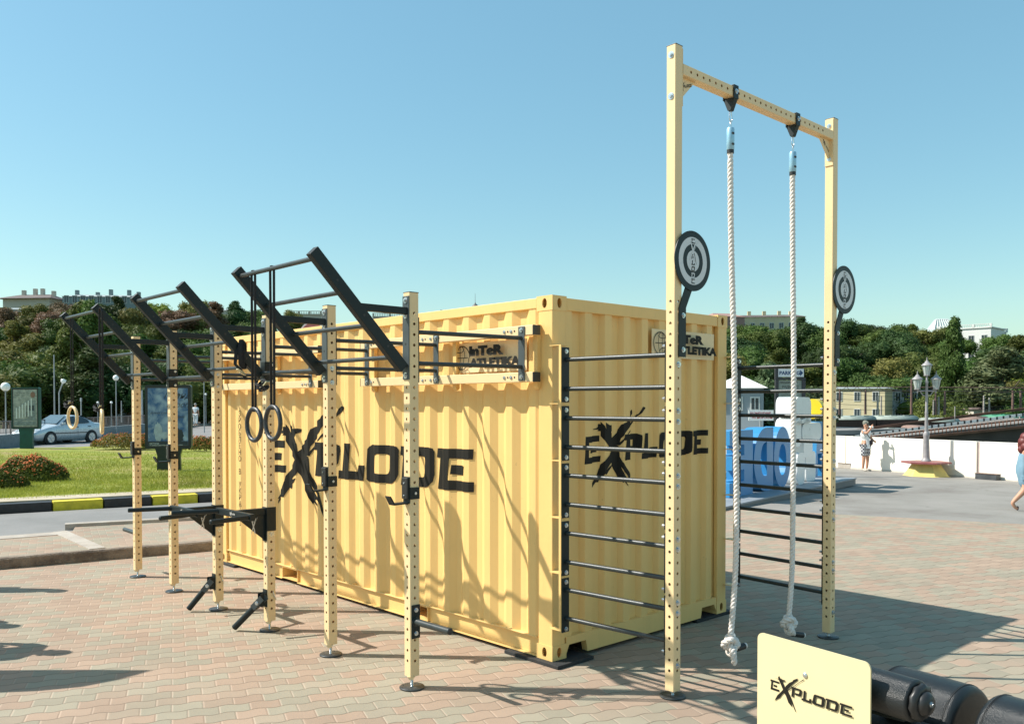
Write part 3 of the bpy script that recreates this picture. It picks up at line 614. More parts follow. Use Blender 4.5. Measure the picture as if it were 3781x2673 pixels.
inter_sign((1.262, 0.006, 2.485), (1, 0, 0), (0, 0, 1), 0.957, 0.25, 'sign_board', cont)
inter_sign((0.004, 1.235, 2.342), (0, -1, 0), (0, 0, 1), 0.94, 0.258, 'sign_board', cont)
# bolted beams on the long side with black end caps and welded brackets
def beam(y0, y1, z):
    mb = MB(); mb.box((-0.080, (y0+y1)/2, z), (0.08, y1-y0, 0.078)); b = mb.build('mounting_beam', POSTC, cont, bevel=0.004)
    for ye, s in ((y0, -1), (y1, 1)):
        MB().box((-0.080, ye+s*0.004, z), (0.0795, 0.008, 0.0775)).build('end_cap', BLKP, b, bevel=0.002)
    bo = MB(); ho = MB(); yy = y0+0.22
    for yy in [y0+0.22, y0+0.30, y0+1.20, y0+1.28, y0+1.40, y1-0.22][0:]:
        if yy < y1: hexbolt(bo, (-0.1205, yy+0.03, z), (-1, 0, 0), 0.010, 0.015, 0.008); ho.cyl((-0.122, yy-0.012, z), (-0.1195, yy-0.012, z), 0.008, 12)
    bo.build('bolt', ZINC, b); ho.build('bolt_hole', BLKP, b)
for y0, y1 in ((0.10, 2.55), (3.37, 5.95)):
    for z in (2.652, 2.282): beam(y0, y1, z)
    for yy in (y0+0.03, y0+1.05, y1-0.12):
        mb = MB(); mb.prism([(2.205, -0.039), (2.185, -0.02), (2.205, 0.0), (2.70, 0.0), (2.70, -0.039)], (0, yy, 0), (0, 0, 1), (1, 0, 0), 0.05)
        mb.v = [(p[0]+0.002, p[1], p[2]) for p in mb.v]; mb.build('beam_bracket', CREAM, cont, bevel=0.003)
# cream angle brackets at both corners of the end wall carrying the ladders
for xs, s in ((-0.034, 1), (CW-0.045, 1)):
    mb = MB(); mb.box((xs, -0.117, 1.415), (0.006, 0.022, 2.22))
    for z in (2.525, 2.072, 1.627, 1.182, 0.75, 0.305): mb.box((xs+0.045 if xs < 1 else xs+0.04, -0.062, z), (0.09, 0.122, 0.006))
    mb.box((xs+0.04, -0.125, 1.415), (0.006, 0.006, 2.2))
    mb.build('ladder_bracket', CREAM, cont)
# little lashing rings on rails
for y in (5.45, 4.2, 2.9, 1.6, 0.5):
    pth = [(0.02+0.018*sin(t*pi/6), y+0.02*cos(t*pi/6), Z0+0.172+0.004) for t in range(12)]
    MB().tube(pth, 0.004, 6, closed=True).build('lashing_ring', CREAM, cont)
# rubber pads under the corners
for i, (x, y, lx, ly, lab) in enumerate(((0.16, 0.20, 0.42, 0.62, 'black rubber pad under the near corner of the cream container'), (CW-0.2, 0.16, 0.60, 0.34, 'black rubber pad under the container corner behind the white climbing rope'), (0.16, CL-0.22, 0.40, 0.50, 'black rubber pad under the far left container corner behind the gym posts'))):
    tag(MB().box((x, y, 0.0152), (lx, ly, 0.028)).build('rubber_pad', RUB, bevel=0.004), lab, 'rubber pad', 'pads under the container')
# ================================================================== PULL-UP RIG
PX = -1.129; PH = 2.87; ZB = 0.094
PY = [0.325+1.1037*i for i in range(6)]; PY[1] += 0.022; PY[2] -= 0.02; PY[3] -= 0.03
PY[4] += 0.0
rig = thing('pull_up_rig', 'row of six perforated cream posts carrying slanted black monkey bar arms', 'training rig', (PX, 3.0, 0))
def foot(root, x, y, ztop):
    mb = MB(); mb.lathe([(0.001, 0.0), (0.090, 0.0), (0.092, 0.003), (0.092, 0.010), (0.089, 0.0125), (0.014, 0.013)], (x, y, 0.001), n=40)
    f = mb.build('foot_plate', mat('dark_steel_foot', (0.06, 0.065, 0.065), 0.4, metal=0.4, var=0.3, scale=20), root)
    hb = MB()
    for k in range(4): a = 0.6+k*pi/2; hb.cyl((x+0.07*cos(a), y+0.07*sin(a), 0.0138), (x+0.07*cos(a), y+0.07*sin(a), 0.0146), 0.005, 8)
    hb.build('screw_hole', BLKP, f)
    mb = MB(); pr = []
    z = 0.012
    while z < ztop+0.004: pr += [(0.0115, z), (0.0098, z+0.0015), (0.0115, z+0.003)]; z += 0.003
    mb.lathe(pr, (x, y, 0), n=12); mb.build('threaded_rod', ZINC, f)
    MB().cyl((x, y, ztop-0.014), (x, y, ztop-0.001), 0.019, 6, smooth=False).build('lock_nut', ZINC, f)
for i, y in enumerate(PY):
    mb = MB(); holed_tube(mb, (PX, y, ZB), PH-ZB, (0, 0, 1), (-1, 0, 0), pitch=0.0762, first=0.075)
    p = mb.build('post', POSTC, rig)
    MB().box((PX, y, PH+0.003), (0.082, 0.082, 0.006)).build('post_cap', BLKP, p, bevel=0.002)
    MB().prism([(-0.028, 0), (0.028, 0), (0.012, -0.022), (-0.012, -0.022)], (PX-0.012, y-0.012, ZB), (0.7071, -0.7071, 0), (0, 0, 1), 0.03).build('foot_gusset', POSTC, p)
    foot(rig, PX, y, ZB-0.004)
# slanted arms with back plate and strut
def arm(y):
    t0 = Vector((-1.205, y, 2.325)); t1 = Vector((-1.932, y, 3.082))
    d = (t1-t0).normalized(); nrm_ = Vector((0, 1, 0)).cross(d)
    M = Matrix((( nrm_.x, 0, d.x), (nrm_.y, 1, d.y), (nrm_.z, 0, d.z)))
    c = (t0+t1)/2
    a = MB().box(c, (0.080, 0.060, (t1-t0).length), M).build('slanted_arm', BLK, rig, bevel=0.004)
    hb = MB()
    for f in (0.2, 0.47, 0.76): q = t0+d*(t1-t0).length*f+Vector((0, -0.0302, 0)); hb.cyl(q, q-Vector((0, 0.0008, 0)), 0.009, 12)
    hb.build('arm_hole', BLKP, a)
    MB().box(Vector((-1.375, y, 2.738)), (0.40, 0.05, 0.05)).build('strut', BLK, rig, bevel=0.003)
    MB().box((PX-0.0445, y, 2.545), (0.008, 0.076, 0.60)).build('back_plate', mat('grey_black_plate', (0.06, 0.075, 0.078), 0.4, var=0.1), rig, bevel=0.002)
    bo = MB()
    for z in (2.815, 2.705, 2.275): hexbolt(bo, (PX-0.0485, y, z), (-1, 0, 0), 0.013, 0.022, 0.012)
    for z in (2.44, ): hexbolt(bo, (PX+0.0405, y, z), (1, 0, 0), 0.013, 0.02, 0.012)
    bo.build('bolt', ZINC, rig)
    g = MB(); g.cyl((PX-0.0488, y, 2.50), (PX-0.0482, y, 2.50), 0.009, 12); g.build('plate_hole', BLKP, rig)
for y in PY: arm(y)
rungs = [(-1.905, 3.035), (-1.685, 2.832), (-1.460, 2.622), (-1.245, 2.405)]
def bar(p0, p1, r=0.0165, name='rung', par=None, m=BAR): return MB().cyl(p0, p1, r, 18).build(name, m, par or rig)
for a, b in ((0, 1), (2, 3), (4, 5)):
    for x, z in rungs: bar((x, PY[a]+0.028, z), (x, PY[b]-0.028, z))
# single low bars that link the three bays, with wrapped end brackets
for a, b in ((1, 2), (3, 4)):
    bar((-1.145-0.06, PY[a]+0.03, 2.345), (-1.145-0.06, PY[b]-0.04, 2.345), name='link_bar')
    y = PY[b]
    MB().box((PX-0.004, y-0.044, 2.350), (0.092, 0.006, 0.20)).build('wrap_bracket', BLK, rig, bevel=0.002)
    MB().box((PX-0.055, y-0.010, 2.350), (0.006, 0.075, 0.20)).build('wrap_bracket', BLK, rig, bevel=0.002)
    bo = MB(); [hexbolt(bo, (PX+0.012, y-0.047, z), (0, -1, 0), 0.014, 0.0, 0.008) for z in (2.425, 2.275)]; bo.build('bolt', mat('cream_bolt_cap', (0.7, 0.66, 0.55), 0.4), rig)
for (i, z) in ((1, 2.305), (1, 2.42), (3, 2.30), (3, 2.42)):
    bo = MB(); hexbolt(bo, (PX, PY[i]-0.0405, z-0.06), (0, -1, 0), 0.012, 0.02, 0.010); bo.build('bolt', ZINC, rig)
# pull-up frames from each post back to the container beams
for i, y in enumerate(PY):
    ye = 0.232+1.1037*i-0.01
    if i == 3: ye = 3.52
    MB().box((PX+0.0435, y, 2.46), (0.006, 0.078, 0.47)).build('link_plate', BLK, rig, bevel=0.002)
    if ye < 5.9:
        MB().box((-0.1245, ye, 2.468), (0.007, 0.072, 0.43)).build('wall_plate', mat('grey_black_plate', (0, 0, 0)), rig, bevel=0.002)
        bo = MB(); [hexbolt(bo, (-0.128, ye, z), (-1, 0, 0), 0.012, 0.019, 0.010) for z in (2.655, 2.282)]; bo.build('bolt', ZINC, rig)
    for z in (2.592, 2.364): bar((PX+0.046, y, z), (-0.128, ye, z), 0.0165, 'link_bar')

# ------------------------------------------------------------------ rig attachments
def j_hook(y, z, lab):
    "z = underside of the cup"
    t = thing('barbell_hook', lab, 'barbell hook', (PX, y, z), 'barbell hooks clipped on the rig posts')
    x0 = PX-0.041
    MB().box((x0-0.004, y-0.002, z+0.10), (0.007, 0.078, 0.19)).build('back_plate', BLK, t, bevel=0.002)
    MB().box((PX-0.003, y-0.0445, z+0.075), (0.085, 0.007, 0.085)).build('side_plate', BLK, t, bevel=0.002)
    MB().box((x0-0.016, y-0.002, z+0.112), (0.018, 0.066, 0.155)).build('rubber_pad', BLKP, t, bevel=0.006)
    prof = [(0.0, 0.0), (-0.135, -0.002), (-0.170, 0.062), (-0.162, 0.066), (-0.126, 0.010), (-0.008, 0.012)]
    mb = MB(); mb.prism(prof, (x0, y+0.030, z), (1, 0, 0), (0, 0, 1), 0.062); mb.build('cup', BLK, t, bevel=0.002)
    bo = MB(); [hexbolt(bo, (x0-0.025, y-0.002, z+q), (-1, 0, 0), 0.007, 0, 0.003) for q in (0.06, 0.15)]; hexbolt(bo, (PX, y-0.048, z+0.075), (0, -1, 0), 0.011, 0, 0.004); bo.build('bolt', ZINC, t)
    return t
j_hook(PY[0], 1.350, 'black barbell hook on the nearest perforated post of the rig')
j_hook(PY[1], 1.362, 'black barbell hook on the post just left of the nearest one')
j_hook(PY[4], 1.435, 'black barbell hook on the post standing in front of the blue poster board')
j_hook(PY[5], 1.430, 'black barbell hook on the leftmost and farthest post')
def dip(y, z, lab):
    t = thing('dip_bars', lab, 'dip bar', (PX, y, z-0.2), 'dip bars bolted to the rig')
    MB().box((PX+0.0, y-0.044, z-0.105), (0.090, 0.006, 0.215)).build('clamp_plate', BLK, t, bevel=0.002)
    MB().box((PX-0.045, y, z-0.15), (0.007, 0.078, 0.31)).build('clamp_plate', BLK, t, bevel=0.002)
    MB().box((PX-0.19, y, z-0.032), (0.29, 0.05, 0.056)).build('beam', BLK, t, bevel=0.003)
    g = MB(); g.prism([(-0.048, -0.062), (-0.33, -0.062), (-0.048, -0.30)], (PX, y-0.006, z), (1, 0, 0), (0, 0, 1), 0.008); gg = g.build('gusset', BLK, t)
    fr_ = frame((PX-0.16, y-0.0145, z-0.19), (1, 0, 0), (0, 0, 1), 0.0005)
    us = [p for i in (2, 3, 4, 5, 6) for p in THIN[i][0]]
    def sc(P, s, ox, oy): return [((u-0.2)*s*3.4+ox, (v-0.45)*s+oy) for u, v in P]
    art('logo', [poly2d(sc(THIN[i][0], 0.05, 0.0, 0.03)) for i in (2, 3, 4, 5, 6)], mat('pale_print', (0.62, 0.60, 0.55), 0.5), gg, lambda u, v, k: Vector((PX-0.16+u, y-0.0152-0.0003*k, z-0.19+v)))
    cb = MB(); cb.box((PX-0.345, y-0.035, z-0.03), (0.04, 0.68, 0.058)); c = cb.build('cross_beam', BLK, t, bevel=0.003)
    art('logo', [poly2d([(u*0.11, v*0.014) for u, v in o], [[(u*0.11, v*0.014) for u, v in q] for q in h]) for o, h in THIN], mat('pale_print', (0, 0, 0)), c, frame((PX-0.366, y+0.02, z-0.035), (0, -1, 0), (0, 0, 1), 0.001))
    for sgn, y0, y1 in ((1, y+0.27, y+0.40), (-1, y-0.34, y-0.41)):
        h = MB(); p0 = Vector((PX-0.36, y0, z-0.03)); p1 = Vector((PX-0.73, y1, z-0.03)); h.cyl(p0, p1, 0.021, 18); dd = (p1-p0).normalized(); h.cyl(p1, p1+dd*0.006, 0.021, 18, r1=0.012)
        h.build('handle', BLK, t)
    bo = MB(); hexbolt(bo, (PX+0.005, y-0.0405, z-0.245), (0, -1, 0), 0.011, 0.024, 0.004); bo.build('bolt', ZINC, t)
dip(PY[2], 1.130, 'black dip bars with two handles on the post nearer the container lettering')
dip(PY[3], 1.056, 'black dip bars mounted on the post beside the far left edge of the container')
def landmine(tip, y, z, lab):
    t = thing('landmine_sleeve', lab, 'barbell sleeve', (PX, y, 0), 'swivel sleeves at the foot of the rig posts')
    tip = Vector(tip); h = Vector((PX-0.12, y-0.01, z)); d = (tip-h).normalized()
    MB().cyl(h, tip, 0.028, 24).build('sleeve', BLK, t)
    MB().cyl(tip-d*0.001, tip+d*0.002, 0.0245, 20).build('sleeve_mouth', mat('dark_inside', (0.008, 0.008, 0.008), 0.8), t)
    b = MB(); side = d.cross(Vector((0, 0, 1))).normalized(); up = side.cross(d)
    M = Matrix((side, up, d)).transposed()
    b.box(h-d*0.02+side*0.037, (0.006, 0.055, 0.14), M); b.box(h-d*0.02-side*0.037, (0.006, 0.055, 0.14), M); b.box(h+d*0.045, (0.08, 0.055, 0.006), M)
    b.build('yoke', mat('grey_black_plate', (0, 0, 0)), t, bevel=0.002)
    bb = MB(); hexbolt(bb, h-d*0.02+side*0.04, side, 0.014, 0.018, 0.009); hexbolt(bb, h-d*0.02-side*0.04, -side, 0.014, 0.018, 0.009); bb.build('bolt', ZINC, t)
    q = MB(); q.box((PX-0.046, y, z+0.04), (0.008, 0.07, 0.16)); q.box((PX-0.075, y-0.028, z+0.03), (0.055, 0.006, 0.12)); q.box((PX-0.075, y+0.028, z+0.03), (0.055, 0.006, 0.12))
    q.build('hinge_plate', BLK, t, bevel=0.002)
    w_ = MB(); w_.cyl((PX+0.01, y-0.048, z+0.10), (PX+0.035, y-0.055, z+0.02), 0.006, 10); w_.build('pin', ZINC, t)
landmine(GR(866, 2316, 0.03), PY[2], 0.265, 'black tubular swivel sleeve resting on the paving below the right dip bars')
landmine(GR(697, 2247, 0.03), PY[3], 0.250, 'black tubular swivel sleeve resting on the paving below the left dip bars')
def peg(y, s, z, x, lab):
    t = thing('storage_peg', lab, 'plate peg', (x, y, z), 'round pegs at the two ends of the rig')
    MB().box((x, y+s*0.0435, z), (0.075, 0.006, 0.245)).build('peg_plate', BLK, t, bevel=0.003)
    m = MB(); m.cyl((x, y+s*0.046, z), (x, y+s*0.052, z), 0.034, 24); m.cyl((x, y+s*0.05, z), (x, y+s*0.44, z+0.004), 0.0245, 24); m.build('peg_tube', BAR, t)
    m = MB(); m.cyl((x, y+s*0.44, z+0.004), (x, y+s*0.446, z+0.004), 0.025, 24, r1=0.02); m.build('end_plug', BLKP, t)
    b = MB(); [hexbolt(b, (x, y+s*0.047, z+q), (0, s, 0), 0.013, 0.017, 0.01) for q in (0.085, -0.085)]; b.build('bolt', ZINC, t)
peg(PY[0], -1, 0.493, PX+0.004, 'dark round peg sticking out of the nearest post above its foot')
peg(PY[5], 1, 0.520, PX, 'dark round peg sticking out behind the leftmost post')

# ------------------------------------------------------------------ gym rings
def ribbon(mb, pts, w, wd, t=0.0012):
    "flat strap through pts, width vector wd"
    wd = Vector(wd).normalized()*w/2; P = [Vector(p) for p in pts]
    V = []; F = []
    for i, p in enumerate(P):
        d = (P[min(i+1, len(P)-1)]-P[max(i-1, 0)]).normalized(); n = d.cross(wd).normalized()*t
        V += [p-wd-n, p+wd-n, p+wd+n, p-wd+n]
    for i in range(len(P)-1):
        for k in range(4): F.append((i*4+k, i*4+(k+1) % 4, (i+1)*4+(k+1) % 4, (i+1)*4+k))
    F += [(3, 2, 1, 0), tuple(len(V)-4+k for k in range(4))]
    mb.add(V, F)
def ring(y, zc, m, ang, lab, group, tube_r=0.0165, bundle=None, xr=-1.905, zr_=3.035, split=0.028, bdir=1, wdx=0.022):
    t = thing('gym_ring', lab, 'gym ring', (xr, y, zc), group)
    R = 0.105; pth = []
    for k in range(40):
        a = 2*pi*k/40; h = R*cos(a); v = R*1.0*sin(a)
        pth.append((xr+h*cos(ang), y+h*sin(ang), zc+v*1.12))
    MB().tube(pth, tube_r, 14, closed=True).build('hoop', m, t)
    mb = MB(); top = zc+R*1.12
    pts = [(xr, y-split*0.3, top-tube_r-0.004), (xr, y-split*0.8, top+0.02), (xr, y-split, zr_-0.02), (xr, y-split*0.4, zr_+0.018)]
    pts2 = [(xr, y+split*0.3, top-tube_r-0.004), (xr, y+split*0.8, top+0.02), (xr, y+split, zr_-0.02), (xr, y+split*0.4, zr_+0.018)]
    def dens(P):
        o = []
        for a, b in zip(P[:-1], P[1:]):
            for k in range(4): o.append(Vector(a).lerp(Vector(b), k/4))
        return o+[Vector(P[-1])]
    ribbon(mb, dens(pts), wdx, (1, 0.25, 0)); ribbon(mb, dens(pts2), wdx, (1, 0.25, 0))
    mb.box((xr, y, zr_+0.0185), (wdx, split, 0.003)); mb.box((xr, y, top-tube_r-0.006), (wdx, split*0.8, 0.003))
    mb.build('strap', STRAP, t)
    if bundle:
        rn = random.Random(int(y*100)); mb = MB(); c = Vector((xr, y, top+0.03))+Vector(bundle[0])
        for k in range(bundle[2]):
            L = bundle[1]*rn.uniform(0.6, 1.1); a = rn.uniform(-0.5, 0.5); pts = []
            for q in range(15):
                s = q/14*2*pi; pts.append(c+Vector((rn.uniform(-.003, .003)+0.02*sin(s), bdir*(-L/2+L/2*cos(s))*cos(a)+0.01*k-0.02, 0.022*sin(s)+L*0.4*sin(a)*(cos(s)-1)*0.5+0.006*k)))
            ribbon(mb, pts, 0.024, (1, 0.1, 0.2), 0.0014)
        mb.build('strap_bundle', STRAP, t)
        bk = MB(); bk.box(c+Vector((0, bdir*0.01, 0.035)), (0.035, 0.06, 0.008), Matrix.Rotation(0.5*bdir, 3, 'X')); bk.cyl(c+Vector((-0.016, bdir*0.02, 0.045)), c+Vector((0.016, bdir*0.02, 0.045)), 0.006, 8)
        bk.build('buckle', mat('brass_buckle', (0.55, 0.5, 0.32), 0.35, metal=0.5, var=0.3, scale=80), t)
    return t
BR = mat('black_ring_tape', (0.03, 0.032, 0.034), 0.35, var=0.4, scale=40, bump=0.3, bscale=120)
ring(1.22, 1.918, BR, 1.62, 'black gym ring hanging straight, left one of the black pair', 'gym rings on black straps')
ring(0.93, 1.935, BR, 1.60, 'black gym ring with a bundled dark strap, right one of the black pair', 'gym rings on black straps', bundle=((0, 0.10, 0.10), 0.10, 7), bdir=-1)
ring(5.60, 1.920, WOOD, 1.72, 'pale wooden gym ring hanging in front of the silver car', 'gym rings on black straps', bundle=((0, 0.09, -0.02), 0.18, 6), bdir=-1, split=0.040, wdx=0.012)
ring(4.62, 1.890, WOOD, 1.32, 'pale wooden gym ring seen edge-on beside the silver car', 'gym rings on black straps', bundle=((0, 0.04, -0.03), 0.16, 6), bdir=-1, split=0.045)
# thick dark strap loop hanging down beside the fourth post
tie = thing('strap_bundle', 'black strap loop with a steel buckle hanging beside a post above the rings', 'strap', (-1.42, 2.42, 2.45))
mb = MB(); c = GR(950, 1330, 2.45)
c = Vector((-1.40, 2.48, 2.62))
for k in range(3):
    pts = [c+Vector((0.01*k+0.03*sin(q/12*2*pi), 0.035*sin(q/12*2*pi), -0.10+0.12*cos(q/12*2*pi)-0.01*k)) for q in range(13)]
    ribbon(mb, pts, 0.035, (0.8, -0.6, 0), 0.002)
ribbon(mb, [c+Vector((0, 0, 0.0)), c+Vector((-0.05, 0.0, -0.08)), c+Vector((-0.06, 0, -0.2)), c+Vector((0.0, 0, -0.26)), c+Vector((0.04, 0, -0.33))], 0.03, (0.8, -0.6, 0), 0.002)
mb.build('webbing', STRAP, tie)
mb = MB(); mb.box(c+Vector((-0.02, -0.02, -0.26)), (0.07, 0.04, 0.008), Matrix.Rotation(0.5, 3, 'Y')); mb.box(c+Vector((0.0, -0.02, -0.285)), (0.05, 0.035, 0.006), Matrix.Rotation(0.5, 3, 'Y')); mb.build('buckle', mat('brass_buckle', (0, 0, 0)), tie)

# ================================================================== ROPE FRAME
RX0, RX1, RY, RH = 0.108, 2.386, -1.0855, 4.555
rf = thing('rope_climbing_frame', 'tall cream gantry of two posts and a perforated crossbeam for climbing ropes', 'climbing frame', ((RX0+RX1)/2, RY, 0))
for x in (RX0, RX1):
    mb = MB(); holed_tube(mb, (x, RY, 0.050), RH-0.050, (0, 0, 1), (-1, 0, 0), pitch=0.0762, first=0.105, hrange=(0.1, 2.76), faces=(0, 1, 2, 3))
    p = mb.build('post', POSTC, rf)
    MB().box((x, RY, RH+0.003), (0.082, 0.082, 0.006)).build('post_cap', BLKP, p, bevel=0.002)
    foot(rf, x, RY, 0.047)
zbm = 4.405
bl0, bl1 = RX0+0.048, RX1-0.048
mb = MB(); holed_tube(mb, (bl0, RY, zbm), bl1-bl0, (1, 0, 0), (0, -1, 0), pitch=0.0762, first=0.055, s=0.078, faces=(0, 2)); mb.build('crossbeam', POSTC, rf)
for x, s in ((RX0, 1), (RX1, -1)):
    MB().box((x+s*0.044, RY, 4.345), (0.008, 0.076, 0.40)).build('beam_plate', POSTC, rf, bevel=0.002)
    g = MB(); g.prism([(s*0.048, zbm-0.040), (s*0.235, zbm-0.040), (s*0.048, zbm-0.215)], (x, RY+0.004, 0), (1, 0, 0), (0, 0, 1), 0.008); gs = g.build('gusset', POSTC, rf)
    def gz(P, s=s, x=x):
        q = []
        for u, v in P:
            if s > 0: q.append((x+0.055+u*0.14, zbm-0.125+v*0.020+u*0.045))
            else: q.append((x-0.165+u*0.105, zbm-0.065+v*0.016-u*0.085))
        return q
    art('logo', [poly2d(gz(o), [gz(q) for q in h]) for o, h in THIN], INK, gs, lambda u, v, k: Vector((u, RY-0.0052-0.0002*k, v)))
    bo = MB()
    for z in (4.49, 4.205): hexbolt(bo, (x-0.0405, RY, z), (-1, 0, 0), 0.014, 0.024, 0.010); hexbolt(bo, (x+s*0.048, RY, z), (s, 0, 0), 0.012, 0.02, 0.010)
    bo.build('bolt', ZINC, rf)
    bo = MB()
    for z in (2.345, 2.02, 1.945, 1.565, 1.49, 1.12, 1.05, 0.675, 0.60, 0.23): hexbolt(bo, (x, RY-0.0405, z+0.0), (0, -1, 0), 0.014, 0.022, 0.012)
    bo.build('bolt', ZINC, rf)
    bo = MB()
    pass
# ladders: five bolted two-rung sections between container and gantry
LZ = [2.413, 2.186, 1.959, 1.734, 1.513, 1.288, 1.063, 0.838, 0.620, 0.396]
def ladder(x0, x1, lab):
    t = thing('wall_bar_ladder', lab, 'ladder', (x0, -0.6, 0), 'rung ladders between the container and the rope gantry')
    for k in range(5):
        za = LZ[2*k]+0.095; zb_ = LZ[2*k+1]-0.105
        MB().box((x0, -0.132, (za+zb_)/2), (0.080, 0.008, za-zb_)).build('end_plate', BLK, t, bevel=0.002)
        MB().box((x1, RY+0.0445, (za+zb_)/2), (0.080, 0.008, za-zb_)).build('end_plate', BLK, t, bevel=0.002)
        bo = MB()
        for z in (za-0.032, zb_+0.025): hexbolt(bo, (x0+0.004, -0.136, z), (0, -1, 0), 0.014, 0.018, 0.010); hexbolt(bo, (x1-0.025, RY+0.0485, z), (0, 1, 0), 0.011, 0.0, 0.022)
        bo.build('bolt', ZINC, t)
        for z in LZ[2*k:2*k+2]: bar((x0+0.015, -0.134, z), (x1-0.02, RY+0.047, z), 0.0175, 'rung', t)
ladder(0.010, RX0, 'black rung ladder joining the container corner to the nearer rope post')
ladder(CW-0.005, RX1+0.0, 'black rung ladder behind the ropes at the far container corner')
# wall-ball targets
TG = mat('pale_grey_target_face', (0.62, 0.63, 0.64), 0.45, var=0.03)
def target(xp, lab):
    t = thing('wall_ball_target', lab, 'target', (xp, RY, 2.5), 'round target discs on the rope gantry posts')
    yb = RY-0.042; cx = xp+0.145; cz = 3.078; R = 0.212
    mb = MB(); mb.prism([(0.0, -0.65+0.0), (0.08, -0.65), (0.08, -0.305), (0.165, -0.15), (0.095, -0.12), (0.0, -0.31)], (xp-0.005, yb, cz-0.03), (1, 0, 0), (0, 0, 1), 0.008); mb.build('arm', BLK, t, bevel=0.002)
    mb = MB(); mb.cyl((cx, yb-0.009, cz), (cx, yb-0.015, cz), R, 64); d = mb.build('disc', BLK, t)
    def rg(r0, r1, n=64):
        V = [(r0*cos(2*pi*i/n), r0*sin(2*pi*i/n)) for i in range(n)]+[(r1*cos(2*pi*i/n), r1*sin(2*pi*i/n)) for i in range(n)]
        return V, [(i, (i+1) % n, n+(i+1) % n, n+i) for i in range(n)]
    fr_ = lambda off: (lambda u, v, k: Vector((cx+u, yb-0.015-off-0.0002*k, cz+v)))
    art('target_ring', [rg(0.168, 0.118), rg(0.074, 0.0001)], TG, d, fr_(0.0008))
    # vertical word, X emblem overlaid
    P = []; W_ = []
    def letters(i, yy, sc=0.042):
        o, h = THIN[i]; us = [p[0] for p in o]; vs_ = [p[1] for p in o]; a0, a1 = min(us), max(us); b0, b1 = min(vs_), max(vs_)
        f = lambda Q: [(((p[0]-a0)/(a1-a0)-0.5)*sc, yy+((p[1]-b0)/(b1-b0)-0.5)*0.034) for p in Q]
        return poly2d(f(o), [f(q) for q in h])
    blk = [letters(0, 0.140), letters(7, 0.030), letters(8, -0.012), letters(9, -0.055), letters(11, -0.142)]
    wh = [letters(10, -0.100)]
    for i in (2, 3, 4, 5): f = lambda Q: [((p[0]-0.2)*0.30, 0.075+(p[1]-0.5)*0.052) for p in Q]; (wh if i != 3 else blk).append(poly2d(f(THIN[i][0])))
    art('logo', blk, INK, d, fr_(0.0014)); art('logo', wh, TG, d, fr_(0.0018))
    bo = MB(); [hexbolt(bo, (xp+0.040, yb-0.0085, z), (0, -1, 0), 0.014, 0.019, 0.010) for z in (cz-0.39, cz-0.63)]; bo.build('bolt', ZINC, t)
target(RX0, 'round black and grey target disc on the nearer rope gantry post')
target(RX1, 'round black and grey target disc on the farther rope gantry post')

# climbing ropes -------------------------------------------------------------
def twisted(mb, path, r=0.0220, pitch=0.10, ns=3, n=8, step=0.008):
    "three-strand rope swept along a smooth path"
    P = [Vector(p) for p in path]
    def cr(i, t):
        p0, p1, p2, p3 = P[max(i-1, 0)], P[i], P[i+1], P[min(i+2, len(P)-1)]
        return 0.5*((2*p1)+(p2-p0)*t+(2*p0-5*p1+4*p2-p3)*t*t+(3*p1-p0-3*p2+p3)*t**3)
    D = []
    for i in range(len(P)-1):
        k = max(2, int((P[i+1]-P[i]).length/step))
        D += [cr(i, q/k) for q in range(k)]
    D.append(P[-1])
    a = (D[1]-D[0]).orthogonal().normalized(); s = 0; S = [[] for _ in range(ns)]
    for i, p in enumerate(D):
        t = (D[min(i+1, len(D)-1)]-D[max(i-1, 0)]).normalized(); a = (a-t*a.dot(t)).normalized(); b = t.cross(a)
        if i: s += (p-D[i-1]).length
        for k in range(ns):
            an = 2*pi*(s/pitch+k/ns); S[k].append(p+(a*cos(an)+b*sin(an))*r*0.50)
    for k in range(ns): mb.tube(S[k], r*0.56, n)
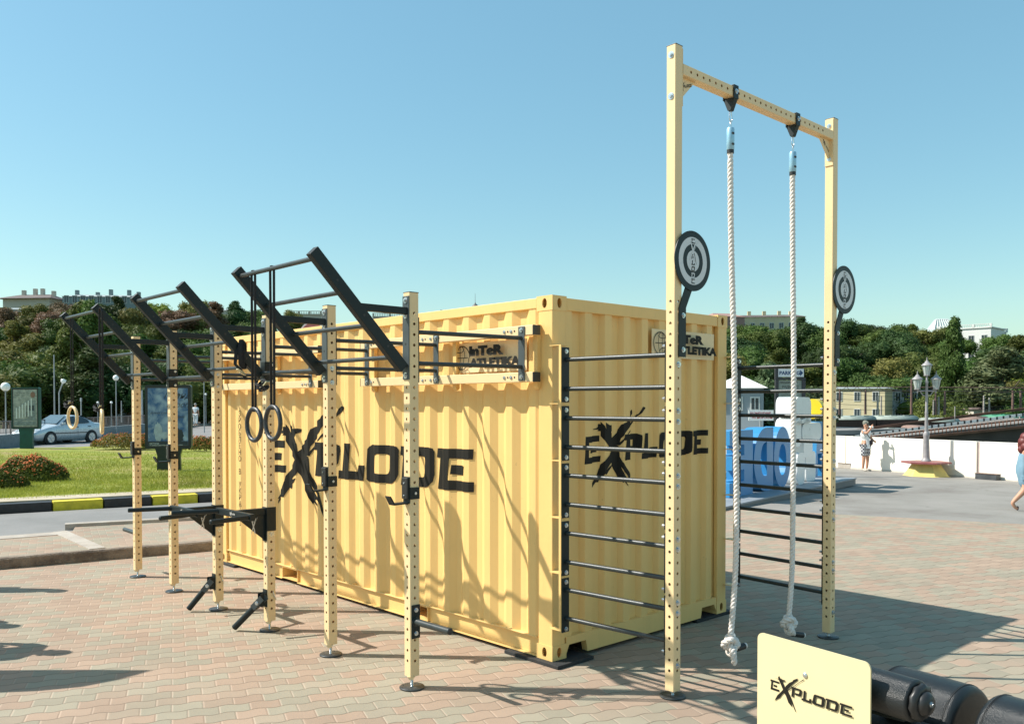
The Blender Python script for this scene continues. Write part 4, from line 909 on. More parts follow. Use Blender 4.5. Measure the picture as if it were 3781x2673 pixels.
def climbing_rope(x, pts, lab, knot, tail):
    t = thing('climbing_rope', lab, 'climbing rope', (x, RY, 4.3), 'two white ropes hanging from the gantry')
    mb = MB()
    M = MB(); M.box((x+0.0, RY-0.046, zbm-0.005), (0.062, 0.008, 0.10)); M.box((x, RY+0.046, zbm-0.005), (0.062, 0.008, 0.10)); M.box((x, RY, zbm+0.0435), (0.062, 0.10, 0.007))
    M.prism([(-0.046, -0.055), (-0.046, -0.048), (0.046, -0.048), (0.046, -0.055), (0.012, -0.135), (-0.012, -0.135)], (x-0.022, RY, zbm), (0, 1, 0), (0, 0, 1), 0.044)
    M.build('hanger', BLK, t, bevel=0.002)
    b = MB(); hexbolt(b, (x, RY-0.05, zbm), (0, -1, 0), 0.012, 0.019, 0.01); b.build('bolt', ZINC, t)
    c = MB(); c.tube([(x+0.020*cos(a)*(0.75+0.35*(sin(a) < 0)*1), RY+0.004*sin(a), zbm-0.17+0.045*sin(a)) for a in [k*2*pi/16 for k in range(16)]], 0.004, 8, closed=True)
    c.tube([(x+0.009*cos(a), RY, zbm-0.245+0.032*sin(a)) for a in [k*2*pi/14 for k in range(14)]], 0.0032, 8, closed=True); c.build('carabiner', ZINC, t)
    zc = zbm-0.262
    m = MB(); m.lathe([(0.025, -0.165), (0.029, -0.16), (0.029, -0.008), (0.026, 0)], (x, RY, zc), n=24); f = m.build('ferrule', mat('blue_zinc_ferrule', (0.30, 0.52, 0.66), 0.35, metal=0.35, var=0.15, scale=12), t)
    m = MB()
    for z in (-0.045, -0.125): m.cyl((x-0.02, RY-0.0265, zc+z), (x-0.012, RY-0.031, zc+z), 0.0075, 12); m.cyl((x-0.003, RY-0.028, zc+z), (x-0.003, RY-0.0315, zc+z), 0.009, 12)
    m.build('ferrule_bolt', BLKP, f)
    MB().cyl((x, RY, zc-0.19), (x, RY, zc-0.163), 0.0265, 24).build('heat_shrink', BLKP, t)
    mb = MB(); twisted(mb, [(x, RY, zc-0.16)]+pts); mb.build('rope', ROPE, t)
    mb = MB(); twisted(mb, knot, r=0.024); mb.build('end_knot', ROPE, t)
    a, bb = Vector(tail[0]), Vector(tail[1]); m = MB(); m.cyl(a, bb, 0.0245, 16); m.build('tape', BLKP, t)
    m = MB(); dd = (bb-a).normalized(); m.cyl(bb, bb+dd*0.018, 0.0245, 16, r1=0.02); m.build('rope_end', ROPE, t)
def knotpts(c, s=1.0, a0=0.0):
    c = Vector(c); P = []
    for k in range(0, 22):      # trefoil-like lump
        q = 2*pi*k/21*0.98+a0
        x = (sin(q)+2*sin(2*q)); y = (cos(q)-2*cos(2*q)); z = -sin(3*q)
        P.append(c+Vector((x*0.018*s, z*0.034*s, y*0.024*s)))
    return P
kx, kz = 0.828, 0.225
climbing_rope(0.806, [(0.806, RY, 3.9), (0.822, RY, 3.3), (0.862, RY, 2.57), (0.893, RY, 1.84), (0.912, RY, 1.32), (0.900, RY, 0.80), (0.858, RY, 0.42), (0.835, RY, 0.27)], 'white twisted climbing rope hanging nearer the tall left post',
              [(0.840, RY-0.01, 0.31)]+knotpts((0.822, RY-0.01, 0.235), 1.0, 0.4)+[(0.80, RY-0.05, 0.20), (0.80, RY-0.055, 0.13), (0.815, RY-0.05, 0.105)], ((0.87, RY-0.02, 0.195), (0.965, RY-0.04, 0.205)))
climbing_rope(1.722, [(1.722, RY, 3.8), (1.735, RY, 3.2), (1.757, RY, 2.5), (1.761, RY, 1.8), (1.759, RY, 1.25), (1.750, RY, 0.69), (1.712, RY, 0.36), (1.70, RY, 0.27)], 'white twisted climbing rope near the far right post, knot half hidden by the cream plate',
              [(1.705, RY-0.01, 0.31)]+knotpts((1.685, RY-0.01, 0.245), 1.0, 1.4)+[(1.68, RY-0.04, 0.20), (1.72, RY-0.03, 0.16)], ((1.73, RY-0.02, 0.155), (1.84, RY-0.05, 0.13)))

# ================================================================== FOREGROUND BENCH
be = Vector((-0.167, -0.986, 0)).normalized(); bN = Vector((-0.986, 0.167, 0))   # plate runs along be, faces bN
tq = thing('roman_bench', 'black padded roman bench with a cream lettered foot plate in the foreground corner', 'exercise bench', (-1.9, -3.6, 0))
P0 = Vector((-2.112, -3.103, 0.0)); PW = 0.452
def rr(w, h, r, n=6):
    o = []
    for cx, cy, a in ((w-r, h-r, 0), (r, h-r, 90), (r, r, 180), (w-r, r, 270)):
        for i in range(n+1): q = radians(a+90*i/n); o.append((cx+r*cos(q), cy+r*sin(q)))
    return o
mb = MB(); mb.prism(rr(PW, 0.60, 0.024), P0+Vector((0, 0, 0.654)), be, (0, 0, 1), -0.006 if be.cross(Vector((0, 0, 1))).dot(bN) > 0 else 0.006)
pt = mb.build('foot_plate', mat('cream_plate_coat', (0.72, 0.60, 0.34), 0.4, var=0.015), tq)
art('logo', [poly2d([(u*0.331, v*0.0355) for u, v in o], [[(u*0.331, v*0.0355) for u, v in q] for q in h]) for o, h in THIN], INK, pt, frame(P0+be*0.060+Vector((0, 0, 1.064)), be, (0, 0, 1), 0.0012))
bo = MB(); q = P0+be*0.206+Vector((0, 0, 1.152)); bo.lathe([(0.0095, 0), (0.009, 0.003), (0.006, 0.005), (0.001, 0.0055)], q+bN*0.001, bN, 16); bo.build('bolt', ZINC, pt)
LEA = mat('black_leatherette', (0.012, 0.014, 0.015), 0.30, var=0.15, scale=5, bump=0.35, bscale=420)
SEAM = mat('black_stitching', (0.03, 0.03, 0.03), 0.6)
def padcyl(c, ln, R, name, sx=1.0, rr_=0.03):
    "padded roll centred c along be with rounded ends"
    pr = [(0.001, -ln/2), (R-rr_, -ln/2)]+[(R-rr_+rr_*sin(a), -ln/2+rr_-rr_*cos(a)) for a in [i*pi/12 for i in range(1, 7)]]
    pr += [(R*1.008, 0)]+[(R-rr_+rr_*cos(a), ln/2-rr_+rr_*sin(a)) for a in [i*pi/12 for i in range(0, 7)]]+[(0.001, ln/2)]
    mb = MB(); mb.lathe(pr, c, be, 64); o = mb.build(name, LEA, tq); return o
R1 = 0.067
r0 = AT(3215, 2540, 2.98); ra = AT(3370, 2588, 2.78)
cyl_c = Vector((-2.070, -3.482, 1.140))
roll = padcyl(cyl_c, 0.36, R1, 'foot_roller', rr_=0.010)
endc = cyl_c+be*0.18
mb = MB(); mb.lathe([(0.055, 0.0), (0.060, 0.006), (0.060, 0.016), (0.050, 0.022), (0.030, 0.026), (0.026, 0.012), (0.0, 0.010)], endc, be, 20, flute=0.09); hub = mb.build('roller_cap', BLKP, roll)
mb = MB(); mb.lathe([(0.036, 0.012), (0.038, 0.030), (0.030, 0.040), (0.010, 0.044), (0.001, 0.0445)], endc, be, 28); mb.build('cap_boss', BLKP, roll)
mb = MB(); hexbolt(mb, endc+be*0.043+Vector((0, 0, 0.004)), be, 0.008, 0.010, 0.004); mb.build('bolt', ZINC, roll)
lower = padcyl(cyl_c+Vector((0.10, -0.04, -0.17)), 0.36, R1, 'foot_roller', rr_=0.010)
Bc = Vector((-1.789, -3.573, 0.985)); hip = padcyl(Bc, 0.30, 0.150, 'hip_pad', rr_=0.028)
Cc = Bc+be*0.365; hip2 = padcyl(Cc, 0.30, 0.150, 'hip_pad', rr_=0.028)
for c_, o_ in ((Bc, hip), (Cc, hip2)):
    for s in (-1, 1):
        e = c_+be*s*0.124; a = be.orthogonal().normalized(); b = be.cross(a); mb = MB()
        mb.tube([e+(a*cos(k*2*pi/72)+b*sin(k*2*pi/72))*0.1505 for k in range(72)], 0.0013, 6, closed=True)
        for k in range(0, 150): q = k*2*pi/150; p_ = e-be*s*0.004+(a*cos(q)+b*sin(q))*0.1515; tng = (b*cos(q)-a*sin(q)); mb.cyl(p_-tng*0.0018, p_+tng*0.0018, 0.0008, 5)
        mb.build('seam', SEAM, o_)
fm = MB(); fm.box(Vector((-1.80, -3.72, 0.80)), (0.06, 0.55, 0.06), Matrix.Rotation(0.165, 3, 'Z').inverted()); fm.box(Vector((-1.80, -3.72, 0.42)), (0.07, 0.07, 0.74)); fm.box(Vector((-1.85, -3.62, 0.03)), (0.9, 0.08, 0.06))
fm.box(Vector((-2.05, -3.38, 0.62)), (0.05, 0.05, 0.62)); fm.box(Vector((-1.92, -3.45, 0.93)), (0.28, 0.05, 0.05)); fm.build('frame', BLK, tq, bevel=0.004)
fm = MB(); fm.box(cyl_c+Vector((0.06, -0.06, -0.085)), (0.10, 0.12, 0.012)); fm.build('roller_bracket', BLK, tq, bevel=0.002)
# ================================================================== VEGETATION
def rsphere(rn):
    z = rn.uniform(-1, 1); a = rn.uniform(0, 2*pi); q = sqrt(1-z*z); return Vector((q*cos(a), q*sin(a), z))
def crown_mesh(name, seed, nl, leaves, shape, leaf=0.05, fill=0.80, elong=1.0, zs=1.0):
    """crown in a unit box (x,y in -.5...5, z 0..1): lobes of many small bent leaf faces round a loose core"""
    rn = random.Random(seed); V = []; F = []
    lobes = []
    for i in range(nl):
        c, r = shape(rn, i/max(1, nl-1)); lobes.append((c, r))
    for c, r in lobes:
        # rough inner core so the lobe is not see-through
        n0 = len(V); nu, nv = 9, 6
        for j in range(nv+1):
            for i in range(nu):
                th = pi*j/nv; ph = 2*pi*i/nu; k = r*fill*rn.uniform(0.70, 1.04)
                V.append((c.x+k*sin(th)*cos(ph), c.y+k*sin(th)*sin(ph), c.z+k*cos(th)*elong))
        for j in range(nv):
            for i in range(nu): F.append((n0+j*nu+i, n0+j*nu+(i+1) % nu, n0+(j+1)*nu+(i+1) % nu, n0+(j+1)*nu+i))
        m = int(leaves*r*r)
        for _ in range(m):
            d = rsphere(rn); rr = r*rn.uniform(0.72, 1.08)*(1+0.12*sin(d.x*7+c.x*9)*sin(d.y*6)*sin(d.z*8)); p = Vector((c.x+d.x*rr, c.y+d.y*rr, c.z+d.z*rr*elong))
            n = (d+rsphere(rn)*0.8).normalized(); a = n.orthogonal().normalized(); a = Matrix.Rotation(rn.uniform(0, 6.28), 3, n) @ a; b = n.cross(a)
            s = leaf*rn.uniform(0.5, 1.25); o = len(V)
            q_ = lambda v: (p.x+v.x, p.y+v.y, p.z+v.z*zs)
            V += [q_(a*s), q_(b*s*0.55+n*s*0.12), q_(-a*s), q_(-b*s*0.55+n*s*0.12)]; F.append((o, o+1, o+2, o+3))
    me = bpy.data.meshes.new(name); me.from_pydata(V, [], F); return me
def broad(rn, t):
    a = rn.uniform(0, 2*pi); q = rn.uniform(0.05, 0.34); z = rn.uniform(0.22, 0.80); k = 1-abs(z-0.45)*0.9
    return Vector((q*cos(a)*k, q*sin(a)*k, z)), rn.uniform(0.13, 0.24)*(1-0.3*abs(z-0.5))
def poplar(rn, t):
    z = 0.08+0.84*t; a = rn.uniform(0, 2*pi); w_ = 0.5*(sin(pi*min(1, max(0, (t*0.86+0.08))))**0.7)
    return Vector((cos(a)*w_*0.42, sin(a)*w_*0.42, z)), 0.13+0.20*w_
def conif(rn, t):
    z = 0.08+0.86*t; a = rn.uniform(0, 2*pi); w_ = 0.42*(1-t)+0.05
    return Vector((cos(a)*w_*0.6, sin(a)*w_*0.6, z)), 0.10+0.2*(1-t)
CR = {'broad': [crown_mesh('crown', s, 17, 10500, broad, 0.024) for s in (1, 2, 3, 4)],
      'poplar': [crown_mesh('crown', s, 16, 9000, poplar, 0.045, elong=0.5, zs=0.40) for s in (11, 12)],
      'conifer': [crown_mesh('crown', s, 12, 6500, conif, 0.035, elong=0.6, zs=0.6) for s in (21,)]}
LEAF = {'dark': leafmat('dark_green_leaves', (0.052, 0.090, 0.026)), 'mid': leafmat('mid_green_leaves', (0.095, 0.138, 0.030)), 'olive': leafmat('olive_leaves', (0.16, 0.165, 0.040)),
        'rust': leafmat('rust_brown_leaves', (0.17, 0.105, 0.058)), 'yellow': leafmat('yellow_green_leaves', (0.24, 0.25, 0.04)), 'grey': leafmat('grey_green_leaves', (0.115, 0.145, 0.065))}
BARK = mat('bark', (0.10, 0.075, 0.055), 0.9, var=0.3, scale=3, bump=0.3, bscale=10)
def trunk_mesh(seed):
    rn = random.Random(seed); mb = MB(); mb.tube([(0, 0, -0.03), (0.01, 0, 0.2), (rn.uniform(-.03, .03), 0.01, 0.5), (rn.uniform(-.05, .05), 0.02, 0.85)], [0.05, 0.038, 0.025, 0.008], 8)
    for k in range(5):
        a = rn.uniform(0, 6.28); z = rn.uniform(0.25, 0.5); mb.tube([(0, 0, z), (0.12*cos(a), 0.12*sin(a), z+0.12), (0.26*cos(a), 0.26*sin(a), z+0.26)], [0.02, 0.013, 0.005], 6)
    me = bpy.data.meshes.new('trunk'); me.from_pydata(mb.v, [], mb.f); me.materials.append(BARK); return me
TRK = [trunk_mesh(s) for s in (5, 6)]
def tree(loc, h, w, kind, colr, label, group, seed, clear=0.12):
    rn = random.Random(seed); r = bpy.data.objects.new({'broad': 'broadleaf_tree', 'poplar': 'poplar_tree', 'conifer': 'conifer_tree'}[kind], None); COL.objects.link(r)
    r.location = loc; r.rotation_euler = (0, 0, rn.uniform(0, 6.28)); r.scale = (w, w, h); tag(r, label, 'tree', group)
    t = bpy.data.objects.new('trunk', TRK[seed % 2]); COL.objects.link(t); t.parent = r
    me = CR[kind][seed % len(CR[kind])]
    if not me.materials: me.materials.append(LEAF['mid'])
    c = bpy.data.objects.new('crown', me); COL.objects.link(c); c.parent = r; c.location = (0, 0, clear); c.scale = (1, 1, 1-clear)
    c.material_slots[0].link = 'OBJECT'; c.material_slots[0].material = LEAF[colr]
    return r
CN = {'dark': 'dark green', 'mid': 'mid green', 'olive': 'olive green', 'rust': 'rust brown', 'yellow': 'yellow green', 'grey': 'grey green'}
tr = random.Random(42)
def where(px):
    for lim, s in ((150, 'at the far left'), (330, 'above the silver car'), (520, 'left of the leftmost post'), (700, 'behind the left posts'), (850, 'behind the third post'), (1100, 'behind the container end'), (2780, 'by the container edge'), (2930, 'between the ropes'), (3080, 'left of the far rope post'), (3250, 'above the yellow building'), (3400, 'left of the lantern lamp'), (3500, 'above the lantern lamp'), (3650, 'below the white palace')):
        if px < lim: return s
    return 'at the right picture edge'
def ground_at(px, d):
    p = AT(px, 1490, d); q = p-CAM; u = q.dot(rh); dd = q.dot(fh); return Vector((p.x, p.y, terr(u, dd)-0.3))
def rowtrees(px0, px1, rows, side, pick):
    for ri, (d, step, h0, w0, nm) in enumerate(rows):
        px = px0+tr.uniform(0, step)
        while px < px1:
            dd = d+tr.uniform(-7, 7); b = ground_at(px, dd); h = h0*tr.uniform(0.82, 1.18); w_ = w0*tr.uniform(0.85, 1.2)
            if side == 'right' and ri <= 2 and 3530 < px < 3650: px += step; continue
            col_ = pick(px, ri); kd_ = 'broad' if tr.random() < 0.86 else 'poplar'
            if kd_ == 'poplar': w_ *= 0.6; h *= 1.1
            tree(b, h, w_, kd_, col_, f'{CN[col_]} {"slender" if kd_ == "poplar" else "bushy"} tree {nm} {where(px)}', f'trees covering the {side} hill', tr.randint(0, 9999))
            px += step*tr.uniform(0.75, 1.25)
def pickL(px, ri):
    q = tr.random()
    if ri in (1, 2) and (px < 270 or 640 < px < 800): return 'rust' if q < 0.7 else 'olive'
    if ri == 0: return 'olive' if q < 0.5 else ('mid' if q < 0.85 else 'dark')
    if ri == 3 and 160 < px < 280: return 'rust' if q < 0.4 else 'mid'
    return 'dark' if q < 0.42 else ('mid' if q < 0.8 else 'olive' if q < 0.96 else 'yellow')
def pickR(px, ri):
    q = tr.random()
    if ri == 0 and px > 3580: return 'olive'
    return 'dark' if q < 0.45 else ('mid' if q < 0.88 else 'olive' if q < 0.97 else 'yellow')
rowtrees(-80, 1010, [(216, 62, 6.6, 9, 'on the crest'), (196, 72, 9, 10, 'just below the crest'), (172, 82, 9, 10, 'high on the slope'), (148, 92, 9, 10, 'halfway up the slope'), (124, 105, 8.5, 9.5, 'low on the slope'), (103, 120, 8.5, 9, 'near the foot'), (80, 135, 6.6, 8, 'at the foot')], 'left', pickL)
rowtrees(2640, 3880, [(216, 60, 7.6, 9.5, 'on the crest'), (196, 72, 9, 10.5, 'just below the crest'), (176, 80, 9.5, 11, 'high on the slope'), (158, 90, 9.5, 11, 'halfway up the slope'), (142, 98, 9.5, 11, 'low on the slope')], 'right', pickR)
for px, d, h, w_, kd_, c_, lab in ((3515, 128, 19.5, 5.0, 'poplar', 'mid', 'tall poplar rising in front of the white palace'), (3690, 120, 14.5, 10.5, 'poplar', 'grey', 'broad grey green poplar on the right above the ramp'), (3600, 126, 12, 9, 'broad', 'dark', 'dark tree between the two big poplars on the right'),
        (2850, 62, 9.6, 4.4, 'poplar', 'grey', 'tall grey green tree behind the PARKING sign'), (2790, 66, 6.6, 3.4, 'poplar', 'grey', 'shorter grey green tree beside the white roofed house'), (2995, 70, 8.0, 5.2, 'poplar', 'grey', 'leafy tree seen between the white ropes and right post'), (2925, 88, 8.6, 5.5, 'broad', 'mid', 'bushy tree behind the info board'),
        (3440, 112, 8.0, 9, 'broad', 'mid', 'leafy tree just behind the three-armed street lamp'), (3760, 118, 9, 9, 'broad', 'mid', 'leafy tree at the right edge above the ramp'), (1640, 215, 9, 8, 'broad', 'olive', 'tree top showing over the container roof'), (1075, 214, 8.5, 7, 'broad', 'olive', 'tree on the skyline behind the fifth arm of the rig'),
        (290, 88, 13.4, 5.2, 'poplar', 'mid', 'tall leafy poplar between the silver car and the ring straps'), (350, 84, 13.0, 5.0, 'poplar', 'mid', 'tall poplar right behind the wooden rings'), (235, 86, 10.5, 4.2, 'poplar', 'olive', 'narrow olive poplar above the silver car'), (425, 80, 8.0, 5.2, 'broad', 'olive', 'olive tree behind the white globe lamp'), (545, 92, 7.0, 7, 'conifer', 'dark', 'dark conifer standing above the blue poster board'), (120, 78, 6.6, 10, 'broad', 'mid', 'wide low tree above the small poster board'), (20, 84, 7.5, 8, 'broad', 'mid', 'tree at the left edge above the railing'), (760, 84, 4.6, 5.5, 'broad', 'olive', 'low olive shrub tree behind the man in white'), (660, 76, 4.2, 5, 'broad', 'mid', 'low tree behind the blue poster board')):
    tree(ground_at(px, d), h, w_, kd_, c_, lab, None, tr.randint(0, 9999), clear=0.10)
# shrubs with flowers on the lawn
def bush(loc, w_, dpt, h, label, seed, col_='mid', fl=180, flc=(0.55, 0.13, 0.02), rotz=0):
    rn = random.Random(seed); r = thing('flowering_shrub', label, 'shrub', tuple(loc), 'orange flowering shrubs on the lawn'); V = []; F = []
    for i in range(int(5200)):
        a = rn.uniform(0, 2*pi); q = sqrt(rn.random()); x = q*cos(a)*w_/2; y = q*sin(a)*dpt/2; top = h*(1-0.75*q**2.6)*(0.86+0.14*sin(x*9+seed)*sin(y*8)); z = top*(rn.random()**0.45)
        n = (Vector((x, y, z))+rsphere(rn)*0.5).normalized(); b_ = n.orthogonal(); b_ = Matrix.Rotation(rn.uniform(0, 6.3), 3, n) @ b_; c_ = n.cross(b_); s = rn.uniform(0.018, 0.045); o = len(V)
        p = Vector((x, y, z)); V += [tuple(p+b_*s), tuple(p+c_*s*0.4), tuple(p-b_*s), tuple(p-c_*s*0.4)]; F.append((o, o+1, o+2, o+3))
    M = Matrix.Rotation(rotz, 3, 'Z')
    V = [tuple(M @ Vector(v)+Vector(loc)) for v in V]
    mb = MB(); mb.add(V, F); mb.build('foliage', leafmat('shrub_leaves_'+col_, {'mid': (0.10, 0.12, 0.02), 'olive': (0.20, 0.17, 0.035)}[col_], objrand=0.4), r, recalc=False)
    mb = MB()
    for i in range(fl):
        a = rn.uniform(0, 2*pi); q = sqrt(rn.random())*0.97; x = q*cos(a)*w_/2; y = q*sin(a)*dpt/2; z = h*(1-0.75*q**2.6)*(0.86+0.14*sin(x*9+seed)*sin(y*8))+0.015
        p = M @ Vector((x, y, z))+Vector(loc); s = rn.uniform(0.014, 0.028); mb.lathe([(0.001, -s*0.3), (s, 0), (s*0.6, s*0.5), (0.001, s*0.55)], p, (rn.uniform(-.4, .4), rn.uniform(-.4, .4), 1), 6)
    f = mb.build('blossoms', mat('orange_petals', flc, 0.7, var=0.35, scale=2.5), r); f['kind'] = 'stuff'
    return r
yaw_ = -0.75
bush(GR(112, 1775, 0.25), 1.75, 1.2, 0.66, 'large shrub with orange blossoms on the lawn at the left edge', 1, 'mid', 420, rotz=yaw_)
bush(GR(25, 1800, 0.25), 0.9, 0.8, 0.36, 'low green shrub at the left picture edge in front of the flowering one', 5, 'mid', 20, rotz=yaw_)
bush(GR(450, 1655, 0.3), 2.5, 1.2, 0.66, 'olive shrub with orange tips between the car and the blue poster board', 2, 'olive', 320, rotz=yaw_)
bush(GR(530, 1650, 0.3), 1.3, 1.0, 0.60, 'olive shrub partly behind the left edge of the blue poster board', 3, 'olive', 140, rotz=yaw_)
bush(GR(740, 1662, 0.3), 2.0, 1.0, 0.60, 'orange tipped shrub between the blue poster board and the container', 4, 'olive', 260, rotz=yaw_)
# grass blades
rn = random.Random(9); V = []; F = []
for i in range(52000):
    px = rn.uniform(-60, 860); t = rn.random(); py = 1668+(1850-1668)*t**0.8
    p = GR(px, py, 0.25)
    if (p-kb[0]).dot(bn) < 0.75 or (p-kb[0]).dot(bn) > 22: continue
    if (p-kb[0]).dot(bn) < 1.5 and rn.random() < 0.75: continue
    a = rn.uniform(0, 6.28); h = rn.uniform(0.03, 0.085); w_ = rn.uniform(0.004, 0.009); q = Vector((cos(a), sin(a), 0)); ln = Vector((rn.uniform(-.04, .04), rn.uniform(-.04, .04), h)); o = len(V)
    V += [tuple(p-q*w_), tuple(p+q*w_), tuple(p+ln)]; F.append((o, o+1, o+2))
g = MB().add(V, F).build('grass', leafmat('grass_blades', (0.31, 0.33, 0.05), trl=0.35, objrand=0), recalc=False); tag(g, 'short bright green grass on the lawn', 'grass', kind='stuff')

# ================================================================== LEFT BACKGROUND OBJECTS
def basis(loc, yaw):   # local x to the viewer's right when yaw = 0, local y away from the viewer
    a = YAW-yaw
    return Matrix.Translation(loc) @ Matrix(((cos(YAW-yaw), sin(YAW-yaw), 0, 0), (-sin(YAW-yaw), cos(YAW-yaw), 0, 0), (0, 0, 1, 0), (0, 0, 0, 1)))
def put(mb, M): mb.v = [tuple(M @ Vector(p)) for p in mb.v]; return mb
GRN = mat('dark_green_casing', (0.008, 0.075, 0.058), 0.45, var=0.12)
BLG = mat('black_green_casing', (0.008, 0.02, 0.015), 0.35, var=0.15)
def poster_mat(name, kind):
    m, n, l, b = node_mat(name); tc = n.new('ShaderNodeTexCoord'); b.inputs['Roughness'].default_value = 0.25
    nz = n.new('ShaderNodeTexNoise'); nz.inputs['Scale'].default_value = 4 if kind == 'sky' else 7; nz.inputs['Detail'].default_value = 8; nz.inputs['Distortion'].default_value = 0.6
    l.new(tc.outputs['Object'], nz.inputs['Vector']); r = n.new('ShaderNodeValToRGB'); e = r.color_ramp.elements
    if kind == 'sky': e[0].position = 0.38; e[0].color = (0.025, 0.10, 0.24, 1); e[1].position = 0.80; e[1].color = (0.42, 0.52, 0.60, 1)
    else: e[0].position = 0.35; e[0].color = (0.22, 0.24, 0.22, 1); e[1].position = 0.7; e[1].color = (0.44, 0.44, 0.39, 1)
    l.new(nz.outputs[0], r.inputs[0]); l.new(r.outputs[0], b.inputs['Base Color']); return m
def adboard(loc, yaw, w_, zb_, zt2, lw, dep, cas, label, kind, corner=None):
    M = basis(loc, yaw); t = thing('poster_board', label, 'advertising board', tuple(loc))
    put(MB().prism(rr(w_, zt2-zb_, 0.06), (-w_/2, 0, zb_), (1, 0, 0), (0, 0, 1), -dep), M)
    a = MB().prism(rr(w_, zt2-zb_, 0.06), (-w_/2, dep, zb_), (1, 0, 0), (0, 0, 1), dep); put(a, M).build('case', cas, t, bevel=0.008)
    g = MB().prism([(-lw/2, 0), (lw/2, 0), (lw/2*0.96, zb_*0.7), (lw/2*1.15, zb_+0.02), (-lw/2*1.15, zb_+0.02), (-lw/2*0.96, zb_*0.7)], (0, dep*0.85, 0), (1, 0, 0), (0, 0, 1), dep*0.7); put(g, M).build('pedestal', cas, t, bevel=0.005)
    iw, ih = w_-0.16, zt2-zb_-0.18
    put(MB().box((0, -0.001, (zb_+zt2)/2), (iw+0.09, 0.004, ih+0.10)), M).build('bezel', BLKP, t)
    p = MB().box((0, -0.0035, (zb_+zt2)/2), (iw, 0.006, ih)); P = put(p, M).build('poster', poster_mat('poster_'+kind, kind), t)
    return t, M, P, iw, ih
def poster_art(P, M, zc, pieces, m, name='poster_print', k0=0):
    return art(name, pieces, m, P, lambda u, v, k: M @ Vector((u, -0.0075-0.0006*(k+k0), zc+v)))
DKP = mat('poster_dark_print', (0.02, 0.03, 0.04), 0.5); LTP = mat('poster_light_print', (0.62, 0.64, 0.62), 0.5); MDP = mat('poster_grey_print', (0.20, 0.23, 0.23), 0.5, var=0.3, scale=14)
def tpiece(s, size, x, y, bold=0.0, shear=0.0, rot=0.0):
    V, F = text2d(s, size, bold, 1.0, shear); return ([(x+u*cos(rot)-v*sin(rot), y+u*sin(rot)+v*cos(rot)) for u, v in V], F)
l1 = GR(95, 1656, 0.25); t, M, P, iw, ih = adboard(l1, 0.12, 1.07, 0.80, 2.50, 0.50, 0.22, GRN, 'small green cased poster board showing a grey building, in front of the car', 'grey')
zc = 1.65
cols_ = [poly2d([(-0.36+i*0.115, -0.42+i*0.02), (-0.31+i*0.115, -0.42+i*0.02), (-0.31+i*0.115, 0.02+i*0.075), (-0.36+i*0.115, 0.0+i*0.075)]) for i in range(6)]
poster_art(P, M, zc, [poly2d([(-0.42, -0.05), (0.10, 0.33), (0.42, 0.30), (0.42, 0.24), (0.12, 0.26), (-0.42, -0.12)])]+[poly2d([(0.1, 0.24), (0.40, 0.22), (0.40, -0.45), (0.1, -0.42)])]+[poly2d([(-0.43, -0.50), (0.43, -0.50), (0.43, -0.44), (-0.43, -0.44)])], MDP)
poster_art(P, M, zc, cols_, LTP, k0=6)
poster_art(P, M, zc, [poly2d([(0.15, 0.12), (0.33, 0.12), (0.33, -0.1), (0.15, -0.1)]), poly2d([(0.0, -0.36), (0.06, -0.36), (0.05, 0.1), (0.0, 0.1)]), tpiece('готель та музей', 0.05, -0.40, 0.60), tpiece('вистава', 0.05, -0.40, 0.53)], DKP, k0=8)
poster_art(P, M, zc, [([(0.30+0.09*cos(a*pi/10), 0.55+0.12*sin(a*pi/10)) for a in range(20)], [tuple(range(20))])], mat('poster_red_print', (0.25, 0.13, 0.09), 0.5), k0=14)
poster_art(P, M, zc, [poly2d([(-0.43, -0.70), (0.43, -0.70), (0.43, -0.55), (-0.43, -0.55)])], MDP, k0=16)
l2 = GR(622, 1738, 0.25); t, M, P, iw, ih = adboard(l2, 0.15, 1.20, 0.60, 2.34, 0.62, 0.20, BLG, 'tall black cased poster board with a blue cloudy sky poster on the lawn', 'sky')
zc = 1.47
poster_art(P, M, zc, [tpiece('Гранд', 0.24, -0.12, 0.50, 0.0, 0.45), tpiece('Европа', 0.20, -0.05, 0.26, 0.0, 0.45), tpiece('dumas come ma', 0.10, -0.47, 0.08, 0.0, 0.4), tpiece('a popoli', 0.10, 0.10, -0.03, 0.0, 0.4)], DKP)
star = [([( 0.27+(0.11 if k % 2 == 0 else 0.012)*cos(k*pi/4), 0.60+(0.11 if k % 2 == 0 else 0.012)*sin(k*pi/4)) for k in range(8)], [tuple(range(8))])]
poster_art(P, M, zc, star, DKP, k0=6)
def blob(cx, cy, rx, ry, s, n=22): q = random.Random(s); return ([(cx+rx*cos(2*pi*i/n)*q.uniform(.8, 1.1), cy+ry*sin(2*pi*i/n)*q.uniform(.8, 1.1)) for i in range(n)], [tuple(range(n))])
poster_art(P, M, zc, [blob(0.22, -0.55, 0.20, 0.16, 1), blob(0.20, -0.40, 0.09, 0.14, 2), blob(0.14, -0.16, 0.055, 0.085, 3), blob(0.30, -0.45, 0.10, 0.12, 4), blob(-0.05, -0.50, 0.05, 0.09, 5), blob(0.14, -0.3, 0.07, 0.12, 6)], DKP, k0=8)
poster_art(P, M, zc, [blob(-0.25, -0.42, 0.11, 0.28, 7), blob(-0.10, -0.5, 0.14, 0.10, 9)], mat('poster_pale_blue_print', (0.36, 0.42, 0.46), 0.5, var=0.2, scale=9), k0=16)
poster_art(P, M, zc, [poly2d([(-iw/2+0.005, -ih/2+0.005), (iw/2-0.005, -ih/2+0.005), (iw/2-0.005, -ih/2+0.12), (-iw/2+0.005, -ih/2+0.12)])], DKP, k0=20)
